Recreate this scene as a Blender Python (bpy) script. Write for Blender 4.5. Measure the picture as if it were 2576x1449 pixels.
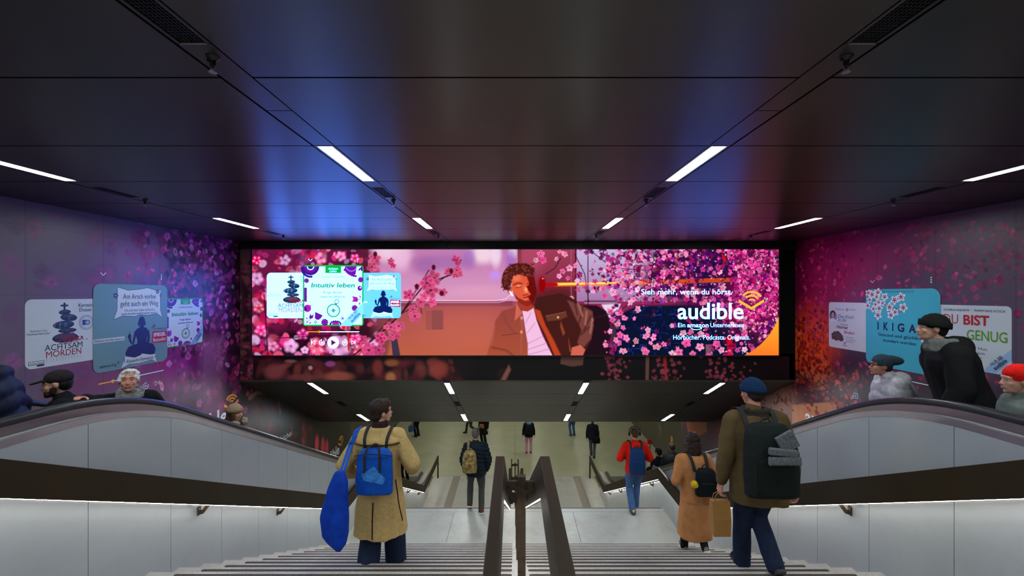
import bpy, bmesh, math, random
import numpy as np
from mathutils import Vector, Matrix, Euler, noise as mnoise

for _o in list(bpy.data.objects):
    bpy.data.objects.remove(_o, do_unlink=True)
SC = bpy.context.scene
COL = SC.collection
R = math.radians

# ---------------------------------------------------------------- camera, world, exposure
F, VX, VY, CZ = 1070.0, 1292.0, 741.0, 1.75      # focal length in pixels, principal point, eye height
cam_data = bpy.data.cameras.new('camera')
cam_data.sensor_width = 36.0
cam_data.sensor_fit = 'HORIZONTAL'
cam_data.lens = F * 36.0 / 2576.0
cam_data.shift_x = -(VX - 1288.0) / 2576.0
cam_data.shift_y = (VY - 724.5) / 2576.0
cam_data.clip_start = 0.05
cam_data.clip_end = 200
cam = bpy.data.objects.new('camera', cam_data)
COL.objects.link(cam)
cam.location = (0, 0, CZ)
cam.rotation_euler = (R(90), 0, 0)
SC.camera = cam

world = bpy.data.worlds.new('world')
SC.world = world
world.use_nodes = True
world.node_tree.nodes['Background'].inputs[0].default_value = (0.7, 0.62, 0.52, 1)
world.node_tree.nodes['Background'].inputs[1].default_value = 0.05

SC.view_settings.view_transform = 'Standard'
SC.view_settings.look = 'None'
SC.view_settings.gamma = 1
SC.view_settings.exposure = 0.0
SC.view_settings.use_curve_mapping = False
try:
    SC.cycles.use_denoising = True
    SC.cycles.max_bounces = 8
    SC.cycles.diffuse_bounces = 4
    SC.cycles.glossy_bounces = 4
    SC.cycles.caustics_reflective = False
    SC.cycles.caustics_refractive = False
    SC.cycles.sample_clamp_indirect = 6.0
except Exception:
    pass

LAMP = 100.0        # strength of the ceiling lamps
LED = 30.0         # strength of the strips under the handrails

# ---------------------------------------------------------------- helpers
def lin(c):
    c = c / 255.0
    return c / 12.92 if c <= 0.04045 else ((c + 0.055) / 1.055) ** 2.4
def L(r, g, b):
    return (lin(r), lin(g), lin(b))

_mats = {}
def mat(name, col, rough=0.6, metal=0.0, spec=0.5, var=0.0, scale=8.0, bump=0.0, bscale=60.0, dirt=None, dscale=3.0,
        damount=0.5, stretch=None, coat=0.0, aniso=0.0, ior=1.5):
    """A node material: principled with noise variation, fine bump and optional patches of dirt."""
    if name in _mats:
        return _mats[name]
    m = bpy.data.materials.new(name)
    m.use_nodes = True
    nt = m.node_tree
    b = nt.nodes['Principled BSDF']
    b.inputs['Roughness'].default_value = rough
    b.inputs['Metallic'].default_value = metal
    b.inputs['IOR'].default_value = ior
    b.inputs['Specular IOR Level'].default_value = spec
    if coat:
        b.inputs['Coat Weight'].default_value = coat
        b.inputs['Coat Roughness'].default_value = 0.15
    if aniso:
        b.inputs['Anisotropic'].default_value = aniso
        tv = nt.nodes.new('ShaderNodeCombineXYZ')
        tv.inputs[1].default_value = 1.0
        nt.links.new(tv.outputs[0], b.inputs['Tangent'])
    tc = nt.nodes.new('ShaderNodeTexCoord')
    vec = tc.outputs['Object']
    if stretch:
        mp = nt.nodes.new('ShaderNodeMapping')
        mp.inputs['Scale'].default_value = stretch
        nt.links.new(vec, mp.inputs['Vector'])
        vec = mp.outputs['Vector']
    nz = nt.nodes.new('ShaderNodeTexNoise')
    nz.inputs['Scale'].default_value = scale
    nz.inputs['Detail'].default_value = 4
    nt.links.new(vec, nz.inputs['Vector'])
    rp = nt.nodes.new('ShaderNodeValToRGB')
    rp.color_ramp.elements[0].position = 0.3
    rp.color_ramp.elements[1].position = 0.7
    lo = [max(0, c * (1 - var)) for c in col[:3]]
    hi = [min(1, c * (1 + var)) for c in col[:3]]
    rp.color_ramp.elements[0].color = (*lo, 1)
    rp.color_ramp.elements[1].color = (*hi, 1)
    nt.links.new(nz.outputs['Fac'], rp.inputs['Fac'])
    out = rp.outputs['Color']
    if dirt:
        n2 = nt.nodes.new('ShaderNodeTexNoise')
        n2.inputs['Scale'].default_value = dscale
        n2.inputs['Detail'].default_value = 8
        n2.inputs['Roughness'].default_value = 0.65
        nt.links.new(tc.outputs['Object'], n2.inputs['Vector'])
        r2 = nt.nodes.new('ShaderNodeValToRGB')
        r2.color_ramp.elements[0].position = 0.5
        r2.color_ramp.elements[1].position = 0.72
        r2.color_ramp.elements[0].color = (0, 0, 0, 1)
        r2.color_ramp.elements[1].color = (damount,) * 3 + (1,)
        nt.links.new(n2.outputs['Fac'], r2.inputs['Fac'])
        mx = nt.nodes.new('ShaderNodeMixRGB')
        mx.inputs['Color2'].default_value = (*dirt, 1)
        nt.links.new(r2.outputs['Color'], mx.inputs['Fac'])
        nt.links.new(out, mx.inputs['Color1'])
        out = mx.outputs['Color']
    nt.links.new(out, b.inputs['Base Color'])
    if bump:
        n3 = nt.nodes.new('ShaderNodeTexNoise')
        n3.inputs['Scale'].default_value = bscale
        n3.inputs['Detail'].default_value = 3
        nt.links.new(vec, n3.inputs['Vector'])
        bp = nt.nodes.new('ShaderNodeBump')
        bp.inputs['Strength'].default_value = bump
        bp.inputs['Distance'].default_value = 0.01
        nt.links.new(n3.outputs['Fac'], bp.inputs['Height'])
        nt.links.new(bp.outputs['Normal'], b.inputs['Normal'])
    _mats[name] = m
    return m

def emit(name, col, strength):
    if name in _mats:
        return _mats[name]
    m = bpy.data.materials.new(name)
    m.use_nodes = True
    b = m.node_tree.nodes['Principled BSDF']
    b.inputs['Base Color'].default_value = (0.8, 0.8, 0.8, 1)
    b.inputs['Emission Color'].default_value = (*col, 1)
    b.inputs['Emission Strength'].default_value = strength
    _mats[name] = m
    return m

def printmat(name, rough=0.45, spec=0.4):
    """Printed foil: takes its ink colour from the colour attribute of the sheet."""
    if name in _mats:
        return _mats[name]
    m = bpy.data.materials.new(name)
    m.use_nodes = True
    nt = m.node_tree
    b = nt.nodes['Principled BSDF']
    b.inputs['Roughness'].default_value = rough
    b.inputs['Specular IOR Level'].default_value = spec
    a = nt.nodes.new('ShaderNodeVertexColor')
    a.layer_name = 'ink'
    nt.links.new(a.outputs['Color'], b.inputs['Base Color'])
    _mats[name] = m
    return m

def glowmat(name):
    """Lit display pixels: emission from the colour attribute of the sheet."""
    if name in _mats:
        return _mats[name]
    m = bpy.data.materials.new(name)
    m.use_nodes = True
    nt = m.node_tree
    nt.nodes.remove(nt.nodes['Principled BSDF'])
    e = nt.nodes.new('ShaderNodeEmission')
    a = nt.nodes.new('ShaderNodeVertexColor')
    a.layer_name = 'ink'
    nt.links.new(a.outputs['Color'], e.inputs['Color'])
    nt.links.new(e.outputs[0], nt.nodes['Material Output'].inputs['Surface'])
    _mats[name] = m
    return m

def arr_image(name, arr):
    """A picture computed by this script (float array h x w x 3, linear), rows from the top."""
    h, w = arr.shape[:2]
    im = bpy.data.images.new(name, w, h, alpha=False, float_buffer=True)
    im.colorspace_settings.name = 'Linear Rec.709'
    px = np.ones((h, w, 4), np.float32)
    px[..., :3] = arr[::-1]
    im.pixels.foreach_set(px.ravel())
    im.update()
    im.pack()
    return im

def image_mat(name, im, glow=False, rough=0.4, spec=0.5):
    m = bpy.data.materials.new(name)
    m.use_nodes = True
    nt = m.node_tree
    t = nt.nodes.new('ShaderNodeTexImage')
    t.image = im
    t.extension = 'EXTEND'
    b = nt.nodes['Principled BSDF']
    if glow:
        nt.nodes.remove(b)
        e = nt.nodes.new('ShaderNodeEmission')
        nt.links.new(t.outputs['Color'], e.inputs['Color'])
        nt.links.new(e.outputs[0], nt.nodes['Material Output'].inputs['Surface'])
    else:
        b.inputs['Roughness'].default_value = rough
        b.inputs['Specular IOR Level'].default_value = spec
        nt.links.new(t.outputs['Color'], b.inputs['Base Color'])
    return m

def tag(o, label=None, cat=None, group=None, kind=None):
    if label: o['label'] = label
    if cat: o['category'] = cat
    if group: o['group'] = group
    if kind: o['kind'] = kind
    return o

def thing(name, label, cat, loc=(0, 0, 0), rz=0.0, group=None):
    o = bpy.data.objects.new(name, None)
    o.empty_display_size = 0.1
    COL.objects.link(o)
    o.location = loc
    o.rotation_euler = (0, 0, rz)
    return tag(o, label, cat, group)

def copy_tree(o, parent=None):
    c = o.copy()
    COL.objects.link(c)
    if parent is not None:
        c.parent = parent
    for ch in list(o.children):
        copy_tree(ch, c)
    return c

class M:
    """Collects shapes; build() links them as ONE mesh object."""
    def __init__(self):
        self.v, self.f, self.mi, self.n = [], [], [], 0
        self.cur = 0
    def add(self, vs, fs):
        k = self.n
        self.v.extend([tuple(p) for p in vs])
        self.f.extend([tuple(i + k for i in f) for f in fs])
        self.mi.extend([self.cur] * len(fs))
        self.n += len(vs)
    def box(self, x0, x1, y0, y1, z0, z1):
        x0, x1 = min(x0, x1), max(x0, x1); y0, y1 = min(y0, y1), max(y0, y1); z0, z1 = min(z0, z1), max(z0, z1)
        vs = [(x, y, z) for z in (z0, z1) for y in (y0, y1) for x in (x0, x1)]
        self.add(vs, [(0, 2, 3, 1), (4, 5, 7, 6), (0, 1, 5, 4), (2, 6, 7, 3), (0, 4, 6, 2), (1, 3, 7, 5)])
    def obox(self, c, ax, ay, az, hx, hy, hz):
        c, ax, ay, az = Vector(c), Vector(ax).normalized(), Vector(ay).normalized(), Vector(az).normalized()
        vs = [c + ax * (i * hx) + ay * (j * hy) + az * (k * hz) for k in (-1, 1) for j in (-1, 1) for i in (-1, 1)]
        self.add(vs, [(0, 2, 3, 1), (4, 5, 7, 6), (0, 1, 5, 4), (2, 6, 7, 3), (0, 4, 6, 2), (1, 3, 7, 5)])
    def loft(self, rings, cap=True):
        n = len(rings[0])
        vs = [p for r in rings for p in r]
        fs = []
        for a in range(len(rings) - 1):
            for i in range(n):
                j = (i + 1) % n
                fs.append((a * n + i, a * n + j, (a + 1) * n + j, (a + 1) * n + i))
        if cap:
            fs.append(tuple(range(n - 1, -1, -1)))
            fs.append(tuple((len(rings) - 1) * n + i for i in range(n)))
        self.add(vs, fs)
    def prism_x(self, pts, x0, x1):
        """polygon of (y, z) points pushed along x"""
        n = len(pts)
        vs = [(x0, p[0], p[1]) for p in pts] + [(x1, p[0], p[1]) for p in pts]
        fs = [tuple(range(n - 1, -1, -1)), tuple(range(n, 2 * n))]
        fs += [(i, (i + 1) % n, n + (i + 1) % n, n + i) for i in range(n)]
        self.add(vs, fs)
    def prism_z(self, pts, z0, z1):
        n = len(pts)
        vs = [(p[0], p[1], z0) for p in pts] + [(p[0], p[1], z1) for p in pts]
        fs = [tuple(range(n - 1, -1, -1)), tuple(range(n, 2 * n))]
        fs += [(i, (i + 1) % n, n + (i + 1) % n, n + i) for i in range(n)]
        self.add(vs, fs)
    def prism_y(self, pts, y0, y1):
        n = len(pts)
        vs = [(p[0], y0, p[1]) for p in pts] + [(p[0], y1, p[1]) for p in pts]
        fs = [tuple(range(n - 1, -1, -1)), tuple(range(n, 2 * n))]
        fs += [(i, (i + 1) % n, n + (i + 1) % n, n + i) for i in range(n)]
        self.add(vs, fs)
    def cap(self, p0, p1, r0, r1=None, n=10, rings=3, sx=1.0):
        """tapered capsule from p0 to p1"""
        r1 = r0 if r1 is None else r1
        p0, p1 = Vector(p0), Vector(p1)
        d = p1 - p0
        ln = d.length
        d = d.normalized() if ln > 1e-6 else Vector((0, 0, 1))
        a = d.orthogonal().normalized()
        b = d.cross(a)
        rr = []
        for k in range(rings + 1):
            t = math.pi / 2 * (1 - k / rings)
            rr.append((p0 - d * (r0 * math.sin(t)), max(r0 * math.cos(t), r0 * 0.05)))
        for k in range(rings + 1):
            t = math.pi / 2 * (k / rings)
            rr.append((p1 + d * (r1 * math.sin(t)), max(r1 * math.cos(t), r1 * 0.05)))
        self.loft([[c + a * (r * math.cos(2 * math.pi * i / n)) + b * (r * math.sin(2 * math.pi * i / n)) for i in range(n)] for c, r in rr])
    def chain(self, pts, rs, n=10):
        for i in range(len(pts) - 1):
            self.cap(pts[i], pts[i + 1], rs[i], rs[i + 1], n=n)
    def ell(self, c, rx, ry, rz, rot=None, n=14, m=9):
        c = Vector(c)
        rot = rot if rot is not None else Matrix.Identity(3)
        rings = []
        for k in range(m + 1):
            t = math.pi * (0.03 + 0.94 * k / m)
            z, r = -math.cos(t), math.sin(t)
            rings.append([c + rot @ Vector((rx * r * math.cos(2 * math.pi * i / n), ry * r * math.sin(2 * math.pi * i / n), rz * z)) for i in range(n)])
        self.loft(rings)
    def torso(self, secs, n=18, p=2.4):
        """stack of horizontal super-ellipse sections (x, y, z, rx, ry)"""
        rings = []
        for (x, y, z, rx, ry) in secs:
            ring = []
            for i in range(n):
                t = 2 * math.pi * i / n
                c, s = math.cos(t), math.sin(t)
                ring.append((x + rx * math.copysign(abs(c) ** (2 / p), c), y + ry * math.copysign(abs(s) ** (2 / p), s), z))
            rings.append(ring)
        self.loft(rings)
    def sweep(self, pts, w, t, side=None, closed=False):
        """flat band along pts: half width w along side, half thickness t"""
        pts = [Vector(p) for p in pts]
        rings = []
        for i, p in enumerate(pts):
            d = (pts[min(i + 1, len(pts) - 1)] - pts[max(i - 1, 0)]).normalized()
            s = Vector(side(i) if callable(side) else side) if side is not None else d.orthogonal()
            s = (s - d * s.dot(d)).normalized()
            u = d.cross(s).normalized()
            rings.append([p + s * w + u * t, p - s * w + u * t, p - s * w - u * t, p + s * w - u * t])
        self.loft(rings)
    def tube(self, pts, r, n=8):
        pts = [Vector(p) for p in pts]
        rings = []
        a = None
        for i, p in enumerate(pts):
            d = (pts[min(i + 1, len(pts) - 1)] - pts[max(i - 1, 0)]).normalized()
            a = d.orthogonal().normalized() if a is None else (a - d * a.dot(d)).normalized()
            b = d.cross(a)
            rr = r[i] if isinstance(r, (list, tuple)) else r
            rings.append([p + a * (rr * math.cos(2 * math.pi * k / n)) + b * (rr * math.sin(2 * math.pi * k / n)) for k in range(n)])
        self.loft(rings)
    def xform(self, mtx, start=0):
        self.v[start:] = [tuple(mtx @ Vector(p)) for p in self.v[start:]]
    def build(self, name, mats, parent=None, remesh=None, smooth=0, shade=False, bevel=0.0, noise_amp=0.0, noise_scale=6.0, label=None, angle=None):
        me = bpy.data.meshes.new(name)
        me.from_pydata(self.v, [], self.f)
        if not isinstance(mats, (list, tuple)):
            mats = [mats]
        for mm in mats:
            me.materials.append(mm)
        if len(mats) > 1:
            me.polygons.foreach_set('material_index', self.mi)
        bm = bmesh.new(); bm.from_mesh(me)
        bmesh.ops.recalc_face_normals(bm, faces=bm.faces)
        bm.to_mesh(me); bm.free()
        o = bpy.data.objects.new(name, me)
        COL.objects.link(o)
        if remesh:
            md = o.modifiers.new('r', 'REMESH'); md.mode = 'VOXEL'; md.voxel_size = remesh
            if smooth:
                ms = o.modifiers.new('s', 'SMOOTH'); ms.iterations = smooth; ms.factor = 0.5
            dg = bpy.context.evaluated_depsgraph_get()
            me2 = bpy.data.meshes.new_from_object(o.evaluated_get(dg))
            o.modifiers.clear()
            o.data = me2
            bpy.data.meshes.remove(me)
            me = me2
            me.name = name
            if not me.materials:
                for mm in mats:
                    me.materials.append(mm)
            if noise_amp:
                n = len(me.vertices)
                co = np.empty(n * 3, np.float32); me.vertices.foreach_get('co', co); co = co.reshape(-1, 3)
                no = np.empty(n * 3, np.float32); me.vertices.foreach_get('normal', no); no = no.reshape(-1, 3)
                ns = noise_scale if isinstance(noise_scale, tuple) else (noise_scale,) * 3
                dsp = np.array([mnoise.noise(Vector((c[0] * ns[0], c[1] * ns[1], c[2] * ns[2]))) for c in co.tolist()], np.float32)
                co += no * (dsp * noise_amp)[:, None]
                me.vertices.foreach_set('co', co.ravel())
                me.update()
            shade = True
        elif bevel:
            md = o.modifiers.new('bevel', 'BEVEL'); md.width = bevel; md.segments = 2; md.limit_method = 'ANGLE'; md.angle_limit = R(40)
        if shade:
            me.polygons.foreach_set('use_smooth', [True] * len(me.polygons))
            if angle:
                me.set_sharp_from_angle(angle=R(angle))
        if parent is not None:
            o.parent = parent
        if label:
            o['label'] = label
        return o

def join_into(dst, src):
    """append the mesh of src to dst and drop src"""
    bm = bmesh.new()
    bm.from_mesh(dst.data)
    bm.from_mesh(src.data)
    bm.to_mesh(dst.data)
    bm.free()
    dst.data.polygons.foreach_set('use_smooth', [True] * len(dst.data.polygons))
    bpy.data.objects.remove(src, do_unlink=True)
    return dst

def struct(name, m, mats, parent=None, **k):
    o = m.build(name, mats, parent, **k)
    if parent is None:
        o['kind'] = 'structure'
    return o

def P(x, y, Y):
    """photo pixel at depth Y -> point in the hall"""
    return Vector(((x - VX) * Y / F, Y, CZ - (y - VY) * Y / F))
# ---------------------------------------------------------------- measured hall
HC = CZ + 0.95                    # upper ceiling height
XL, XR = -4.94, 5.08              # hall side walls
YW = 7.64                         # wall that carries the screen
TREAD, RISE = 0.323, 0.167
Y0 = 7.57 - 16 * TREAD            # first nosing of the upper flight (edge of the top floor)
Y1 = 7.57 + 0.0                   # last nosing before the landing
ZL = -17 * RISE                   # landing level
Y2 = 9.16                         # landing edge
Y3 = Y2 + 16 * TREAD
ZF = 2 * ZL                       # lower floor level
XS0, XS1 = -3.17, 3.20            # stair side walls
SL = RISE / TREAD
STRIPS = (-3.705, -1.213, 1.32, 3.80)
PITCH = 0.855
SEAM0 = 1.862

# materials of the setting
m_ceil = mat('ceiling_metal', (0.012, 0.008, 0.003), rough=0.36, metal=0.0, spec=0.5, ior=1.7, aniso=0.8, var=0.25, scale=1.2, bump=0.02, bscale=6, stretch=(1, 3, 1))
m_black = mat('gap_black', (0.004, 0.004, 0.004), rough=0.8, spec=0.1)
m_darkmetal = mat('dark_metal', (0.018, 0.017, 0.015), rough=0.45, spec=0.4, var=0.2)
m_grille = mat('grille_black', (0.006, 0.006, 0.006), rough=0.6, spec=0.3)
m_soffit = mat('soffit_metal', (0.047, 0.043, 0.028), rough=0.42, spec=0.5, var=0.2, scale=1.5)
m_panel = mat('enamel_panel', (0.34, 0.37, 0.39), rough=0.20, spec=0.5, var=0.06, scale=0.9, dirt=(0.25, 0.23, 0.2), dscale=9, damount=0.10, stretch=(1, 0.25, 1))
m_panelback = mat('panel_joint', (0.03, 0.028, 0.025), rough=0.8)
m_stone = mat('stair_stone', (0.40, 0.395, 0.375), rough=0.5, spec=0.35, var=0.16, scale=55, bump=0.05, bscale=300, dirt=(0.17, 0.14, 0.11), dscale=2.2, damount=0.45)
m_grip = mat('grip_strip', (0.075, 0.062, 0.050), rough=0.85, spec=0.15, var=0.7, scale=220)
m_floor = mat('floor_tile', (0.32, 0.335, 0.225), rough=0.36, spec=0.45, var=0.10, scale=1.6, dirt=(0.20, 0.19, 0.14), dscale=0.8, damount=0.4)
m_landing = mat('landing_stone', (0.35, 0.36, 0.345), rough=0.46, spec=0.4, var=0.12, scale=70, dirt=(0.22, 0.18, 0.13), dscale=1.5, damount=0.5)
m_guide = mat('guide_strip', (0.21, 0.195, 0.165), rough=0.7, var=0.12, scale=40)
m_rail = mat('bronze_board', (0.026, 0.017, 0.007), rough=0.5, spec=0.14, var=0.12, scale=3)
m_railtop = m_rail
m_post = mat('bronze_post', (0.062, 0.043, 0.026), rough=0.5, spec=0.25, var=0.3, scale=20)
m_steel = mat('brushed_steel', (0.36, 0.32, 0.33), rough=0.34, metal=0.85, var=0.06, scale=4)
m_guide_rail = mat('guide_rail_metal', (0.22, 0.17, 0.175), rough=0.4, metal=0.7, var=0.06)
m_steel_dim = mat('deck_steel', (0.27, 0.30, 0.28), rough=0.42, metal=0.35, var=0.06, scale=4)
m_rubber = mat('rubber_black', (0.010, 0.010, 0.012), rough=0.35, spec=0.5)
m_lamp = emit('lamp_diffuser', (0.90, 0.97, 1.0), LAMP)
m_lampframe = mat('lamp_frame', (0.20, 0.20, 0.20), rough=0.4, spec=0.5)
m_led = emit('led_line', (1.0, 0.95, 0.86), LED)
m_wallbrown = mat('lower_wall_panel', (0.060, 0.054, 0.034), rough=0.35, spec=0.4, var=0.15, scale=1.5)

# ---------------------------------------------------------------- floors and stairs
m = M(); m.box(XL, XR, -4.5, Y0, -0.30, 0)
struct('floor_upper', m, m_stone)

def flight(name, ya, za, n=17):
    """a flight whose first nosing (its upper edge) is at ya, za; n risers"""
    m = M()
    gaps = ((XS0 + 0.26, -0.03), (0.15, XS1 - 0.26))
    pts = []
    for k in range(n - 1):
        y, z = ya + k * TREAD, za - (k + 1) * RISE
        pts += [(y, za - k * RISE - 0.0) if k else (y, za), (y + 0.012, z)]
        # tread slab with a thin overhanging nosing
        m.cur = 0
        m.box(XS0, XS1, y, y + TREAD + 0.012, z - 0.04, z)
        m.box(XS0, XS1, y - 0.02, y, z - 0.20, z + RISE - 0.04)
        m.cur = 1
        for (a, b) in gaps:
            w, yc = 0.0155, y + TREAD - 0.031
            ring = []
            for i in range(9):
                t = math.pi / 2 + math.pi * i / 8
                ring.append((a + w * math.cos(t), yc + w * math.sin(t)))
            for i in range(9):
                t = -math.pi / 2 + math.pi * i / 8
                ring.append((b + w * math.cos(t), yc + w * math.sin(t)))
            m.prism_z(ring, z, z + 0.002)
    m.cur = 0
    y = ya + (n - 1) * TREAD
    m.box(XS0, XS1, y - 0.02, y, za - n * RISE - 0.1, za - (n - 1) * RISE - 0.04)
    # carrying wedge below
    m.prism_x([(ya - 0.02, za - 0.30), (y, za - n * RISE - 0.3), (ya - 0.02, za - n * RISE - 0.3)], XS0, XS1)
    o = struct(name, m, [m_stone, m_grip])
    return o
flight('stair_flight_upper', Y0, 0.0)
flight('stair_flight_lower', Y2, ZL)

m = M()
xs = [XS0, -1.25, 1.25, XS1]
g = 0.004
ysplit = 8.98
for a in range(3):
    m.box(xs[a] + (g if a else 0), xs[a + 1] - (g if a < 2 else 0), Y1, ysplit - 0.004, ZL - 0.3, ZL)
m.box(XS0, XS1, ysplit + 0.004, Y2 + 0.004, ZL - 0.3, ZL)
m.cur = 1
m.box(XS0, XS1, Y1 + 0.02, Y2 - 0.02, ZL - 0.31, ZL - 0.006)
m.box(XS0 + 0.02, XS1 - 0.02, Y2 - 0.035, Y2 - 0.005, ZL - 0.002, ZL + 0.0015)
struct('floor_landing', m, [m_landing, mat('joint_dark', (0.06, 0.055, 0.05), rough=0.9)])

m = M()
XLO, XRO = -6.65, 6.85
ye = [Y3 - 0.02, 17.4, 24.0, 30.5, 37]
xe = [XLO, 0.065, XRO]
for a in range(len(ye) - 1):
    for b in range(2):
        if a == 0:
            x0, x1 = ((XS0 + 0.0, 0.0), (0.0, XS1))[b]
            m.cur = 2
            m.box(x0, x1, ye[a], ye[a + 1] - 0.006, ZF - 0.3, ZF)
            m.cur = 0
        else:
            m.box(xe[b] + 0.004 * b, xe[b + 1] - 0.004 * (1 - b), ye[a] + 0.006, ye[a + 1], ZF - 0.3, ZF)
m.box(XLO, XS0 - 0.0, 12.7, 17.4, ZF - 0.3, ZF - 0.001)
m.box(XS1, XRO, 12.7, 17.4, ZF - 0.3, ZF - 0.001)
m.cur = 1
m.box(XLO, XRO, Y3, 36.9, ZF - 0.32, ZF - 0.012)
struct('floor_lower', m, [m_floor, m_black, m_landing])
for (a, b) in ((-2.45, -2.16), (2.42, 2.71)):
    m = M(); m.box(a, b, Y3 + 0.4, 17.38, ZF, ZF + 0.003)
    tag(m.build('guide_strip', m_guide), 'dull grey tactile guide strip on the lower floor, %s of the central handrail' % ('left' if a < 0 else 'right'), 'guide strip', kind='structure')

# ---------------------------------------------------------------- upper ceiling: dark metal panels with open joints
SW = 0.068
def ceiling_bays():
    xs = [XL] + [e for s in STRIPS for e in (s - SW, s + SW)] + [XR]
    return [(xs[i], xs[i + 1], i % 2 == 1) for i in range(len(xs) - 1)]
seams = [SEAM0 + PITCH * k for k in range(-8, 7)] + [YW]
m = M()
gp = 0.006
for (a, b, strip) in ceiling_bays():
    if strip:
        continue
    for s0, s1 in zip(seams[:-1], seams[1:]):
        m.box(a + gp, b - gp, s0 + gp, s1 - gp, HC, HC + 0.03)
m.cur = 1
m.box(XL, XR, seams[0], YW + 0.3, HC + 0.035, HC + 0.3)
ceil = struct('ceiling_upper', m, [m_ceil, m_black])
# strip panels: everywhere in the strips but where a lamp or a vent sits
lamp_k = (-6, -3, 0, 3)           # lamp occupies the panel after seam index 1 + k
LAMPS = [SEAM0 + PITCH * (1 + k) for k in lamp_k]
VENT = (1.06, 1.46)               # behind each lamp start
m = M()
for s in STRIPS:
    y = seams[0]
    for l0 in LAMPS:
        v0, v1 = l0 + VENT[0], l0 + VENT[1]
        for (a, b) in ((y, l0), (l0 + PITCH, v0), (v1, min(l0 + 2.05, YW)), ):
            if b > a + 0.02:
                m.box(s - SW + 0.004, s + SW - 0.004, a + 0.004, b - 0.003, HC + 0.002, HC + 0.03)
        for (a, b) in ((s - SW + 0.004, s - SW + 0.018), (s + SW - 0.018, s + SW - 0.004)):
            m.box(a, b, v0, v1, HC + 0.002, HC + 0.03)
        y = l0 + 2.05
    m.box(s - SW + 0.004, s + SW - 0.004, y, YW, HC + 0.002, HC + 0.03)
struct('ceiling_strip', m, m_ceil, ceil)

def lamp_parts(t, ln):
    """frame and diffuser of a recessed linear lamp, built flat along +y from the origin, face down"""
    f = M()
    w = SW - 0.006
    f.box(-w, -0.046, 0.004, ln - 0.004, 0.0, 0.03); f.box(0.046, w, 0.004, ln - 0.004, 0.0, 0.03)
    f.box(-0.046, 0.046, 0.004, 0.016, 0.0, 0.03); f.box(-0.046, 0.046, ln - 0.016, ln - 0.004, 0.0, 0.03)
    f.build('frame', m_lampframe, t)
    d = M(); d.box(-0.046, 0.046, 0.016, ln - 0.016, 0.004, 0.02)
    d.build('diffuser', m_lamp, t)
SIDE = ('outer left', 'inner left', 'inner right', 'outer right')
RANK = {1: 'nearer', 2: 'farther'}
proto = None
for j, l0 in enumerate(LAMPS):
    for i, s in enumerate(STRIPS):
        where = {0: 'far behind the viewer', 1: 'just overhead', 2: 'the nearer', 3: 'the farther'}[j]
        lab = 'lit linear lamp in the %s ceiling strip, %s' % (SIDE[i], {0: 'behind the vent overhead', 1: 'above the top floor edge', 2: 'long and bright, nearer one', 3: 'short, close to the screen'}[j])
        if proto is None:
            proto = thing('ceiling_lamp', lab, 'ceiling lamp', (s, l0, HC), group='lamps in the upper ceiling')
            lamp_parts(proto, PITCH)
        else:
            o = copy_tree(proto); o.location = (s, l0, HC); o['label'] = lab

def vent_parts(t, ln):
    f = M()
    w = SW - 0.018
    f.box(-w, w, 0.0, ln, 0.022, 0.026)
    f.build('backing', m_black, t)
    g = M()
    n = int(ln / 0.016)
    for k in range(n + 1):
        y = ln * k / n
        g.box(-w, w, y - 0.0022, y + 0.0022, 0.006, 0.012)
    for k in range(8):
        x = -w + 2 * w * k / 7
        g.box(x - 0.002, x + 0.002, 0, ln, 0.005, 0.011)
    g.build('perforated_plate', m_grille, t)
    l = M(); l.box(-w, w, ln - 0.004, ln + 0.004, 0.0, 0.02)
    l.build('end_lip', m_steel, t)
proto = None
for j, l0 in enumerate(LAMPS[1:]):
    for i, s in enumerate(STRIPS):
        lab = 'black perforated vent in the %s ceiling strip, %s' % (SIDE[i], ('largest, at the top of the picture', 'beyond the nearer lit lamp', 'just before the screen wall')[j])
        if proto is None:
            proto = thing('ceiling_vent', lab, 'vent', (s, l0 + VENT[0], HC), group='vents in the upper ceiling')
            vent_parts(proto, VENT[1] - VENT[0])
        else:
            o = copy_tree(proto); o.location = (s, l0 + VENT[0], HC); o['label'] = lab

m_sprink = mat('sprinkler_metal', (0.03, 0.03, 0.032), rough=0.3, metal=0.8)
def sprinkler_parts(t):
    a = M(); a.cap((0, 0, 0.004), (0, 0, 0.0), 0.026, 0.026, n=14, rings=1); a.build('flange', m_sprink, t)
    a = M(); a.cap((0, 0, 0), (0, 0, -0.035), 0.013, 0.010); a.cap((0, 0, -0.02), (-0.02, 0, -0.012), 0.006); a.build('body', m_sprink, t)
    a = M(); a.loft([[(0.016 * math.cos(q * math.pi / 6), 0.016 * math.sin(q * math.pi / 6), z) for q in range(12)] for z in (-0.062, -0.058)])
    a.cap((-0.009, 0, -0.035), (-0.009, 0, -0.058), 0.002); a.cap((0.009, 0, -0.035), (0.009, 0, -0.058), 0.002)
    a.build('deflector', m_steel, t)
proto = None
for j, l0 in enumerate(LAMPS[1:]):
    for i, s in enumerate(STRIPS):
        lab = 'small dark sprinkler head under the %s ceiling strip, %s' % (SIDE[i], ('nearest the top of the picture', 'beside the middle vent', 'close to the screen wall')[j])
        y = l0 + VENT[1] + 0.09
        if proto is None:
            proto = thing('sprinkler', lab, 'sprinkler', (s + 0.01, y, HC), group='sprinklers under the upper ceiling')
            sprinkler_parts(proto)
        else:
            o = copy_tree(proto); o.location = (s + 0.01, y, HC); o['label'] = lab

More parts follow.
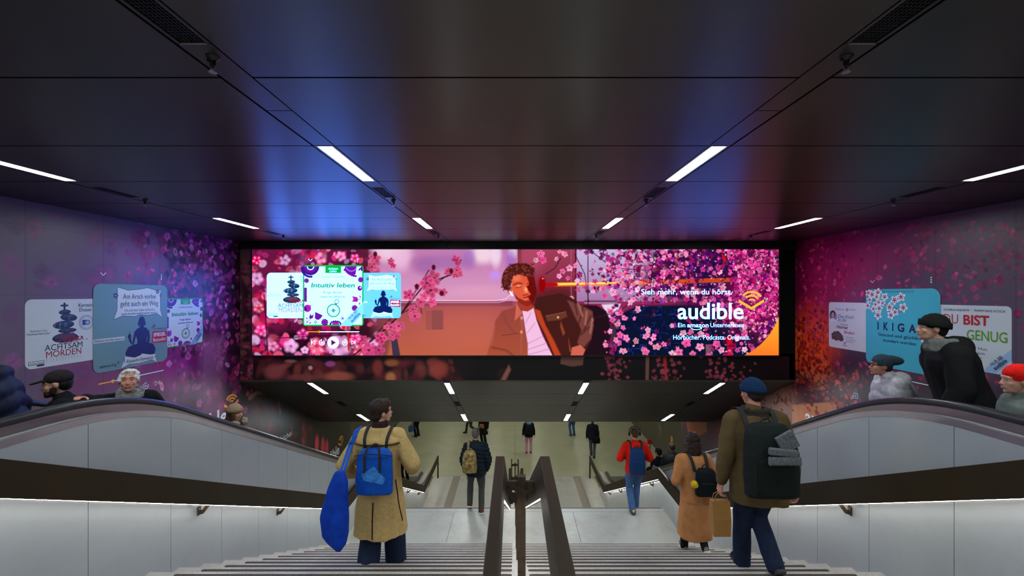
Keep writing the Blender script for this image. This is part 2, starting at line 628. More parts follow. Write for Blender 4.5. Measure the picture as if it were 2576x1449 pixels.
# ---------------------------------------------------------------- portal wall, sloping soffit
ZB = CZ - 1.564                   # lower edge of the portal banner
m = M()
px = [XL] + [P(x, 0, YW).x for x in (781.5, 953.6, 1124.7, 1297, 1469, 1641, 1813)] + [XR]
for a, b in zip(px[:-1], px[1:]):
    m.box(a + 0.003, b - 0.003, YW, YW + 0.03, P(0, 627, YW).z, HC)
m.cur = 1
m.box(XL, XR, YW + 0.03, YW + 0.40, ZB, HC + 0.2)
wall_portal = struct('wall_portal', m, [m_darkmetal, m_black])

YE = 10.94
def sof(y):
    return ZB - SL * (y - YW)
m = M()
sy = [YW, 8.41, 9.28, 10.12, YE]
xs = [XL] + [e for s in STRIPS for e in (s - SW, s + SW)] + [XR]
for i in range(len(xs) - 1):
    for a, b in zip(sy[:-1], sy[1:]):
        if i % 2 == 1 and ((abs(a - YW) < 0.01) or (abs(b - YE) < 0.01)):
            continue
        z = 0.004 if i % 2 else 0.0
        m.prism_x([(a + 0.005, sof(a + 0.005) + z), (b - 0.005, sof(b - 0.005) + z), (b - 0.005, sof(b - 0.005) + 0.03), (a + 0.005, sof(a + 0.005) + 0.03)], xs[i] + 0.004, xs[i + 1] - 0.004)
m.cur = 1
m.prism_x([(YW + 0.03, sof(YW) + 0.04), (YE, sof(YE) + 0.04), (YE, sof(YE) + 0.5), (YW + 0.03, ZB + 0.5)], XL, XR)
struct('ceiling_soffit', m, [m_soffit, m_black])
ang = -math.atan(SL)
proto = None
for j, (l0, l1) in enumerate(((7.72, 8.40), (10.14, 10.88))):
    for i, s in enumerate(STRIPS):
        lab = 'lit lamp in the sloping soffit under the screen, %s row, %s' % (('upper', 'lower')[j], ('leftmost', 'left of the middle', 'right of the middle', 'rightmost')[i])
        if proto is None:
            proto = thing('soffit_lamp', lab, 'ceiling lamp', group='lamps in the sloping soffit')
            lamp_parts(proto, 0.80)
            o = proto
        else:
            o = copy_tree(proto)
        o.location = (s, l0, sof(l0)); o['label'] = lab
        o.rotation_euler = (ang, 0, 0)
proto = None
for i, s in enumerate(STRIPS):
    lab = 'narrow black vent in the sloping soffit between its two lamps, %s' % ('leftmost', 'left of the middle', 'right of the middle', 'rightmost')[i]
    if proto is None:
        proto = thing('soffit_vent', lab, 'vent', group='vents in the sloping soffit')
        vent_parts(proto, 0.40)
        o = proto
    else:
        o = copy_tree(proto)
    o.location = (s, 9.0, sof(9.0) - 0.008); o['label'] = lab
    o.rotation_euler = (ang, 0, 0)

# lower hall: flat ceiling beyond the soffit, dark side walls
ZLC = sof(YE)
m = M(); m.box(XLO - 0.2, XRO + 0.2, YE, 37, ZLC, ZLC + 0.2)
struct('ceiling_lower', m, m_soffit)
m = M()
for a, b in ((12.9, 15.2), (15.2, 17.25), (17.25, 19.6), (19.6, 22), (22, 25), (25, 37)):
    m.box(XRO, XRO + 0.05, a + 0.004, b - 0.004, ZF, ZLC)
m.cur = 1; m.box(XRO + 0.05, XRO + 0.3, 12.5, 37, ZF, ZLC)
wall_lower_right = struct('wall_lower_right', m, [m_wallbrown, m_black])
m = M()
for a, b in ((12.9, 15.2), (15.2, 17.25), (17.25, 19.6), (19.6, 22), (22, 25), (25, 37)):
    m.box(XLO - 0.05, XLO, a + 0.004, b - 0.004, ZF, ZLC)
m.cur = 1; m.box(XLO - 0.3, XLO - 0.05, 12.5, 37, ZF, ZLC)
struct('wall_lower_left', m, [m_wallbrown, m_black])
m = M(); m.box(XLO - 0.3, XRO + 0.3, 37, 37.2, ZF, ZLC)
struct('wall_lower_end', m, m_wallbrown)
m = M(); m.box(XLO - 0.3, XL - 0.0, 12.6, 12.9, ZF, ZLC)
struct('wall_shaft_left_end', m, m_wallbrown)
m = M(); m.box(XR, XRO + 0.3, 12.6, 12.9, ZF, ZLC)
struct('wall_shaft_right_end', m, m_wallbrown)
proto = None
for j, y in enumerate((13.0, 16.5, 20.0, 23.5, 27.0, 31.0)):
    for i, s in enumerate((-4.6, -1.4, 1.5, 4.7)):
        lab = 'lit linear lamp under the flat lower hall ceiling, above the floor beyond the stairs'
        if proto is None:
            proto = thing('hall_lamp', lab, 'ceiling lamp', group='lamps of the lower hall')
            f = M(); f.box(-0.09, 0.09, 0, 1.2, -0.05, 0.0); f.build('housing', m_lampframe, proto)
            f = M(); f.box(-0.07, 0.07, 0.03, 1.17, -0.056, -0.05); f.build('diffuser', emit('hall_diffuser', (1.0, 0.97, 0.80), 42.0), proto)
            o = proto
        else:
            o = copy_tree(proto)
        o.location = (s, y, ZLC); o['label'] = lab

# ---------------------------------------------------------------- stair side walls (white enamel panels) up to the escalator edge
def bez(p0, p1, p2, n=14):
    out = []
    for i in range(n + 1):
        t = i / n
        out.append(((1 - t) ** 2 * p0[0] + 2 * t * (1 - t) * p1[0] + t * t * p2[0], (1 - t) ** 2 * p0[1] + 2 * t * (1 - t) * p1[1] + t * t * p2[1]))
    return out
def path_offset(zlev, ycut, zend, tl=0.68, y_start=-2.2, y_end=15.6):
    """level - arc - slope - arc - level path in (y, z)"""
    ylow = ycut + (zlev - zend) / SL
    pts = [(y_start, zlev)]
    c = math.cos(math.atan(SL)); s_ = math.sin(math.atan(SL))
    pts += bez((ycut - tl, zlev), (ycut, zlev), (ycut + tl * c, zlev - tl * s_))
    pts += bez((ylow - tl * c, zend + tl * s_), (ylow, zend), (ylow + tl, zend))
    pts.append((max(y_end, ylow + tl + 0.05), zend))
    return pts
PTOP = path_offset(0.81, 3.615, ZF + 0.80, y_end=15.9)
def interp(path, y):
    for (a, za), (b, zb) in zip(path[:-1], path[1:]):
        if a <= y <= b:
            return za + (zb - za) * (y - a) / max(b - a, 1e-9)
    return path[-1][1] if y > path[-1][0] else path[0][1]
def parapet(name, x_face, x_back, seam):
    m = M()
    sgn = 1 if x_back > x_face else -1
    for a, b in zip(seam[:-1], seam[1:]):
        ys = [a + 0.0025 + (b - a - 0.005) * i / 6 for i in range(7)]
        m.prism_x([(ys[0], ZF - 0.2)] + [(y, interp(PTOP, y)) for y in ys] + [(ys[-1], ZF - 0.2)], x_face, x_face + sgn * 0.02)
    m.cur = 1
    ys = [seam[0] + (seam[-1] - seam[0]) * i / 80 for i in range(81)]
    m.prism_x([(ys[0], ZF - 0.2)] + [(y, interp(PTOP, y) - 0.01) for y in ys] + [(ys[-1], ZF - 0.2)], x_face + sgn * 0.022, x_back)
    return struct(name, m, [m_panel, m_panelback])
sl = [-2.2, -1.4, -0.6, 0.2, 1.0, 1.75, 2.45, 3.17, 3.935, 4.62, 5.29, 5.96, 6.62] + [6.62 + 0.665 * k for k in range(1, 14)]
sl = [y for y in sl if y < 15.3] + [15.75]
parapet('wall_stairs_left', XS0, XS0 - 0.10, sl)
sr = [-2.2, -1.4, -0.6, 0.2, 1.0, 1.70, 2.38, 3.09, 3.83, 4.48, 5.15, 5.82, 6.48] + [6.48 + 0.665 * k for k in range(1, 15)]
sr = [y for y in sr if y < 15.3] + [15.75]
parapet('wall_stairs_right', XS1, XS1 + 0.10, sr)

# ---------------------------------------------------------------- bronze handrail boards with brackets and a light line below
def rail_path(y_start, y_end):
    return [(y_start, 0.83), (2.42, 0.83), (7.775, -1.94), (9.04, -1.94), (14.53, -4.78), (y_end, -4.78)]
def board_mesh(x0, x1, path, hv=0.215):
    m = M()
    rings = []
    for i, (y, z) in enumerate(path):
        rings.append([(x0, y, z), (x1, y, z), (x1, y, z - hv - (0.02 if 0 < i < len(path) - 1 else 0)), (x0, y, z - hv - (0.02 if 0 < i < len(path) - 1 else 0))])
    m.loft(rings)
    return m
def led_mesh(x0, x1, path, hv=0.215):
    m = M()
    rings = []
    for i, (y, z) in enumerate(path):
        zz = z - hv - (0.02 if 0 < i < len(path) - 1 else 0)
        rings.append([(x0, y, zz + 0.001), (x1, y, zz + 0.001), (x1, y, zz - 0.0025), (x0, y, zz - 0.0025)])
    m.loft(rings)
    return m
for side, xw, sgn in (('left', XS0, 1), ('right', XS1, -1)):
    t = thing('stair_handrail', 'broad bronze handrail board on brackets along the %s white stair wall' % side, 'handrail', (xw, 2.4, 0))
    xa, xb = xw + sgn * 0.085, xw + sgn * 0.135
    path = rail_path(-1.2, 17.25)
    b = board_mesh(xa, xb, path); b.xform(Matrix.Translation((-xw, -2.4, 0))); b.build('board', m_rail, t, bevel=0.004)
    b = led_mesh(xa + sgn * 0.012, xa + sgn * 0.026, path); b.xform(Matrix.Translation((-xw, -2.4, 0))); b.build('light_strip', m_led, t, label='thin lit line under the board')
    ys = (1.2, 4.28, 5.71, 7.1, 8.5, 9.9, 11.3, 12.7, 14.1) if side == 'left' else (1.1, 4.04, 5.47, 6.9, 8.4, 9.75, 11.2, 12.6, 14.0)
    for y in ys:
        zb = interp(path, y) - 0.235
        q = M()
        q.box(xw, xw + sgn * 0.012, y - 0.02, y + 0.02, zb - 0.10, zb - 0.02)
        q.prism_y([(xw, zb - 0.095), (xw + sgn * 0.05, zb - 0.085), (xw + sgn * 0.12, zb + 0.01), (xw + sgn * 0.085, zb + 0.01), (xw + sgn * 0.04, zb - 0.05), (xw, zb - 0.06)], y - 0.009, y + 0.009)
        q.xform(Matrix.Translation((-xw, -2.4, 0)))
        q.build('bracket', m_post, t)
    q = M(); q.box(xa, xb, 17.19, 17.25, ZF, -4.78 - 0.2); q.xform(Matrix.Translation((-xw, -2.4, 0))); q.build('post', m_rail, t)

# central double handrail on posts
t = thing('central_handrail', 'double bronze handrail on square posts down the middle of the stairs', 'handrail', (0.055, 2.4, 0))
T0 = Matrix.Translation((-0.055, -2.4, 0))
for xa, xb in ((-0.102, -0.052), (0.150, 0.205)):
    path = rail_path(0.75, 16.9)
    b = board_mesh(xa, xb, path); b.xform(T0); b.build('board', m_rail, t, bevel=0.004)
    xi = xb if xa < 0 else xa
    sg = -1 if xa < 0 else 1
    b = led_mesh(xi + sg * 0.010, xi + sg * 0.024, path); b.xform(T0); b.build('light_strip', m_led, t, label='thin lit line under the board')
def ground(y):
    if y <= Y0: return 0.0
    if y <= Y1: return -math.ceil((y - Y0) / TREAD - 1e-6) * RISE
    if y <= Y2: return ZL
    if y <= Y3: return ZL - math.ceil((y - Y2) / TREAD - 1e-6) * RISE
    return ZF
for y in (1.2, 3.12, 4.75, 6.35, 8.45, 10.2, 12.0, 13.8, 16.6):
    z = interp(rail_path(0.75, 16.9), y)
    q = M(); q.box(0.030, 0.088, y - 0.028, y + 0.028, ground(y), z - 0.045); q.xform(T0); q.build('post', m_post, t, bevel=0.003)
    q = M(); q.box(-0.055, 0.155, y - 0.012, y + 0.012, z - 0.150, z - 0.085)
    q.box(-0.054, -0.010, y - 0.03, y - 0.012, z - 0.160, z - 0.078); q.box(0.108, 0.152, y - 0.03, y - 0.012, z - 0.160, z - 0.078)
    for bx in (-0.042, -0.022, 0.120, 0.140):
        q.cap((bx, y - 0.030, z - 0.12), (bx, y - 0.036, z - 0.12), 0.006, 0.006, n=8, rings=1)
    q.xform(T0); q.build('crossbar', m_post, t)
for x in (-0.077, 0.178):
    q = M(); q.box(x - 0.025, x + 0.025, 16.85, 16.90, ZF, -4.9); q.xform(T0); q.build('end_post', m_rail, t)

# ---------------------------------------------------------------- escalators
HR = path_offset(0.93, 3.74, ZF + 0.92, y_end=15.6)
def offset_path(path, d):
    out = []
    for i, (y, z) in enumerate(path):
        a = path[max(i - 1, 0)]; b = path[min(i + 1, len(path) - 1)]
        dy, dz = b[0] - a[0], b[1] - a[1]
        l = math.hypot(dy, dz) or 1
        out.append((y - dz / l * d * -1 * -1, z + dy / l * d))
    return out
def band_x(m, path, x0, x1, d0, d1):
    """bar along the path: x0..x1 wide, from offset d0 to d1 above the path"""
    pa, pb = offset_path(path, d0), offset_path(path, d1)
    m.loft([[(x0, a[0], a[1]), (x1, a[0], a[1]), (x1, b[0], b[1]), (x0, b[0], b[1])] for a, b in zip(pa, pb)])
ESC0, ESCD = -1.4, 0.40
def esc_z(y):
    """tread height of the escalator step under y"""
    k = math.floor((y - ESC0) / ESCD + 1e-6)
    return interp(HR, ESC0 + ESCD * (k + 0.5)) - 1.0
def esc_mid(y):
    return ESC0 + ESCD * (math.floor((y - ESC0) / ESCD + 1e-6) + 0.5)
def escalator(side, xf, sgn, xwall, label):
    t = thing('escalator', label, 'escalator', (xf + sgn * 0.85, 2.4, 0))
    T = Matrix.Translation((-(xf + sgn * 0.85), -2.4, 0))
    def put(m, name, mm, **k):
        m.xform(T); return m.build(name, mm, t, **k)
    xh = xf + sgn * 0.235         # near handrail centre
    xg = xwall - sgn * 0.36       # far handrail centre
    m = M(); band_x(m, PTOP, xf - sgn * 0.004, xf + sgn * 0.035, -0.012, 0.035); put(m, 'edge_trim', m_steel)
    m = M()
    A, B = offset_path(PTOP, 0.004), offset_path(HR, -0.115)
    m.loft([[(xf + sgn * 0.035, a[0], a[1]), (xh - sgn * 0.03, b[0], b[1]), (xh - sgn * 0.03, b[0], b[1] - 0.03), (xf + sgn * 0.035, a[0], a[1] - 0.03)] for a, b in zip(A, B)])
    put(m, 'deck', m_steel_dim)
    for xx, nm in ((xh, 'near'), (xg, 'far')):
        m = M(); band_x(m, HR, xx - 0.032, xx + 0.032, -0.13, -0.045); put(m, 'handrail_guide', m_guide_rail)
        m = M()
        prof = []
        for i in range(12):
            q = 2 * math.pi * i / 12
            prof.append((0.042 * math.copysign(abs(math.cos(q)) ** 0.7, math.cos(q)), 0.032 * math.copysign(abs(math.sin(q)) ** 0.7, math.sin(q)) - 0.032))
        top = HR + [(HR[-1][0] + 0.30 * math.sin(q), HR[-1][1] - 0.30 + 0.30 * math.cos(q)) for q in [math.pi * k / 10 for k in range(1, 11)]]
        top = [(HR[0][0] - 0.3 * math.sin(q), HR[0][1] - 0.30 + 0.3 * math.cos(q)) for q in [math.pi * k / 8 for k in range(8, 0, -1)]] + top
        rings = []
        for i, (y, z) in enumerate(top):
            a = top[max(i - 1, 0)]; b = top[min(i + 1, len(top) - 1)]
            d = Vector((0, b[0] - a[0], b[1] - a[1])).normalized()
            n_ = Vector((0, -d.z, d.y))
            rings.append([Vector((xx, y, z)) + Vector((p[0], 0, 0)) + n_ * p[1] for p in prof])
        m.loft(rings)
        put(m, 'handrail', m_rubber, shade=True, angle=50)
    # inner balustrade walls, steps, far deck
    def below(path, z): return [(y, zz - z) for (y, zz) in path]
    STEP = below(HR, 1.0)
    for xx, s2 in ((xh, 1), (xg, -1)):
        m = M()
        m.loft([[(xx + sgn * s2 * 0.0, a[0], a[1] - 0.10), (xx + sgn * s2 * 0.03, a[0], a[1] - 0.10), (xx + sgn * s2 * 0.06, b[0], b[1] - 0.06), (xx + sgn * s2 * 0.02, b[0], b[1] - 0.06)] for a, b in zip(HR, STEP)])
        put(m, 'balustrade', m_steel_dim)
    m = M()
    B = offset_path(HR, -0.115)
    m.loft([[(xg + sgn * 0.03, b[0], b[1]), (xwall - sgn * 0.003, b[0], b[1] - 0.06), (xwall - sgn * 0.003, b[0], b[1] - 0.09), (xg + sgn * 0.03, b[0], b[1] - 0.03)] for b in B])
    put(m, 'wall_deck', m_steel_dim)
    m = M()
    xa, xb = xh + sgn * 0.075, xg - sgn * 0.075
    for k in range(44):
        y = ESC0 + ESCD * k
        if y > 15.5: break
        z, z2 = esc_z(y), esc_z(y + ESCD)
        m.box(xa, xb, y, y + ESCD, min(z, z2) - 0.12, z)
    put(m, 'steps', mat('escalator_step', (0.12, 0.12, 0.125), rough=0.5, metal=0.6, var=0.2, scale=30))
    m = M(); m.box(xf + sgn * 0.1, xwall - sgn * 0.003, 15.5, 17.35, ZF - 0.05, ZF + 0.012)
    put(m, 'landing_plate', mat('landing_plate', (0.10, 0.11, 0.105), rough=0.5, metal=0.7, var=0.3, scale=50))
    m = M(); m.box(xf + sgn * 0.1, xwall - sgn * 0.003, -2.6, -0.9, -0.05, 0.012)
    put(m, 'landing_plate', mat('landing_plate', (0.10, 0.11, 0.105)))
    # rounded newel below the handrail end
    for xx in (xh, xg):
        m = M()
        y, z = HR[-1]
        pts = [(y - 0.5, z - 0.05)] + [(y + 0.25 * math.sin(q), z - 0.30 + 0.25 * math.cos(q)) for q in [math.pi * k / 10 for k in range(11)]] + [(y - 0.05, ZF), (y - 0.5, ZF)]
        m.prism_x(pts, xx - 0.028, xx + 0.028)
        put(m, 'newel_panel', m_steel_dim)
    return t
escalator('left', XS0, -1, XL, 'escalator behind the left white stair wall, black handrail bending down')
escalator('right', XS1, 1, XR, 'escalator behind the right white stair wall, black handrail bending down')

# back of the top floor, behind the viewer
m = M(); m.box(XL - 0.2, XR + 0.2, -4.7, -4.5, -0.3, HC + 0.3)
struct('wall_back', m, m_darkmetal)
# ---------------------------------------------------------------- painting with numbers
class Canvas:
    """float picture (linear colours) with soft shapes; coordinates are given in the canvas' own units through a mapping"""
    def __init__(self, w, h, x0=0.0, y0=0.0, sx=1.0, sy=1.0, base=(0, 0, 0)):
        self.a = np.zeros((h, w, 3), np.float32) + np.array(base, np.float32)
        self.w, self.h, self.x0, self.y0, self.sx, self.sy = w, h, x0, y0, sx, sy
    def tx(self, x): return (np.asarray(x, np.float64) - self.x0) * self.sx
    def ty(self, y): return (np.asarray(y, np.float64) - self.y0) * self.sy
    def _win(self, x0, x1, y0, y1):
        x0, x1 = int(max(0, math.floor(x0))), int(min(self.w, math.ceil(x1) + 1))
        y0, y1 = int(max(0, math.floor(y0))), int(min(self.h, math.ceil(y1) + 1))
        if x1 <= x0 or y1 <= y0:
            return None
        yy, xx = np.mgrid[y0:y1, x0:x1]
        return x0, x1, y0, y1, xx + 0.5, yy + 0.5
    def _mix(self, w, al, col):
        x0, x1, y0, y1 = w[:4]
        s = self.a[y0:y1, x0:x1]
        s += (np.asarray(col, np.float32) - s) * al[..., None].astype(np.float32)
    def poly(self, pts, col, soft=1.0, alpha=1.0, col2=None, axis=1):
        px, py = self.tx([p[0] for p in pts]), self.ty([p[1] for p in pts])
        w = self._win(px.min() - soft - 1, px.max() + soft + 1, py.min() - soft - 1, py.max() + soft + 1)
        if w is None: return
        xx, yy = w[4], w[5]
        n = len(pts)
        ins = np.zeros(xx.shape, bool)
        d2 = np.full(xx.shape, 1e9)
        for i in range(n):
            ax, ay, bx, by = px[i], py[i], px[(i + 1) % n], py[(i + 1) % n]
            c = (ay > yy) != (by > yy)
            if by != ay:
                ins ^= c & (xx < (bx - ax) * (yy - ay) / (by - ay) + ax)
            ex, ey = bx - ax, by - ay
            t = np.clip(((xx - ax) * ex + (yy - ay) * ey) / max(ex * ex + ey * ey, 1e-9), 0, 1)
            d2 = np.minimum(d2, (xx - ax - t * ex) ** 2 + (yy - ay - t * ey) ** 2)
        d = np.sqrt(d2) * np.where(ins, -1, 1)
        al = np.clip(0.5 - d / max(soft, 0.5), 0, 1) * alpha
        c = np.asarray(col, np.float32)
        if col2 is not None:
            g = (yy - py.min()) / max(py.max() - py.min(), 1e-6) if axis == 1 else (xx - px.min()) / max(px.max() - px.min(), 1e-6)
            c = c + (np.asarray(col2, np.float32) - c) * np.clip(g, 0, 1)[..., None]
        self._mix(w, al, c)
    def ell(self, x, y, rx, ry, col, rot=0.0, soft=0.2, alpha=1.0, edge=None):
        cx, cy = float(self.tx(x)), float(self.ty(y))
        rx, ry = rx * abs(self.sx), ry * abs(self.sy)
        r = max(rx, ry) * (1 + soft) + 1.5
        w = self._win(cx - r, cx + r, cy - r, cy + r)
        if w is None: return
        dx, dy = w[4] - cx, w[5] - cy
        c, s = math.cos(rot), math.sin(rot)
        q = np.sqrt(((dx * c + dy * s) / max(rx, 0.3)) ** 2 + ((-dx * s + dy * c) / max(ry, 0.3)) ** 2)
        sf = max(soft, 1.0 / max(min(rx, ry), 0.5))
        al = np.clip((1 + sf / 2 - q) / sf, 0, 1)
        if soft >= 0.5:
            al = al * al * (3 - 2 * al)
        cc = np.asarray(col, np.float32)
        if edge is not None:
            cc = cc + (np.asarray(edge, np.float32) - cc) * np.clip(q, 0, 1)[..., None] ** 2
        self._mix(w, al * alpha, cc)
    def line(self, pts, width, col, soft=1.0, alpha=1.0):
        px, py = self.tx([p[0] for p in pts]), self.ty([p[1] for p in pts])
        wd = width * abs(self.sx) / 2
        w = self._win(px.min() - wd - 2, px.max() + wd + 2, py.min() - wd - 2, py.max() + wd + 2)
        if w is None: return
        d2 = np.full(w[4].shape, 1e9)
        for i in range(len(px) - 1):
            ex, ey = px[i + 1] - px[i], py[i + 1] - py[i]
            t = np.clip(((w[4] - px[i]) * ex + (w[5] - py[i]) * ey) / max(ex * ex + ey * ey, 1e-9), 0, 1)
            d2 = np.minimum(d2, (w[4] - px[i] - t * ex) ** 2 + (w[5] - py[i] - t * ey) ** 2)
        al = np.clip(0.5 + (wd - np.sqrt(d2)) / soft, 0, 1) * alpha
        self._mix(w, al, col)
    def flower(self, x, y, r, col, edge, heart, rng, soft=0.35, alpha=1.0, petals=5, squash=None):
        a0 = rng.uniform(0, 6.28)
        sq = squash if squash is not None else rng.uniform(0.55, 1.0)
        tilt = rng.uniform(0, 3.14)
        ct, st = math.cos(tilt), math.sin(tilt)
        for k in range(petals):
            a = a0 + 2 * math.pi * k / petals
            u, v = math.cos(a) * r * 0.55, math.sin(a) * r * 0.55 * sq
            dx, dy = u * ct - v * st, u * st + v * ct
            f = rng.uniform(0.75, 1.2)
            self.ell(x + dx, y + dy, r * 0.48, r * 0.40 * (0.5 + 0.5 * sq), [c * f for c in col], rot=math.atan2(dy, dx), soft=soft, alpha=alpha, edge=[c * f for c in edge])
        self.ell(x, y, r * 0.2, r * 0.2 * sq, heart, soft=0.8, alpha=alpha * 0.9)

def mul(c, f): return (c[0] * f, c[1] * f, c[2] * f)
def jit(rng, c, f=0.25): 
    k = rng.uniform(1 - f, 1 + f)
    return (c[0] * k, c[1] * k, c[2] * k)

# ---------------------------------------------------------------- flat artwork: ink sheets and lettering
class Sheet:
    """flat inked polygons on a plane; pt(u, v, layer) gives the point in the hall"""
    def __init__(self, pt):
        self.pt, self.v, self.f, self.c, self.k = pt, [], [], [], 0
    def poly(self, pts, col, layer=None):
        if layer is None:
            self.k += 1; layer = self.k
        n = len(self.v)
        self.v += [self.pt(u, v, layer) for u, v in pts]
        self.f.append(tuple(range(n, n + len(pts)))); self.c.append(col)
    def tri(self, pts, faces, col, layer=None):
        if layer is None:
            self.k += 1; layer = self.k
        n = len(self.v)
        self.v += [self.pt(u, v, layer) for u, v in pts]
        for f in faces:
            self.f.append(tuple(i + n for i in f)); self.c.append(col)
    def rect(self, u0, v0, u1, v1, col, r=0.0, layer=None, corners='abcd'):
        self.poly(rrect(u0, v0, u1, v1, r, corners), col, layer)
    def ell(self, u, v, ru, rv, col, rot=0.0, n=20, layer=None):
        c, s = math.cos(rot), math.sin(rot)
        self.poly([(u + ru * math.cos(t) * c - rv * math.sin(t) * s, v + ru * math.cos(t) * s + rv * math.sin(t) * c) for t in [2 * math.pi * i / n for i in range(n)]], col, layer)
    def stroke(self, pts, w, col, layer=None, closed=False):
        if layer is None:
            self.k += 1; layer = self.k
        pts = [Vector((p[0], p[1])) for p in pts]
        if closed: pts = pts + [pts[0], pts[1]]
        ls, rs = [], []
        for i, p in enumerate(pts):
            a, b = pts[max(i - 1, 0)], pts[min(i + 1, len(pts) - 1)]
            d = (b - a).normalized() if (b - a).length > 1e-9 else Vector((1, 0))
            nn = Vector((-d.y, d.x)) * (w / 2)
            ls.append(p + nn); rs.append(p - nn)
        for i in range(len(pts) - 1):
            self.poly([tuple(ls[i]), tuple(ls[i + 1]), tuple(rs[i + 1]), tuple(rs[i])], col, layer)
    def arc(self, u, v, r, a0, a1, w, col, n=20, layer=None):
        self.stroke([(u + r * math.cos(R(a0 + (a1 - a0) * i / n)), v + r * math.sin(R(a0 + (a1 - a0) * i / n))) for i in range(n + 1)], w, col, layer)
    def text(self, s, u, v, size, col, width=None, align='l', weight=0.0, rot=0.0, shear=0.0, layer=None):
        """size: cap height; width: the exact width of the line; (u, v): left end / centre / right end of the base line"""
        vs, fs, w, caph = glyphs(s, weight, shear)
        k = size / caph
        ku = k if width is None else width / w
        off = {'l': 0, 'c': -w * ku / 2, 'r': -w * ku}[align]
        c, sn = math.cos(rot), math.sin(rot)
        pts = [((x * ku + off), y * k) for x, y in vs]
        self.cuts = getattr(self, 'cuts', []) + [(len(self.v), len(self.f))]
        self.tri([(u + x * c - y * sn, v + x * sn + y * c) for x, y in pts], fs, col, layer)
    def build(self, name, material, parent=None, label=None):
        me = bpy.data.meshes.new(name)
        me.from_pydata([tuple(p) for p in self.v], [], self.f)
        at = me.color_attributes.new('ink', 'FLOAT_COLOR', 'CORNER')
        data = []
        for f, c in zip(self.f, self.c):
            data += [c[0], c[1], c[2], 1.0] * len(f)
        at.data.foreach_set('color', data)
        me.materials.append(material)
        o = bpy.data.objects.new(name, me)
        COL.objects.link(o)
        if parent is not None: o.parent = parent
        if label: o['label'] = label
        return o

def build_lines(T, name, material, parent):
    """every line of lettering as a mesh of its own"""
    cuts = getattr(T, 'cuts', []) + [(len(T.v), len(T.f))]
    cs = [led(c) for c in T.c] if isinstance(T, LedSheet) else T.c
    for (v0, f0), (v1, f1) in zip(cuts[:-1], cuts[1:]):
        s = Sheet(None)
        s.v, s.c = T.v[v0:v1], cs[f0:f1]
        s.f = [tuple(i - v0 for i in f) for f in T.f[f0:f1]]
        s.build(name, material, parent)

def rrect(u0, v0, u1, v1, r, corners='abcd', n=7):
    """corners: a = (u0,v0), b = (u1,v0), c = (u1,v1), d = (u0,v1) are rounded when named"""
    if r <= 0: return [(u0, v0), (u1, v0), (u1, v1), (u0, v1)]
    su, sv = (1 if u1 > u0 else -1), (1 if v1 > v0 else -1)
    out = []
    for key, cu, cv, a0 in (('a', u0, v0, 180), ('b', u1, v0, 270), ('c', u1, v1, 0), ('d', u0, v1, 90)):
        if key not in corners:
            out.append((cu, cv)); continue
        ou = cu + (r if cu == u0 else -r) * su
        ov = cv + (r if cv == v0 else -r) * sv
        for i in range(n + 1):
            t = R(a0 + 90 * i / n)
            out.append((ou + r * su * math.cos(t), ov + r * sv * math.sin(t)))
    return out

_gl = {}
def glyphs(s, weight=0.0, shear=0.0):
    key = (s, weight, shear)
    if key in _gl: return _gl[key]
    def run(body):
        cu = bpy.data.curves.new('lettering', 'FONT')
        cu.body = body; cu.size = 1.0; cu.offset = weight; cu.shear = shear; cu.resolution_u = 3
        o = bpy.data.objects.new('lettering', cu); COL.objects.link(o)
        dg = bpy.context.evaluated_depsgraph_get()
        me = bpy.data.meshes.new_from_object(o.evaluated_get(dg))
        vs = [(v.co.x, v.co.y) for v in me.vertices]; fs = [tuple(p.vertices) for p in me.polygons]
        bpy.data.objects.remove(o, do_unlink=True); bpy.data.curves.remove(cu); bpy.data.meshes.remove(me)
        return vs, fs
    vs, fs = run(s)
    hv, _ = run('H')
    caph = max(p[1] for p in hv)
    x0 = min(p[0] for p in vs); w = max(p[0] for p in vs) - x0
    _gl[key] = ([(x - x0, y) for x, y in vs], fs, w, caph)
    return _gl[key]

# ---------------------------------------------------------------- book covers (drawn in a unit square, u to the right, v up)
K_WHITE = (0.80, 0.90, 0.90)
def petal_flower(S, u, v, r, petal, heart, n=5, rot=0.0, sx=1.0):
    for k in range(n):
        a = rot + 2 * math.pi * k / n
        S.ell(u + r * 0.6 * math.cos(a) * sx, v + r * 0.6 * math.sin(a), r * 0.42, r * 0.34, petal, rot=a, n=10, layer=S.k + 1)
    S.k += 1
    S.ell(u, v, r * 0.3, r * 0.3, heart, n=10)
def icon_mark(S, u, v, s, col):
    """open book with three sound arcs; (u, v) the bottom tip, s the half width"""
    w = 0.17 * s
    S.poly([(u, v), (u + s, v + 0.62 * s), (u + s, v + 0.86 * s), (u, v + 0.24 * s)], col)
    S.poly([(u, v), (u - s, v + 0.62 * s), (u - s, v + 0.86 * s), (u, v + 0.24 * s)], col)
    for r, a0, a1, ww in ((0.92, 35, 138, 0.17), (0.62, 35, 135, 0.15), (0.32, 35, 132, 0.13)):
        S.arc(u + 0.02 * s, v + 0.52 * s + (0.92 - r) * 0.02, r * s, a0, a1, ww * s, col, n=14)

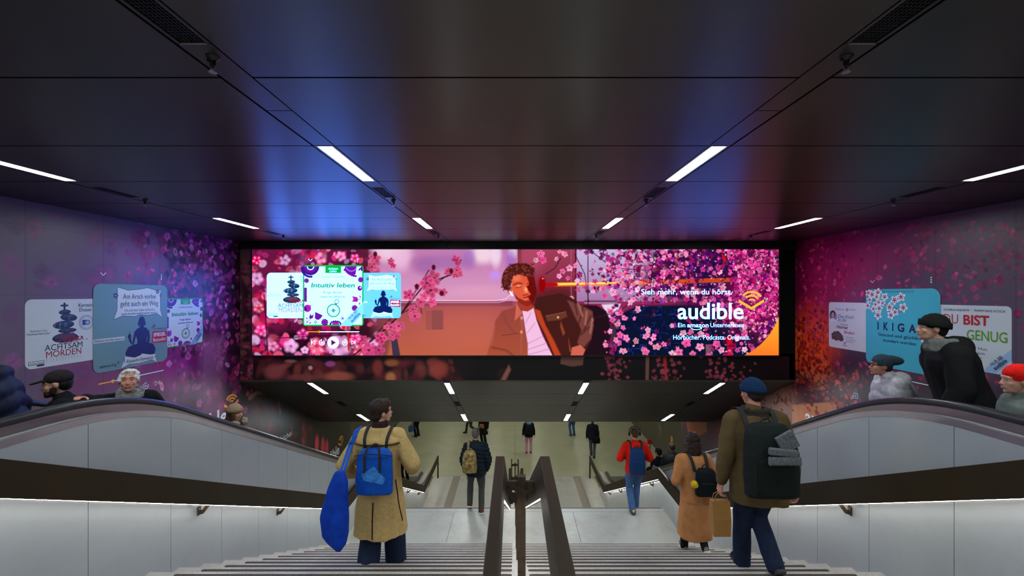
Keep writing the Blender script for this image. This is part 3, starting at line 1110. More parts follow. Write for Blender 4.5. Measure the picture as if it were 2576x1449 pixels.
def cover_stones(S, T, clip=None):
    """pebbles stacked under a cross; clip: u beyond which the neighbour lies on top"""
    S.rect(0, 0, 1, 1, (0.80, 0.89, 0.90), 0.09, corners='ad')
    st = L(30, 52, 74); hi = L(120, 150, 170); red = L(170, 20, 34); dark = L(40, 45, 60)
    S.rect(0.515, 0.835, 0.545, 0.945, st); S.rect(0.475, 0.888, 0.585, 0.915, st)
    for (u, v, ru, rv, a) in ((0.535, 0.80, 0.088, 0.038, 0.05), (0.595, 0.715, 0.125, 0.058, -0.12), (0.52, 0.605, 0.155, 0.062, 0.03), (0.575, 0.515, 0.135, 0.038, 0.0), (0.545, 0.405, 0.19, 0.075, 0.0)):
        S.ell(u, v, ru, rv, st, rot=a, n=28)
        S.ell(u - 0.01, v + rv * 0.35, ru * 0.8, rv * 0.42, L(52, 80, 104), rot=a, n=24)
    S.arc(0.65, 0.70, 0.055, 80, 260, 0.008, hi); S.stroke([(0.47, 0.65), (0.46, 0.56)], 0.012, hi); S.stroke([(0.40, 0.64), (0.385, 0.57)], 0.012, hi)
    S.stroke([(0.56, 0.64), (0.53, 0.57)], 0.007, hi); S.stroke([(0.53, 0.635), (0.57, 0.575)], 0.007, hi); S.stroke([(0.57, 0.53), (0.572, 0.495)], 0.008, hi)
    rng = random.Random(5)
    for _ in range(46):
        u, v = rng.gauss(0.56, 0.09), rng.gauss(0.41, 0.035)
        S.ell(u, v, rng.uniform(0.006, 0.024), rng.uniform(0.004, 0.012), red, rot=rng.uniform(-0.5, 0.5), n=8)
    for _ in range(40):
        u = rng.gauss(0.72, 0.06); v = 0.365 + rng.gauss(0, 0.018)
        S.ell(u, v, rng.uniform(0.004, 0.03), rng.uniform(0.003, 0.010), red, rot=rng.uniform(-0.5, 0.9), n=7)
    T.text('ACHTSAM', 0.25, 0.235, 0.088, dark, width=0.55)
    T.text('MORDEN', 0.27, 0.135, 0.09, L(180, 30, 40), width=0.51)
    for k in range(12):
        u = 0.28 + 0.49 * k / 11
        S.poly([(u - 0.003, 0.13), (u + 0.003, 0.13), (u + 0.001, 0.06), (u - 0.001, 0.06)], L(200, 150, 155))
    T.text('Gelesen von', 0.17, 0.53, 0.026, L(70, 80, 100), width=0.22, align='c'); T.text('Matthias Matschke', 0.17, 0.485, 0.026, L(70, 80, 100), width=0.30, align='c')
    S.rect(0.04, 0.05, 0.245, 0.105, L(60, 70, 100)); S.rect(0.046, 0.056, 0.239, 0.099, K_WHITE)
    T.text('random house', 0.05, 0.062, 0.028, L(60, 70, 100), width=0.18)
    S.rect(0.15, 0.025, 0.245, 0.048, L(50, 30, 70))
    if clip is None or clip > 0.95:
        T.text('Karsten', 0.965, 0.875, 0.055, dark, width=0.225, align='r'); T.text('Dusse', 0.94, 0.80, 0.055, dark, width=0.19, align='r')
        S.arc(0.865, 0.62, 0.115, 0, 360, 0.006, L(40, 90, 150), n=30)
        S.rect(0.80, 0.58, 0.865, 0.665, L(20, 70, 150)); S.ell(0.885, 0.62, 0.045, 0.045, L(130, 150, 180)); S.ell(0.885, 0.62, 0.014, 0.014, K_WHITE)
        for k in range(26):
            a = 2 * math.pi * k / 26
            S.rect(0.865 + 0.093 * math.cos(a) - 0.005, 0.62 + 0.093 * math.sin(a) - 0.006, 0.865 + 0.093 * math.cos(a) + 0.005, 0.62 + 0.093 * math.sin(a) + 0.006, L(40, 90, 150))
    else:
        T.text('Kars', 0.745, 0.88, 0.055, dark, width=0.095); T.text('Dus', 0.765, 0.80, 0.055, dark, width=0.075)
        S.arc(0.865, 0.62, 0.115, 100, 240, 0.006, L(40, 90, 150), n=14); S.rect(0.795, 0.575, 0.842, 0.66, L(20, 100, 200))

def cover_flowers(S, T):
    """white cover in a green frame with purple folk flowers and a compass"""
    gr = L(10, 190, 60); pu = L(120, 20, 170); vi = L(70, 20, 140); pk = L(190, 30, 180); w = (0.80, 0.92, 0.90)
    S.rect(0, 0, 1, 1, gr, 0.05); S.rect(0.022, 0.022, 0.978, 0.978, w, 0.0)
    S.rect(0.37, 0.87, 0.63, 0.985, gr)
    T.text('Achtsam', 0.5, 0.925, 0.035, w, width=0.17, align='c', shear=0.4); T.text('Leben', 0.5, 0.885, 0.035, w, width=0.12, align='c', shear=0.4)
    # corner flowers
    for k in range(13):
        a = R(182 + 90 * k / 12 * 1.05); S.ell(0.125 + 0.145 * math.cos(a), 0.955 + 0.145 * math.sin(a), 0.02, 0.02, vi, n=10)
    def fan(u, v, r, a0, a1, col, lay=None):
        S.poly([(u, v)] + [(u + r * math.cos(R(a0 + (a1 - a0) * i / 16)), v + r * math.sin(R(a0 + (a1 - a0) * i / 16))) for i in range(17)], col)
    fan(0.125, 0.978, 0.145, 180, 360, vi); fan(0.125, 0.978, 0.105, 180, 360, pu); fan(0.125, 0.978, 0.06, 180, 360, w); fan(0.125, 0.978, 0.045, 180, 360, vi)
    S.poly([(0.68, 0.93), (0.74, 0.85), (0.82, 0.82), (0.87, 0.85), (0.89, 0.978), (0.70, 0.978)], pu)
    for k in range(7): S.ell(0.69 + 0.03 * k, 0.92 - 0.10 * math.sin(k / 6 * 1.6), 0.02, 0.02, pu, n=10)
    S.arc(0.80, 0.99, 0.09, 200, 340, 0.012, L(200, 120, 220)); S.ell(0.935, 0.93, 0.012, 0.03, vi, rot=-0.6); S.ell(0.97, 0.94, 0.02, 0.04, pu)
    for (u, v, r) in ((0.06, 0.745, 0.04), (0.955, 0.76, 0.045), (0.855, 0.295, 0.05), (0.36, 0.06, 0.058)):
        for k in range(9):
            a = 2 * math.pi * k / 9; S.ell(u + r * 0.75 * math.cos(a), v + r * 0.75 * math.sin(a), r * 0.3, r * 0.3, vi, n=8, layer=S.k + 1)
        S.k += 1
        S.ell(u, v, r * 0.7, r * 0.7, pk, n=16); S.ell(u, v, r * 0.42, r * 0.42, vi, n=12); S.ell(u, v, r * 0.2, r * 0.2, pk, n=10)
    S.rect(0.022, 0.40, 0.05, 0.63, pu)
    for k in range(7): S.ell(0.05, 0.415 + 0.033 * k, 0.02, 0.018, pu, n=10)
    S.ell(0.94, 0.62, 0.038, 0.042, pu); S.ell(0.95, 0.63, 0.012, 0.012, w)
    S.poly([(0.81, 0.49), (0.90, 0.475), (0.915, 0.43), (0.90, 0.395), (0.81, 0.40), (0.835, 0.445)], pk); S.stroke([(0.91, 0.435), (0.975, 0.43)], 0.008, vi)
    S.ell(0.945, 0.48, 0.01, 0.025, pk, rot=0.4); S.ell(0.935, 0.37, 0.01, 0.025, pk, rot=-0.4)
    S.ell(0.075, 0.29, 0.062, 0.062, pk); S.poly([(0.10, 0.33), (0.145, 0.355), (0.11, 0.28)], pk); S.ell(0.045, 0.28, 0.02, 0.035, vi)
    S.poly([(0.20, 0.235), (0.33, 0.175), (0.29, 0.12), (0.235, 0.10), (0.20, 0.15)], pu); S.ell(0.245, 0.15, 0.05, 0.05, pu)
    S.poly([(0.10, 0.135), (0.125, 0.21), (0.14, 0.17), (0.18, 0.195), (0.165, 0.13), (0.12, 0.115)], pu); S.stroke([(0.135, 0.12), (0.04, 0.03)], 0.008, vi)
    for (u, v, a) in ((0.065, 0.125, 0.7), (0.12, 0.05, -0.5), (0.07, 0.07, 0.4)): S.ell(u, v, 0.010, 0.024, pk, rot=a)
    petal_flower(S, 0.21, 0.065, 0.028, pu, w, n=4); S.stroke([(0.21, 0.05), (0.21, 0.022)], 0.006, vi)
    fan(0.54, 0.022, 0.06, 0, 180, pk)
    for k in range(9):
        a = R(180 * k / 8); S.ell(0.54 + 0.085 * math.cos(a), 0.03 + 0.05 * math.sin(a), 0.017, 0.015, vi, n=8)
    for k in range(6):
        a = 2 * math.pi * k / 6; S.stroke([(0.655, 0.125), (0.655 + 0.035 * math.cos(a), 0.125 + 0.035 * math.sin(a))], 0.010, pu)
    # compass
    tg = L(20, 150, 90)
    S.arc(0.505, 0.255, 0.102, 0, 360, 0.016, tg, n=36); S.arc(0.505, 0.255, 0.078, 0, 360, 0.006, tg, n=30)
    S.arc(0.56, 0.40, 0.034, 0, 360, 0.010, tg, n=22); S.rect(0.53, 0.355, 0.565, 0.375, tg)
    for k in range(8):
        a = R(45 * k + 8); q = 0.062 if k % 2 == 0 else 0.035
        S.poly([(0.505 + q * math.cos(a), 0.255 + q * math.sin(a)), (0.505 + 0.012 * math.cos(a + 1.2), 0.255 + 0.012 * math.sin(a + 1.2)), (0.505 + 0.012 * math.cos(a - 1.2), 0.255 + 0.012 * math.sin(a - 1.2))], tg)
    T.text('THOMAS HOHENSEE', 0.5, 0.795, 0.026, vi, width=0.37, align='c')
    T.text('Intuitiv leben', 0.5, 0.635, 0.075, L(10, 165, 80), width=0.72, align='c', weight=0.022, shear=0.12)
    T.text('Folge deiner', 0.5, 0.535, 0.036, vi, width=0.31, align='c', weight=0.006); T.text('inneren Stimme', 0.5, 0.465, 0.036, vi, width=0.40, align='c', weight=0.006)
    S.poly([(0.605, 0.0), (0.80, 0.0), (1.0, 0.20), (1.0, 0.395)], L(150, 200, 235))
    T.text('NUR BEI', 0.775, 0.105, 0.046, L(20, 50, 100), width=0.19, rot=R(45)); T.text('audible', 0.815, 0.055, 0.052, L(10, 30, 80), width=0.20, rot=R(45), weight=0.015)

def scroll(S, u0, v0, u1, v1, col, rim, w):
    pts = [(u0 - 0.03, v0 - 0.03), (u0 + 0.08, v0 + 0.01), (u0 + 0.25, v0 - 0.005), ((u0 + u1) / 2, v0 + 0.012), (u1 - 0.2, v0 + 0.0), (u1 - 0.06, v0 + 0.015), (u1 + 0.02, v0 - 0.03), (u1 - 0.005, v0 + 0.06), (u1 - 0.01, v1 - 0.05), (u1 + 0.005, v1 + 0.0), (u1 - 0.08, v1 + 0.0), (u1 - 0.2, v1 + 0.03), ((u0 + u1) / 2, v1 + 0.01), (u0 + 0.15, v1 - 0.005), (u0 + 0.02, v1 + 0.03), (u0 + 0.015, v1 - 0.05), (u0 + 0.01, v0 + 0.08)]
    S.poly(pts, col); S.stroke(pts, w, rim, closed=True)

def cover_buddha(S, T, left=0.0, card=None, sub=True):
    """sitting figure in silhouette under a paper scroll; left: what the neighbour hides"""
    card = card or L(120, 165, 170)
    bl = L(14, 34, 100)
    S.rect(0, 0, 1, 1, card, 0.08)
    scroll(S, 0.27, 0.615, 0.895, 0.935, K_WHITE, L(40, 60, 100), 0.006)
    T.text('Am Arsch vorbei', 0.585, 0.825, 0.062, L(60, 70, 90), width=0.46, align='c'); T.text('geht auch ein Weg', 0.585, 0.738, 0.062, L(60, 70, 90), width=0.53, align='c')
    T.text('Wie sich dein Leben verbessert,', 0.585, 0.675, 0.026, L(60, 80, 110), width=0.43, align='c'); T.text('wenn du dich endlich locker machst', 0.585, 0.635, 0.026, L(60, 80, 110), width=0.50, align='c')
    petal_flower(S, 0.265, 0.865, 0.032, bl, L(240, 220, 150)); petal_flower(S, 0.845, 0.915, 0.030, L(150, 40, 90), L(240, 220, 150)); petal_flower(S, 0.89, 0.865, 0.018, L(110, 40, 110), L(240, 220, 150))
    # figure
    S.ell(0.61, 0.545, 0.046, 0.062, bl); S.rect(0.58, 0.45, 0.64, 0.52, bl); S.ell(0.565, 0.515, 0.010, 0.03, bl); S.ell(0.655, 0.515, 0.010, 0.03, bl)
    S.poly([(0.585, 0.475), (0.635, 0.475), (0.685, 0.452), (0.70, 0.40), (0.685, 0.34), (0.67, 0.24), (0.55, 0.24), (0.545, 0.33), (0.53, 0.36), (0.515, 0.42), (0.535, 0.452)], bl)
    S.stroke([(0.695, 0.43), (0.71, 0.36), (0.705, 0.29), (0.675, 0.24)], 0.036, bl); S.stroke([(0.525, 0.43), (0.505, 0.34), (0.485, 0.27), (0.455, 0.31), (0.44, 0.36)], 0.030, bl)
    S.ell(0.442, 0.372, 0.024, 0.03, bl); S.stroke([(0.445, 0.38), (0.447, 0.43)], 0.010, bl)
    S.ell(0.60, 0.175, 0.215, 0.058, bl); S.ell(0.60, 0.225, 0.19, 0.05, bl); S.rect(0.40, 0.06, 0.80, 0.15, bl); S.ell(0.42, 0.17, 0.03, 0.05, bl); S.ell(0.78, 0.17, 0.03, 0.05, bl)
    scroll(S, 0.36, 0.03, 0.815, 0.115, K_WHITE, L(40, 60, 100), 0.005)
    if sub: T.text('Alexandra Reinwarth', 0.585, 0.055, 0.042, L(60, 70, 90), width=0.38, align='c')
    petal_flower(S, 0.79, 0.475, 0.022, bl, L(240, 220, 150)); petal_flower(S, 0.763, 0.455, 0.014, L(160, 40, 80), L(240, 220, 150))
    T.text('Das Hörbuch zum', 0.885, 0.425, 0.022, L(60, 80, 110), width=0.20, align='c')
    S.poly([(0.755, 0.255), (0.985, 0.245), (0.99, 0.395), (0.765, 0.41)], L(215, 30, 40))
    T.text('SPIEGEL', 0.875, 0.338, 0.045, (0.95, 0.95, 0.95), width=0.19, align='c', weight=0.03); T.text('Bestseller', 0.875, 0.272, 0.045, (0.95, 0.95, 0.95), width=0.20, align='c', weight=0.008)
    if left <= 0:
        S.rect(0, 0.335, 0.375, 0.38, K_WHITE); T.text('Gelesen von der Autorin', 0.012, 0.347, 0.024, L(30, 40, 70), width=0.35)
        T.text('mvg', 0.075, 0.05, 0.032, L(20, 40, 50), width=0.075, weight=0.02); T.text('verlag', 0.152, 0.05, 0.032, L(20, 40, 50), width=0.12)
        S.poly([(0.285, 0.10), (0.30, 0.085), (0.315, 0.11), (0.302, 0.075), (0.295, 0.065)], L(20, 40, 50))
    else:
        S.rect(left, 0.335, left + 0.10, 0.375, K_WHITE); T.text('Autorin', left + 0.015, 0.345, 0.022, L(30, 40, 70), width=0.075)
        T.text('lag', left + 0.015, 0.05, 0.032, L(20, 40, 50), width=0.05)

# ---------------------------------------------------------------- the picture on the screen (1317 x 265 pixels, photo coordinates)
SX0, SY0, SX1, SY1 = 638, 628, 1955, 893
def paint_screen():
    C = Canvas(SX1 - SX0, SY1 - SY0, SX0, SY0, base=L(150, 40, 90))
    rng = random.Random(11)
    # left: carriage window and wall behind the blossom
    C.poly([(925, 620), (1310, 620), (1310, 758), (925, 758)], L(196, 120, 176), soft=2, col2=L(222, 158, 200))
    for (x, y, rx, ry, c) in ((985, 632, 45, 26, L(250, 215, 235)), (1010, 650, 22, 30, L(240, 190, 225)), (1215, 640, 35, 22, L(255, 225, 240)), (1248, 640, 12, 30, L(250, 220, 245)), (1180, 650, 16, 26, L(170, 110, 190)), (1120, 660, 60, 18, L(172, 112, 176)), (1245, 693, 12, 10, L(200, 150, 255)), (1070, 668, 30, 22, L(170, 105, 170)), (1290, 636, 10, 14, L(240, 230, 255)), (1200, 735, 70, 16, L(228, 160, 196)), (1285, 660, 12, 30, L(170, 110, 200))):
        C.ell(x, y, rx, ry, c, soft=1.2, alpha=0.85)
    C.poly([(925, 758), (1312, 758), (1312, 900), (925, 900)], L(170, 76, 92), soft=2, col2=L(196, 98, 66))
    C.poly([(925, 757), (1290, 757), (1290, 770), (925, 770)], L(140, 62, 82), soft=3)
    C.ell(1180, 830, 120, 60, L(206, 104, 84), soft=1.4, alpha=0.6)
    C.line([(1005, 756), (1250, 756), (1272, 752), (1284, 742), (1296, 722)], 2.2, L(255, 205, 235), soft=1.2)
    C.line([(1005, 761), (1254, 761), (1278, 755), (1292, 742), (1300, 730)], 1.6, L(230, 160, 205), soft=1.2)
    C.poly([(1302, 620), (1312, 620), (1312, 760), (1302, 740)], L(110, 40, 50), soft=2)
    C.line([(1301, 628), (1301, 720)], 1.5, L(225, 150, 160))
    # placard on the carriage wall
    C.poly([(1072, 782), (1115, 782), (1115, 829), (1072, 829)], L(150, 78, 78), soft=1.5, alpha=0.55); C.poly([(1088, 780), (1116, 780), (1116, 828), (1088, 828)], L(136, 70, 72), soft=1.5, alpha=0.7)
    for k in range(8):
        C.line([(1090, 785 + 5 * k), (1113, 785 + 5 * k)], 1.0, L(170, 96, 90), alpha=0.6)
    # dark post in front of the seat
    C.poly([(985, 848), (1000, 846), (1010, 900), (990, 900)], L(66, 52, 72), soft=2)
    C.poly([(925, 800), (1000, 770), (975, 900), (925, 900)], L(120, 60, 66), soft=10, alpha=0.8)
    # wall and second window right of the man
    C.poly([(1312, 620), (1445, 620), (1445, 770), (1312, 770)], L(168, 62, 92), soft=2, col2=L(112, 34, 44))
    C.ell(1335, 650, 30, 40, L(190, 80, 112), soft=1.3, alpha=0.6); C.ell(1400, 745, 60, 24, L(96, 28, 36), soft=1.2, alpha=0.8)
    C.line([(1436, 620), (1436, 760)], 2, L(150, 96, 140)); C.line([(1447, 620), (1447, 760)], 3, L(86, 24, 30))
    C.poly([(1450, 620), (1720, 620), (1720, 758), (1450, 758)], L(206, 190, 232), soft=2, col2=L(170, 120, 172))
    C.line([(1470, 757), (1545, 757), (1556, 752)], 3, L(90, 70, 100)); C.line([(1470, 762), (1550, 762)], 2, L(190, 170, 210))
    C.poly([(1512, 766), (1560, 764), (1545, 800), (1532, 800)], L(240, 214, 240), soft=3)
    # dark seats
    C.poly([(1430, 765), (1500, 768), (1524, 782), (1536, 815), (1540, 900), (1420, 900)], L(34, 16, 26), soft=3)
    C.poly([(1535, 800), (1600, 768), (1960, 760), (1960, 900), (1530, 900)], L(12, 20, 50), soft=8)
    C.poly([(1532, 800), (1544, 800), (1552, 870), (1536, 878)], L(70, 46, 62), soft=3)
    for _ in range(110):
        x, y = rng.uniform(1548, 1700), rng.uniform(770, 885)
        if rng.random() < 0.5: C.line([(x, y), (x + rng.uniform(3, 12), y)], 1.2, L(30, 70, 205), alpha=rng.uniform(0.3, 1))
        else: C.line([(x, y), (x, y + rng.uniform(3, 10))], 1.2, L(24, 60, 190), alpha=rng.uniform(0.3, 1))
    # blossom thicket at the right: dark base first, then branches and several hundred flowers
    C.poly([(1640, 620), (1960, 620), (1960, 820), (1840, 790), (1700, 760), (1610, 735)], L(70, 16, 66), soft=24)
    C.ell(1790, 690, 60, 50, L(36, 14, 66), soft=1.0)
    C.ell(1900, 760, 80, 80, L(120, 14, 80), soft=1.2, alpha=0.8)
    C.line([(1395, 716), (1500, 714), (1600, 712), (1720, 708), (1830, 704)], 9, L(255, 120, 30), soft=3)
    C.line([(1395, 715), (1500, 713), (1560, 712)], 4, (3.0, 1.0, 0.16), soft=3); C.line([(1560, 712), (1720, 707)], 4, (1.6, 0.28, 0.04), soft=3)
    C.line([(1690, 709), (1832, 704)], 9, L(200, 40, 20), soft=3, alpha=0.75)
    C.line([(1372, 716), (1398, 716)], 10, L(190, 10, 22), soft=3); C.ell(1363, 716, 9, 21, L(150, 4, 10), soft=0.4); C.ell(1365, 701, 2, 2, L(255, 140, 130))
    C.line([(1832, 852), (1834, 900)], 13, L(215, 14, 26), soft=3); C.line([(1816, 632), (1820, 662)], 8, L(220, 20, 24), soft=3); C.line([(1697, 632), (1698, 675)], 5, L(225, 70, 40), soft=2)
    C.poly([(1772, 866), (1788, 866), (1790, 900), (1774, 900)], L(150, 100, 110), soft=3, alpha=0.7)
    for pts in ([(1445, 640), (1470, 690), (1480, 760)], [(1480, 628), (1560, 690), (1690, 730)], [(1690, 628), (1730, 690), (1850, 700)], [(1540, 675), (1620, 680), (1660, 730)], [(1640, 735), (1680, 700), (1740, 690)],
                [(1520, 790), (1560, 780), (1600, 750)], [(1780, 640), (1830, 690), (1850, 730)], [(1840, 660), (1900, 640)], [(1660, 650), (1620, 700)], [(1372, 690), (1395, 675), (1410, 650)], [(1490, 800), (1535, 790)], [(1478, 628), (1478, 775)], [(1700, 660), (1760, 720)], [(1560, 640), (1600, 668), (1655, 672)]):
        C.line(pts, 2.2, L(58, 22, 40), soft=1.2)
    PINKS = [L(255, 120, 180), L(250, 70, 150), L(235, 30, 120), L(255, 160, 200), L(240, 90, 140), L(255, 60, 160)]
    EDGE = [L(255, 215, 235), L(255, 150, 205), L(250, 110, 180)]
    VIOL = [L(130, 40, 190), L(170, 40, 180), L(90, 30, 150), L(200, 70, 190)]
    def field(n, x0, x1, y0, y1, r0, r1, dens, cols, edges=EDGE, heart=L(110, 4, 44), soft=0.35, alpha=1.0, lo=0.25, hi=1.35):
        k = 0
        while k < n:
            x, y = rng.uniform(x0, x1), rng.uniform(y0, y1)
            if rng.random() > dens(x, y):
                n -= 0.25
                continue
            k += 1
            f = rng.uniform(lo, hi) ** 1.5
            c, e = mul(rng.choice(cols), f), mul(rng.choice(edges), f)
            if f < 0.8:      # petals in the dark of the thicket keep a deep magenta
                c, e = (c[0], c[1] * 0.35, c[2] * 0.9), (e[0] * 0.85, e[1] * 0.35, e[2] * 0.85)
            r = rng.uniform(r0, r1)
            if rng.random() < 0.45:
                for q in range(rng.randint(2, 4)):
                    C.ell(x + rng.gauss(0, r * 0.5), y + rng.gauss(0, r * 0.5), r * rng.uniform(0.35, 0.75), r * rng.uniform(0.18, 0.4), jit(rng, c, 0.3), rot=rng.uniform(0, 3.14), soft=soft, alpha=alpha, edge=jit(rng, mul(c, 0.55), 0.3))
            else:
                C.flower(x, y, r, c, e, mul(heart, f), rng, soft=soft, alpha=alpha)
    def d_right(x, y):
        if x < 1450: return 0.0
        if y < 700: return min(1, (x - 1430) / 130)
        if x < 1560: return 0.55 if y < 735 else (0.35 if abs(x - 1555 + (y - 760) * 0.1) < 26 else 0.0)
        if y < 760: return 0.7 if x < 1840 else 1.0
        if x > 1850: return 0.9 if y < 850 else 0.6
        return 0.05 if x < 1760 else 0.25
    field(420, 1450, 1960, 624, 896, 4, 8, d_right, VIOL, [L(190, 90, 230), L(220, 60, 190)], L(50, 6, 60), lo=0.3, hi=1.0)
    field(1000, 1450, 1960, 624, 896, 4, 8, lambda x, y: d_right(x, y) * (0.35 if 1740 < x < 1850 and y < 730 else 1.0), PINKS)
    for _ in range(130):
        x, y = rng.uniform(1480, 1955), rng.uniform(626, 800)
        if rng.random() < d_right(x, y): C.ell(x, y, rng.uniform(2, 7), rng.uniform(2, 5), rng.choice((L(60, 6, 50), L(90, 6, 50), L(40, 8, 60))), rot=rng.uniform(0, 3), soft=0.9, alpha=0.75)
    field(240, 1830, 1960, 624, 800, 4, 9, lambda x, y: 1.0, [L(255, 40, 150), L(255, 80, 170), L(240, 20, 130)], [L(255, 150, 210), L(255, 90, 190)])
    for _ in range(800):
        x, y = rng.uniform(1470, 1955), rng.uniform(626, 890)
        if rng.random() < d_right(x, y): C.ell(x, y, rng.uniform(1.2, 3), rng.uniform(0.8, 2), rng.choice((L(255, 220, 240), L(255, 170, 215), L(255, 120, 200))), rot=rng.uniform(0, 3), soft=0.6, alpha=rng.uniform(0.4, 1))
    for (x, y, r, c) in ((1603, 778, 9, 0), (1585, 760, 8, 3), (1570, 800, 8, 0), (1552, 815, 8, 1), (1566, 824, 7, 2), (1558, 842, 9, 1), (1574, 850, 10, 0), (1548, 855, 8, 3), (1598, 857, 8, 2), (1566, 882, 10, 4), (1622, 846, 8, 3), (1642, 848, 10, 3), (1628, 830, 8, 0), (1650, 872, 11, 4), (1622, 884, 10, 1), (1668, 865, 8, 0), (1705, 885, 12, 0), (1724, 862, 12, 1), (1758, 872, 11, 3), (1740, 890, 9, 0), (1690, 890, 11, 3), (1800, 865, 10, 1), (1760, 840, 9, 0), (1735, 835, 9, 2), (1716, 838, 9, 0), (1812, 880, 9, 0), (1540, 735, 10, 0), (1520, 745, 8, 1), (1437, 750, 6, 0), (1440, 800, 6, 1), (1452, 796, 7, 3), (1466, 800, 7, 1), (1485, 806, 7, 0), (1360, 640, 10, 1), (1348, 655, 7, 0), (1366, 655, 9, 2), (1399, 652, 6, 4), (1420, 640, 8, 1), (1408, 634, 7, 0), (1406, 695, 7, 3), (1415, 683, 8, 0), (1432, 675, 9, 3), (1448, 668, 8, 0), (1428, 700, 6, 1), (1850, 850, 9, 0), (1870, 840, 10, 1)):
        C.flower(x, y, r, jit(rng, PINKS[c], 0.2), jit(rng, rng.choice(EDGE), 0.2), L(150, 10, 50), rng, soft=0.3)
    # the passenger
    def Z(pts): return [(1220 + a / 5.572, 640 + b / 5.572) for a, b in pts]
    C.poly(Z([(680, 760), (720, 600), (860, 580), (1050, 540), (1200, 600), (1350, 700), (1490, 780), (1515, 1000), (1490, 1180), (1420, 1320), (1340, 1430), (930, 1430), (830, 1160), (720, 920)]), L(70, 28, 26), soft=2.5)
    C.poly(Z([(470, 640), (640, 690), (700, 740), (640, 800), (560, 800), (500, 770), (440, 690)]), L(176, 58, 42), soft=2)
    C.poly(Z([(520, 790), (600, 800), (680, 750), (720, 920), (800, 1130), (950, 1430), (590, 1430), (580, 1180), (550, 950)]), L(250, 196, 232), soft=2)
    for a, b, c, d in ((590, 1250, 800, 1150), (600, 1330, 860, 1240), (610, 1400, 900, 1320), (570, 960, 640, 820), (590, 1100, 700, 960)): C.line(Z([(a, b), (c, d)]), 2.2, L(200, 130, 190), soft=2, alpha=0.7)
    C.poly(Z([(410, 740), (480, 660), (530, 840), (555, 1000), (600, 1250), (600, 1430), (20, 1430), (100, 1150), (150, 920), (240, 790)]), L(150, 66, 62), soft=3, col2=L(176, 82, 56))
    C.poly(Z([(440, 670), (520, 830), (415, 930)]), L(214, 104, 84), soft=1.5)
    C.line(Z([(500, 850), (520, 1000), (500, 1380)]), 5, L(176, 86, 74), soft=2); C.ell(*Z([(510, 1085)])[0], 3, 4, L(230, 150, 130)); C.ell(*Z([(515, 890)])[0], 3, 4, L(230, 150, 130))
    C.line(Z([(240, 1130), (420, 1110), (470, 1105)]), 1.5, L(110, 44, 46)); C.line(Z([(260, 830), (300, 960), (420, 1100)]), 4, L(130, 62, 70), soft=4, alpha=0.6)
    C.line(Z([(100, 1300), (300, 1340), (420, 1430)]), 5, L(120, 50, 40), soft=4, alpha=0.7); C.line(Z([(130, 1010), (90, 1250)]), 6, L(190, 96, 84), soft=5, alpha=0.6)
    C.poly(Z([(690, 760), (770, 790), (850, 1000), (960, 1200), (1070, 1430), (980, 1430), (850, 1130), (730, 900)]), L(196, 66, 34), soft=4)
    C.poly(Z([(850, 860), (1130, 800), (1150, 870), (1040, 920), (870, 935)]), L(110, 56, 42), soft=2); C.ell(*Z([(1020, 880)])[0], 3, 3, L(210, 170, 150)); C.line(Z([(850, 862), (1130, 802)]), 1.4, L(150, 84, 60))
    C.poly(Z([(1060, 930), (1120, 1100), (1090, 1140), (1050, 1010)]), L(140, 66, 40), soft=3); C.poly(Z([(1165, 1170), (1210, 1370), (1180, 1350)]), L(150, 70, 44), soft=3)
    C.poly(Z([(1150, 640), (1350, 720), (1500, 800), (1515, 1000), (1480, 1180), (1350, 1330), (1290, 1230), (1350, 1060), (1270, 900)]), L(124, 66, 60), soft=4)
    for pts in ([(1250, 660), (1290, 840)], [(1370, 740), (1330, 900), (1300, 980)], [(1480, 860), (1380, 1060)], [(1450, 1020), (1340, 1120)]): C.line(Z(pts), 4, L(66, 28, 28), soft=4, alpha=0.8)
    for pts in ([(1300, 680), (1360, 860)], [(1420, 800), (1400, 980)], [(1500, 900), (1470, 1100)]): C.line(Z(pts), 4, L(186, 118, 108), soft=4, alpha=0.7)
    C.poly(Z([(1215, 1300), (1330, 1265), (1400, 1330), (1360, 1430), (1195, 1430)]), L(214, 104, 84), soft=2.5)
    C.poly(Z([(380, 300), (480, 280), (600, 300), (680, 320), (705, 450), (690, 590), (640, 690), (560, 690), (480, 640), (410, 560), (370, 480)]), L(232, 92, 62), soft=2)
    C.poly(Z([(580, 300), (690, 310), (725, 520), (690, 650), (640, 700), (600, 690), (620, 640), (600, 590), (640, 560), (600, 500), (580, 450), (620, 420)]), L(112, 14, 12), soft=3)
    C.poly(Z([(400, 540), (470, 610), (560, 650), (640, 640), (650, 700), (590, 730), (500, 690), (430, 620)]), L(150, 40, 26), soft=3)
    C.line(Z([(400, 430), (460, 400), (520, 410)]), 2.6, L(110, 20, 14), soft=2); C.line(Z([(440, 465), (500, 460)]), 2.0, L(90, 14, 10), soft=1.5); C.ell(*Z([(470, 445)])[0], 5, 2.2, L(255, 150, 110), soft=0.8)
    C.line(Z([(590, 410), (660, 420)]), 2, L(70, 4, 6), soft=2); C.poly(Z([(550, 430), (590, 480), (610, 540), (560, 545), (535, 500)]), L(255, 120, 80), soft=2); C.ell(*Z([(575, 495)])[0], 3, 5, L(255, 170, 120), soft=1)
    C.line(Z([(540, 610), (580, 600), (620, 580)]), 3, L(150, 24, 20), soft=2); C.line(Z([(530, 575), (600, 560)]), 2.4, L(140, 36, 24), soft=2); C.ell(*Z([(560, 625)])[0], 5, 2, L(240, 110, 90), soft=0.8)
    C.ell(*Z([(430, 330)])[0], 12, 8, L(255, 130, 96), soft=1.2, alpha=0.7)
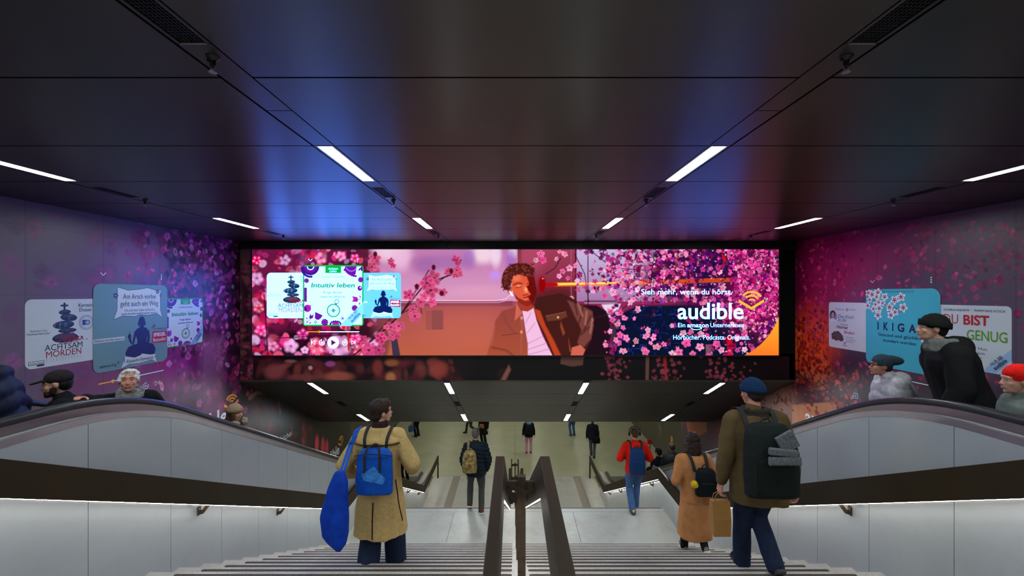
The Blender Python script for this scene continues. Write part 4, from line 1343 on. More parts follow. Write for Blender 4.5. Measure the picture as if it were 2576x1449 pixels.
    C.ell(*Z([(345, 510)])[0], 5.5, 7.5, L(206, 84, 70), soft=0.4); C.line(Z([(352, 525), (385, 575)]), 4, (1.4, 1.2, 1.1), soft=1.5)
    hair = [(230, 370), (245, 290), (270, 230), (310, 180), (370, 140), (450, 122), (560, 128), (640, 155), (690, 205), (700, 260), (680, 320), (630, 300), (560, 310), (480, 280), (400, 300), (375, 370), (360, 440), (350, 490), (320, 505), (270, 495), (240, 440)]
    C.poly(Z(hair), L(84, 28, 24), soft=3)
    for _ in range(200):
        x, y = rng.uniform(235, 695), rng.uniform(125, 500)
        if (x > 380 and y > 300) or (x < 300 and y < 220): continue
        c = rng.choice((L(130, 56, 44), L(54, 14, 14), L(104, 38, 32), L(150, 66, 56)))
        C.ell(*Z([(x, y)])[0], 2.6, 1.8, c, rot=rng.uniform(0, 3), soft=0.7, alpha=0.8)
    # out-of-focus blossom at the left
    C.poly([(630, 620), (930, 620), (930, 900), (630, 900)], L(110, 22, 66), soft=6)
    for (x, y, rx, ry, c) in ((745, 860, 60, 34, L(34, 10, 26)), (690, 890, 50, 12, L(40, 14, 40)), (900, 840, 50, 40, L(58, 18, 36)), (880, 660, 30, 40, L(70, 24, 60)), (770, 650, 12, 30, L(120, 60, 110)), (925, 670, 22, 40, L(90, 30, 56)), (660, 880, 20, 20, L(60, 20, 70))):
        C.ell(x, y, rx, ry, c, soft=1.0)
    blob = [L(255, 60, 150), L(255, 130, 190), L(235, 20, 110), L(230, 160, 220), L(255, 90, 130), L(200, 40, 130), L(240, 190, 240), L(250, 40, 80)]
    for _ in range(330):
        x, y = rng.uniform(636, 955), rng.uniform(626, 896)
        if 725 < x < 905 and 812 < y < 850 and rng.random() < 0.6: continue
        if 950 > x > 905 and 690 < y and rng.random() < 0.8: continue
        r = rng.uniform(4, 13) if x < 760 else rng.uniform(4, 10)
        c = jit(rng, rng.choice(blob), 0.4)
        C.ell(x, y, r, r * rng.uniform(0.5, 1), mul(c, 0.7), rot=rng.uniform(0, 3), soft=rng.uniform(0.35, 0.9), alpha=rng.uniform(0.5, 0.95), edge=c)
    for (x, y, r) in ((650, 700, 16), (655, 775, 14), (660, 830, 15), (690, 870, 14), (735, 870, 18), (765, 840, 15), (800, 870, 22), (855, 870, 30), (910, 880, 20), (895, 850, 14), (650, 655, 12), (720, 655, 14), (810, 650, 15), (860, 645, 13), (895, 650, 12), (770, 880, 10), (940, 865, 14)):
        c0 = jit(rng, rng.choice(blob[:6]), 0.3)
        for k in range(5):
            a = 1.2566 * k + x
            C.ell(x + r * 0.5 * math.cos(a), y + r * 0.45 * math.sin(a), r * 0.52, r * 0.44, jit(rng, c0, 0.3), rot=a, soft=0.9, alpha=0.9)
            C.ell(x + r * 0.7 * math.cos(a), y + r * 0.6 * math.sin(a), r * 0.22, r * 0.16, L(255, 190, 225), rot=a, soft=1.0, alpha=0.7)
        C.ell(x, y, r * 0.25, r * 0.2, L(110, 6, 46), soft=1.2, alpha=0.7)
    for _ in range(60):
        x, y = rng.uniform(640, 940), rng.uniform(628, 892)
        if x > 905 and y > 690: continue
        C.ell(x, y, rng.uniform(3, 10), rng.uniform(2, 7), rng.choice((L(70, 8, 46), L(50, 10, 40), L(110, 10, 60))), rot=rng.uniform(0, 3), soft=1.0, alpha=0.6)
    C.line([(678, 900), (672, 800), (668, 740)], 3, L(60, 14, 40), soft=2); C.line([(700, 850), (900, 840)], 2.5, L(50, 14, 30), soft=2); C.line([(877, 800), (880, 880)], 5, L(200, 30, 26), soft=3)
    C.ell(867, 822, 5, 7, L(255, 20, 30), soft=0.5)
    # blossom branch across the window
    for pts, w in (([(885, 898), (960, 838), (1010, 790), (1070, 715), (1140, 690), (1160, 655)], 3.5), ([(930, 860), (985, 800), (1050, 770), (1100, 712), (1140, 683)], 2.4), ([(1010, 790), (1055, 720), (1080, 680)], 2.6), ([(1060, 770), (1062, 790)], 2)):
        C.line(pts, w, L(56, 18, 34), soft=1.4)
    for (x, y, r, c) in ((1149, 655, 15, 1), (1145, 690, 12, 4), (1150, 680, 13, 4), (1158, 688, 10, 4), (1127, 683, 11, 4), (1092, 700, 22, 4), (1085, 730, 22, 4), (1075, 712, 20, 1), (1030, 742, 16, 1), (1060, 760, 14, 4), (1088, 760, 12, 1), (1068, 745, 12, 4), (1115, 735, 12, 4), (1045, 795, 16, 4), (1040, 778, 12, 4), (1005, 820, 16, 4), (985, 822, 18, 4), (960, 850, 16, 2), (990, 843, 15, 4), (930, 880, 20, 1), (915, 855, 13, 2), (985, 658, 10, 4), (945, 650, 16, 4), (938, 672, 14, 4), (990, 668, 9, 2), (1050, 722, 9, 2), (955, 880, 16, 1), (1000, 845, 10, 2)):
        C.flower(x, y, r, jit(rng, mul(PINKS[c], 0.62), 0.25), jit(rng, L(240, 96, 150), 0.25), L(110, 6, 40), rng, soft=0.45)
    for (x, y) in ((1092, 673), (1050, 721), (1136, 682), (1112, 738), (946, 640)): C.ell(x, y, 5, 7, L(84, 16, 40), soft=0.5)
    # yellow corner
    cx, cy, r = 1796.0, 742.0, 168.0
    arc = [(cx + r * math.cos(R(t)), cy + r * math.sin(R(t))) for t in [19 + (64 - 19) * i / 14 for i in range(15)]]
    C.poly([(1957, 796)] + arc + [(1862, 896), (1957, 896)], (1.15, 0.48, 0.03), soft=1.5, col2=(1.1, 0.20, 0.02))
    # the pixels of the display: a faint grid
    C.a *= 0.96 + 0.04 * np.cos(np.arange(C.h) * math.pi)[:, None, None]
    return C.a
SCREEN_GAIN = 1.0
scr = paint_screen() * SCREEN_GAIN
a, b = P(SX0, SY0, YW), P(SX1, SY1, YW)
YS = YW - 0.045
screen = thing('led_screen', 'wide lit display above the stairs showing a seated passenger and pink blossom', 'screen', ((a.x + b.x) / 2, YS, b.z))
o = bpy.data.objects.new('display_picture', bpy.data.meshes.new('display_picture'))
COL.objects.link(o)
me = o.data
me.from_pydata([(a.x, YS, b.z), (b.x, YS, b.z), (b.x, YS, a.z), (a.x, YS, a.z)], [], [(0, 1, 2, 3)])
uv = me.uv_layers.new(name='uv')
for i, q in enumerate(((0, 0), (1, 0), (1, 1), (0, 1))): uv.data[i].uv = q
me.materials.append(image_mat('display_pixels', arr_image('display_pixels', scr), glow=True))
o.parent = screen; screen_inv = Matrix.Translation(-Vector(screen.location))
me.transform(screen_inv)
m = M()
m.box(a.x - 0.005, b.x + 0.005, YS + 0.004, YW - 0.002, b.z - 0.004, a.z + 0.004)
m.xform(screen_inv); m.build('housing', m_black, screen)
m = M()
for (x0, x1, z0, z1) in ((a.x - 0.02, a.x - 0.003, b.z - 0.02, a.z + 0.02), (b.x + 0.003, b.x + 0.02, b.z - 0.02, a.z + 0.02), (a.x - 0.02, b.x + 0.02, a.z + 0.003, a.z + 0.02), (a.x - 0.02, b.x + 0.02, b.z - 0.02, b.z - 0.003)):
    m.box(x0, x1, YS - 0.004, YW - 0.002, z0, z1)
m.xform(screen_inv); m.build('frame', m_darkmetal, screen)

# display colours: the bright whites of the diodes are strongly blue
def led(c):
    mn = min(c)
    r, g_, b_ = c
    return (r * (0.95 if mn < 0.5 else 0.95), g_ * (1.0 + 2.0 * mn), b_ * (1.0 + 14.0 * mn))
def scr_pt(px, py, layer):
    return Vector(((px - VX) * YW / F - screen.location.x, -0.0012 * (2 + layer * 0.12), CZ - (py - VY) * YW / F - screen.location.z))
g_screen = glowmat('display_ink')
class LedSheet(Sheet):
    def build(self, *k, **w):
        self.c = [led(c) for c in self.c]
        return Sheet.build(self, *k, **w)
def screen_cover(name, fn, x0, y0, x1, y1, base, crop=None, **k):
    def pt(u, v, layer):
        x, y = x0 + u * (x1 - x0), y1 + v * (y0 - y1)
        if crop: x = min(max(x, crop[0]), crop[1])
        return scr_pt(x, y, layer * 0.25 + base)
    S, T = LedSheet(pt), LedSheet(pt)
    T.k = 300
    fn(S, T, **k)
    c = S.build(name, g_screen, screen)
    build_lines(T, 'lettering', g_screen, c)
    return c
screen_cover('book_cover', cover_stones, 675, 686.5, 789, 800, 2, crop=(0, 772), clip=0.8)
screen_cover('book_cover', cover_buddha, 897, 686.5, 1010.5, 800, 2, crop=(914, 2000), left=0.16, card=L(120, 200, 235))
screen_cover('book_cover', cover_flowers, 766.5, 667.5, 917.5, 819.5, 110)
# player controls
def ctl(name, fn):
    S = LedSheet(lambda u, v, l: scr_pt(u, v, l * 0.2 + 5))
    fn(S); S.build(name, g_screen, screen)
W = (1.0, 1.0, 1.0)
ctl('fold_arrow', lambda S: S.stroke([(779, 652), (784, 657), (789, 652)], 1.4, W))
ctl('menu_dots', lambda S: [S.ell(901.5, y, 1.1, 1.1, W, n=8) for y in (652, 656, 660)])
def _bar(S):
    S.stroke([(776, 834), (906, 834)], 2.0, W); S.stroke([(776, 834), (806, 834)], 2.4, L(255, 160, 30)); S.ell(806, 834, 3, 3, L(255, 160, 30), n=14)
ctl('progress_bar', _bar)
def _play(S):
    S.ell(841, 861, 14.5, 14.5, W, n=36); S.poly([(836, 853.5), (848.5, 861), (836, 868.5)], L(120, 20, 80))
ctl('play_button', _play)
for sx, cx in ((1, 891), (-1, 791)):
    def _skip(S):
        S.stroke([(cx + sx * 4.5, 856), (cx + sx * 4.5, 866)], 1.5, W); S.stroke([(cx - sx * 4, 856), (cx + sx * 3, 861), (cx - sx * 4, 866)], 1.4, W, closed=True)
    ctl('skip_button', _skip)
for cx, s in ((812.5, 1), (870, -1)):
    def _jump(S):
        S.arc(cx, 861, 6.4, -50 if s > 0 else -130, 230 if s > 0 else -410, 1.5, W); S.poly([(cx, 852), (cx, 857), (cx + s * -3.5, 854.5)], W)
        S.text('30', cx, 863, -4.2, W, width=6.5, align='c', weight=0.02)
    ctl('jump_button', _jump)
# slogan and company mark
S = LedSheet(lambda u, v, l: scr_pt(u, v, l * 0.2 + 5))
S.text('Sieh mehr, wenn du hörst.', 1611, 740.5, -13.2, W, width=227, weight=0.004)
S.text('audible', 1702, 801.5, -40, (0.95, 0.95, 0.95), width=165, weight=0.016)
S.text('Ein', 1703, 822.5, -10.5, W, width=18); S.text('amazon', 1726, 822.5, -10.5, W, width=53.5, weight=0.015); S.text('Unternehmen', 1784, 822.5, -10.5, W, width=83)
S.text('Hörbücher. Podcasts. Originals.', 1691, 853.5, -11.4, W, width=192)
build_lines(S, 'lettering', g_screen, screen)
S = LedSheet(lambda u, v, l: scr_pt(u, v, l * 0.2 + 5))
S.stroke([(1734, 824), (1741, 828), (1749, 829), (1758, 827.5), (1762, 825)], 1.4, W); S.stroke([(1758, 824), (1762.5, 823.5), (1761.5, 827.5)], 1.2, W)
S.build('smile_arrow', g_screen, screen)
S = LedSheet(lambda u, v, l: scr_pt(u, 2 * 779.5 - v, l * 0.2 + 5))
icon_mark(S, 1886.5, 779.5, 31.5, (1.1, 0.48, 0.04))
S.build('logo', g_screen, screen)
# ---------------------------------------------------------------- printed side walls
RES = 110.0
WY0, WY1, WZ0, WZ1 = 0.5, 12.9, ZF, HC
KW = 1.0                                   # ink strength
def wallY(x, X): return abs(X * F / (x - VX))
def wp(x, y, X):
    """photo pixel -> (distance along the hall, height) on the side wall"""
    Y = wallY(x, X)
    return Y, CZ - (y - VY) * Y / F
def wall_canvas(base):
    C = Canvas(int((WY1 - WY0) * RES), int((WZ1 - WZ0) * RES), WY0, WZ1, RES, -RES, base=base)
    return C
def blossom_spots(C, X, rng, n, box, dens, cols, edges, r0, r1, soft=0.5, heart=None, alpha=0.9):
    k = 0; tries = 0
    while k < n and tries < n * 12:
        tries += 1
        x, y = rng.uniform(box[0], box[1]), rng.uniform(box[2], box[3])
        if rng.random() > dens(x, y): continue
        k += 1
        Y, Z = wp(x, y, X)
        if not (WY0 < Y < WY1): continue
        r = rng.uniform(r0, r1) * Y / F
        f_ = rng.uniform(0.4, 1.25); c = mul(rng.choice(cols), f_); e = mul(c, 0.55) if rng.random() < 0.82 else mul(rng.choice(edges), f_)
        if rng.random() < 0.55:
            C.ell(Y, Z, r * rng.uniform(0.7, 1.3), r * rng.uniform(0.4, 0.8), c, rot=rng.uniform(0, 3.14), soft=soft, alpha=alpha, edge=e)
        else:
            C.flower(Y, Z, r, c, e, heart or mul(c, 0.3), rng, soft=soft, alpha=alpha)

def paint_left():
    rng = random.Random(21)
    C = wall_canvas(L(94, 70, 90))
    X = XL
    def q(pts): return [wp(x, y, X) for x, y in pts]
    C.poly([(2, 3), (4.6, 3), (4.4, -6), (2, -6)], L(92, 80, 94), soft=80)
    C.poly(q([(430, 520), (640, 560), (900, 900), (900, 1200), (430, 1200), (380, 800)]), L(52, 16, 50), soft=60, alpha=0.9)
    C.ell(*wp(450, 905, X), 0.6, 0.5, L(150, 18, 112), soft=1.6, alpha=0.9)
    C.ell(*wp(560, 820, X), 0.8, 0.9, L(40, 10, 40), soft=1.4, alpha=0.8)
    C.ell(*wp(250, 940, X), 0.5, 0.4, L(120, 50, 100), soft=1.6, alpha=0.7)
    C.ell(*wp(360, 640, X), 0.6, 0.25, L(130, 96, 150), soft=1.5, alpha=0.5)
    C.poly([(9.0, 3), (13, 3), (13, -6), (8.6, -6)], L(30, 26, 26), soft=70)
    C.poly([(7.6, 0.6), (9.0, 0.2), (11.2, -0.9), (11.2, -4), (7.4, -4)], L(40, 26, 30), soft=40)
    C.ell(*wp(705, 1040, X), 0.9, 0.5, L(76, 84, 94), soft=1.6, alpha=0.6)  # grey haze of lamp glare, painted into the foil colour
    # broad soft petals in the background
    blossom_spots(C, X, rng, 120, (20, 620, 540, 1000), lambda x, y: 0.25 + 0.75 * (x > 330), [L(120, 50, 110), L(150, 60, 120), L(100, 60, 120), L(140, 30, 90)], [L(170, 90, 160), L(150, 60, 130)], 14, 34, soft=1.2, alpha=0.35)
    def d(x, y):
        if x < 300: return 0.05
        f = min(1, (x - 300) / 180)
        band = 1.0 if y < 700 + (x - 300) * 0.2 else 0.55
        return f * band
    cols = [L(190, 60, 140), L(160, 40, 120), L(210, 90, 160), L(120, 30, 100), L(200, 50, 110)]
    edg = [L(225, 150, 205), L(190, 100, 180), L(240, 180, 215), L(170, 60, 130)]
    blossom_spots(C, X, rng, 420, (300, 640, 530, 1040), d, cols, edg, 5, 13, soft=0.6, alpha=0.85)
    blossom_spots(C, X, rng, 260, (420, 640, 560, 900), lambda x, y: 1.0, [L(60, 10, 50), L(40, 8, 40)], [L(90, 20, 80)], 5, 14, soft=0.7, alpha=0.7)
    blossom_spots(C, X, rng, 260, (430, 640, 560, 880), lambda x, y: 0.9, cols, edg, 4, 10, soft=0.4, alpha=0.95)
    C.poly(q([(505, 850), (560, 850), (565, 1050), (500, 1050)]), L(160, 100, 130), soft=22, alpha=0.55)
    # darker lower part with blurred red petals
    blossom_spots(C, X, rng, 70, (620, 860, 980, 1150), lambda x, y: 1.0 if x < 770 else 0.3, [L(120, 40, 40), L(150, 60, 60), L(110, 50, 30), L(90, 24, 40)], [L(160, 70, 70), L(90, 40, 40)], 8, 17, soft=1.0, alpha=0.6)
    for x, y in ((797, 1118), (812, 1122), (822, 1128)): C.ell(*wp(x, y, X), 0.10, 0.22, L(190, 50, 66), soft=0.8)
    C.line(q([(628, 1000), (650, 985), (690, 990), (720, 1010)]), 0.09, L(150, 112, 92), soft=4, alpha=0.8)
    C.line(q([(660, 985), (700, 1000), (705, 1040)]), 0.05, L(190, 130, 50), soft=4, alpha=0.5)
    # panel joints
    for Y in [4.30 - 0.82 * 2 + 0.82 * k for k in range(14)]:
        C.line([(Y, HC), (Y, ZF)], 0.006, L(24, 14, 24), soft=1, alpha=0.7)
    for z in (0.9, 1.75, 2.45): C.line([(WY0, z), (7.6, z)], 0.005, L(40, 26, 44), alpha=0.35)
    return C.a * KW

def paint_right():
    rng = random.Random(34)
    C = wall_canvas(L(68, 48, 64))
    X = XR
    def q(pts): return [wp(x, y, X) for x, y in pts]
    C.poly([(2, 3), (5.2, 3), (4.6, -6), (2, -6)], L(80, 70, 84), soft=90)
    C.poly(q([(1986, 560), (2160, 560), (2120, 760), (2060, 1100), (1780, 1100), (1780, 900)]), L(70, 10, 44), soft=50)
    C.ell(*wp(2080, 680, X), 0.8, 0.6, L(190, 10, 90), soft=1.6, alpha=0.55)
    C.ell(*wp(2180, 620, X), 1.2, 0.35, L(150, 20, 100), soft=1.6, alpha=0.4)
    C.poly(q([(2100, 900), (2580, 950), (2580, 1100), (2080, 1080)]), L(48, 26, 40), soft=40, alpha=0.8)
    C.ell(*wp(2015, 880, X), 0.26, 0.42, L(236, 130, 30), soft=0.8); C.ell(*wp(2060, 930, X), 0.24, 0.3, L(200, 110, 60), soft=0.9)
    C.ell(*wp(2040, 850, X), 0.5, 0.5, L(250, 66, 16), soft=1.5, alpha=0.9)
    C.poly(q([(1992, 1018), (2105, 1010), (2105, 1110), (1992, 1110)]), L(198, 122, 78), soft=3)
    C.poly(q([(1880, 985), (1992, 960), (1992, 1110), (1880, 1110)]), L(90, 66, 60), soft=14, alpha=0.7)
    C.ell(*wp(1945, 1000, X), 0.7, 0.35, L(200, 150, 132), soft=1.2, alpha=0.6)
    mag = [L(210, 20, 100), L(170, 16, 80), L(230, 50, 120), L(150, 10, 70)]
    me_ = [L(240, 90, 150), L(200, 40, 110), L(250, 120, 160)]
    def d(x, y):
        f = math.exp(-((x - 2040) / 90.0) ** 2) + 0.16
        if 2080 < x < 2550 and y > 720: f *= 0.5
        return min(1, f)
    blossom_spots(C, X, rng, 420, (1986, 2576, 560, 860), d, mag, me_, 3, 8, soft=0.5)
    blossom_spots(C, X, rng, 200, (2250, 2576, 560, 760), lambda x, y: 0.5, [L(150, 40, 90), L(120, 30, 80), L(170, 50, 100)], [L(190, 80, 130)], 4, 11, soft=0.7, alpha=0.6)
    red = [L(230, 40, 24), L(250, 80, 30), L(180, 24, 30), L(150, 20, 30), L(220, 60, 50)]
    re_ = [L(255, 130, 70), L(230, 60, 40), L(200, 60, 60)]
    blossom_spots(C, X, rng, 300, (1986, 2120, 800, 930), lambda x, y: math.exp(-((x - 2030) / 50.0) ** 2), red, re_, 3, 8, soft=0.5)
    blossom_spots(C, X, rng, 300, (1880, 2160, 930, 1045), lambda x, y: 1.0 if y < 985 + (x - 1990) * 0.3 else 0.25, [L(150, 30, 36), L(190, 50, 50), L(110, 20, 30), L(220, 90, 76)], [L(230, 120, 100), L(170, 50, 50)], 3, 8, soft=0.45)
    blossom_spots(C, X, rng, 160, (2100, 2576, 900, 1040), lambda x, y: 0.5, mag + [L(120, 20, 50)], me_, 4, 9, soft=0.6, alpha=0.7)
    blossom_spots(C, X, rng, 60, (1790, 1990, 980, 1100), lambda x, y: 0.8, [L(120, 30, 30), L(160, 60, 50)], [L(180, 80, 60)], 3, 7, soft=0.5)
    for pts in ([(2000, 930), (2050, 975), (2090, 960)], [(2020, 900), (2045, 950)], [(1995, 960), (2060, 985), (2120, 975)], [(2060, 960), (2120, 1010), (2150, 1025)]): C.line(q(pts), 0.02, L(50, 14, 14), soft=2)
    C.poly(q([(1726, 1062), (1778, 1062), (1778, 1085), (1735, 1110)]), L(170, 92, 66), soft=6)
    for Y in [4.30 - 0.82 * 2 + 0.82 * k for k in range(14)]:
        C.line([(Y, HC), (Y, ZF)], 0.006, L(24, 14, 20), soft=1, alpha=0.7)
    return C.a * KW

def printed_wall(name, X, art, sgn):
    m = M(); m.box(X, X + sgn * 0.2, -4.5, 12.9, ZF, HC + 0.2)
    w = struct(name, m, mat('wall_foil_plain', L(92, 78, 92), rough=0.4))
    o = bpy.data.objects.new('printed_foil', bpy.data.meshes.new('printed_foil'))
    COL.objects.link(o)
    x = X - sgn * 0.002
    vs = [(x, WY0, WZ0), (x, WY1, WZ0), (x, WY1, WZ1), (x, WY0, WZ1)]
    o.data.from_pydata(vs, [], [(0, 1, 2, 3)] if sgn < 0 else [(3, 2, 1, 0)])
    uv = o.data.uv_layers.new(name='uv')
    order = [(0, 0), (1, 0), (1, 1), (0, 1)]
    for li, lp in enumerate(o.data.loops): uv.data[li].uv = order[lp.vertex_index]
    o.data.materials.append(image_mat(name + '_print', arr_image(name + '_print', art), rough=0.40, spec=0.4))
    o.parent = w
    return w
wall_left = printed_wall('wall_left', XL, paint_left(), -1)
wall_right = printed_wall('wall_right', XR, paint_right(), 1)

g_print = printmat('wall_ink', rough=0.42)
def wall_sheet(sgn, y0, z0, ly, lz, cls=Sheet, clip=None, base=0):
    """unit square -> wall: u along reading direction, v up"""
    X = XL if sgn < 0 else XR
    def pt(u, v, layer):
        Y = y0 + u * ly
        if clip: Y = min(max(Y, clip[0]), clip[1])
        return Vector((X - sgn * (0.003 + 0.00004 * (layer * 0.3 + base)), Y, z0 + v * lz))
    return cls(pt)
def wall_cover(wall, sgn, fn, y0, z0, ly, lz, base=0, clip=None, **k):
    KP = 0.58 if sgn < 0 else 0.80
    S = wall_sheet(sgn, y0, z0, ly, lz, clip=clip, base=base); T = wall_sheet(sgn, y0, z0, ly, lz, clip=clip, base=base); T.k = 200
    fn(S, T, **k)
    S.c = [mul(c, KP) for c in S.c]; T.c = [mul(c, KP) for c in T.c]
    c = S.build('book_cover', g_print, wall)
    build_lines(T, 'lettering', g_print, c)
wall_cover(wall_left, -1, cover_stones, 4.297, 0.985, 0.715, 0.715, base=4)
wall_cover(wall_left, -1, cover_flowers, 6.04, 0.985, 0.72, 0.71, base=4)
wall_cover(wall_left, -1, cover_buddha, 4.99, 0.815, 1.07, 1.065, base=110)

def cover_child(S, T):
    S.rect(0, 0, 1, 1, (0.72, 0.70, 0.74), 0.06, corners='ad')
    g_ = L(110, 110, 130); bl = L(60, 90, 130)
    T.text('Stefanie', 0.20, 0.83, 0.038, g_, width=0.25); S.arc(0.52, 0.845, 0.022, 0, 360, 0.016, g_); T.text('Stahl', 0.57, 0.83, 0.038, g_, width=0.17)
    S.ell(0.125, 0.69, 0.11, 0.13, L(130, 150, 180)); S.ell(0.115, 0.73, 0.075, 0.085, L(60, 34, 28)); S.ell(0.12, 0.71, 0.045, 0.065, L(200, 150, 130))
    S.poly([(0.03, 0.60), (0.09, 0.64), (0.15, 0.64), (0.22, 0.60), (0.19, 0.57), (0.12, 0.56), (0.06, 0.575)], (0.75, 0.78, 0.82))
    T.text('Das Kind', 0.27, 0.66, 0.07, bl, width=0.43, shear=0.22); T.text('in dir', 0.27, 0.585, 0.07, bl, width=0.25, shear=0.22); T.text('muss', 0.33, 0.505, 0.045, g_, width=0.22, shear=0.22)
    T.text('Heimat', 0.23, 0.43, 0.07, L(70, 24, 46), width=0.32, shear=0.22, weight=0.01); T.text('finden', 0.44, 0.33, 0.065, L(190, 30, 70), width=0.28, shear=0.22, weight=0.008)
    rng = random.Random(3)
    for _ in range(40): S.ell(0.25 + rng.gauss(0, 0.05), 0.265 + rng.gauss(0, 0.025), rng.uniform(0.05, 0.10), rng.uniform(0.03, 0.06), jit(rng, L(78, 62, 58), 0.2), rot=rng.uniform(-0.6, 0.6), n=10)
    for _ in range(26): S.stroke([(0.25 + rng.gauss(0, 0.1), 0.265 + rng.gauss(0, 0.05)), (0.25 + rng.gauss(0, 0.11), 0.265 + rng.gauss(0, 0.05))], 0.004, L(90, 74, 66))
    for k, s in enumerate(('Der Schlüssel', 'zur Lösung (fast)', 'aller Probleme')): T.text(s, 0.50, 0.245 - 0.045 * k, 0.026, L(50, 60, 90), width=0.20 + 0.05 * (k == 1))
    S.arc(0.46, 0.125, 0.018, 0, 360, 0.012, L(60, 60, 80)); T.text('arkana', 0.46, 0.065, 0.035, L(60, 60, 80), width=0.13, align='c'); T.text('audio', 0.46, 0.04, 0.014, L(60, 60, 80), width=0.07, align='c')

def white_blossom(S, u, v, r, rot):
    for k in range(5):
        a = rot + 2 * math.pi * k / 5
        S.ell(u + r * 0.58 * math.cos(a), v + r * 0.58 * math.sin(a), r * 0.46, r * 0.32, (0.86, 0.86, 0.88), rot=a, n=10, layer=S.k + 1)
    S.k += 1
    for k in range(5):
        a = rot + 2 * math.pi * k / 5
        S.ell(u + r * 0.34 * math.cos(a), v + r * 0.34 * math.sin(a), r * 0.24, r * 0.13, L(170, 40, 70), rot=a, n=8, layer=S.k + 1)
    S.k += 1
    S.ell(u, v, r * 0.22, r * 0.2, L(110, 20, 40), n=10); S.ell(u + r * 0.08, v + r * 0.05, r * 0.1, r * 0.08, L(230, 180, 60), n=8)
def cover_branch(S, T):
    S.rect(0, 0, 1, 1, L(66, 184, 204), 0.10)
    S.stroke([(0.02, 0.92), (0.10, 0.87), (0.25, 0.83), (0.36, 0.78), (0.45, 0.76), (0.52, 0.71)], 0.008, L(30, 60, 80)); S.stroke([(0.25, 0.84), (0.33, 0.90), (0.42, 0.90)], 0.006, L(30, 60, 80)); S.stroke([(0.36, 0.79), (0.42, 0.71), (0.38, 0.68)], 0.006, L(30, 60, 80))
    S.stroke([(0.98, 0.40), (0.88, 0.33), (0.82, 0.38)], 0.008, L(30, 60, 80))
    for i, (u, v, r) in enumerate(((0.04, 0.95, 0.05), (0.10, 0.93, 0.06), (0.19, 0.955, 0.06), (0.17, 0.90, 0.05), (0.06, 0.86, 0.045), (0.29, 0.90, 0.055), (0.03, 0.78, 0.05), (0.15, 0.80, 0.045), (0.20, 0.83, 0.045), (0.26, 0.82, 0.042), (0.12, 0.74, 0.048), (0.21, 0.75, 0.055), (0.19, 0.66, 0.06), (0.36, 0.77, 0.06), (0.43, 0.86, 0.06), (0.52, 0.90, 0.06), (0.55, 0.77, 0.06), (0.44, 0.71, 0.05), (0.38, 0.67, 0.055), (0.86, 0.50, 0.045), (0.83, 0.37, 0.06), (0.95, 0.33, 0.04), (0.88, 0.06, 0.05))):
        white_blossom(S, u, v, r, i * 0.7)
    S.ell(0.31, 0.79, 0.014, 0.018, L(210, 120, 150)); S.ell(0.49, 0.73, 0.014, 0.018, L(210, 120, 150)); S.ell(0.89, 0.345, 0.014, 0.018, L(210, 120, 150))
    nv = L(18, 26, 52)
    T.text('DER INTERNATIONALE BESTSELLER', 0.47, 0.955, 0.02, L(30, 70, 90), width=0.44, align='c')
    for s, u, w in (('I', 0.185, 0.018), ('K', 0.275, 0.07), ('I', 0.40, 0.018), ('G', 0.475, 0.09), ('A', 0.625, 0.09), ('I', 0.785, 0.018)): T.text(s, u, 0.475, 0.10, nv, width=w, weight=0.03)
    T.text('Gesund und glücklich', 0.495, 0.395, 0.038, nv, width=0.60, align='c', weight=0.006); T.text('hundert werden', 0.495, 0.325, 0.038, nv, width=0.44, align='c', weight=0.006)
def cover_enough(S, T):
    S.rect(0, 0, 1, 1, (0.64, 0.72, 0.74), 0.07, corners='bc')
    nv = L(50, 56, 70); rd = L(190, 40, 30); gn = L(100, 165, 20)
    T.text('ICHIRO KISHIMI', 0.06, 0.905, 0.034, nv, width=0.38); T.text('FUMITAKE KOGA', 0.52, 0.905, 0.034, nv, width=0.41)
    T.text('DU', 0.06, 0.70, 0.15, rd, width=0.22, weight=-0.005); T.text('BIST', 0.36, 0.70, 0.15, rd, width=0.36, weight=0.03)
    T.text('GENUG', 0.41, 0.47, 0.15, gn, width=0.54, weight=0.012)
    T.text('Vom Mut,', 0.70, 0.325, 0.035, nv, width=0.30, align='r'); T.text('glücklich', 0.66, 0.255, 0.035, nv, width=0.26, align='r'); T.text('zu sein', 0.62, 0.19, 0.035, nv, width=0.22, align='r')
    S.poly([(0.62, 0.0), (0.80, 0.0), (1.0, 0.22), (1.0, 0.385), (0.70, 0.09)], L(160, 196, 232))
    T.text('NUR BEI', 0.755, 0.105, 0.046, L(20, 34, 70), width=0.20, rot=R(45), weight=0.004); T.text('audible', 0.80, 0.05, 0.056, L(10, 20, 60), width=0.22, rot=R(45), weight=0.018)
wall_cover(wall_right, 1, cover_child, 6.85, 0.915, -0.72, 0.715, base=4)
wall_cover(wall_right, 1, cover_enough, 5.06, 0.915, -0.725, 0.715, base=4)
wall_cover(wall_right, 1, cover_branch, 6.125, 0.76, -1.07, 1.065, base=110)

def metre_sheet(sgn, base=2):
    X = XL if sgn < 0 else XR
    return Sheet(lambda u, v, l: Vector((X - sgn * (0.003 + 0.00004 * (l * 0.3 + base)), u if sgn < 0 else -u, v)))
WI = (0.78, 0.80, 0.85)
OR = L(250, 160, 40)
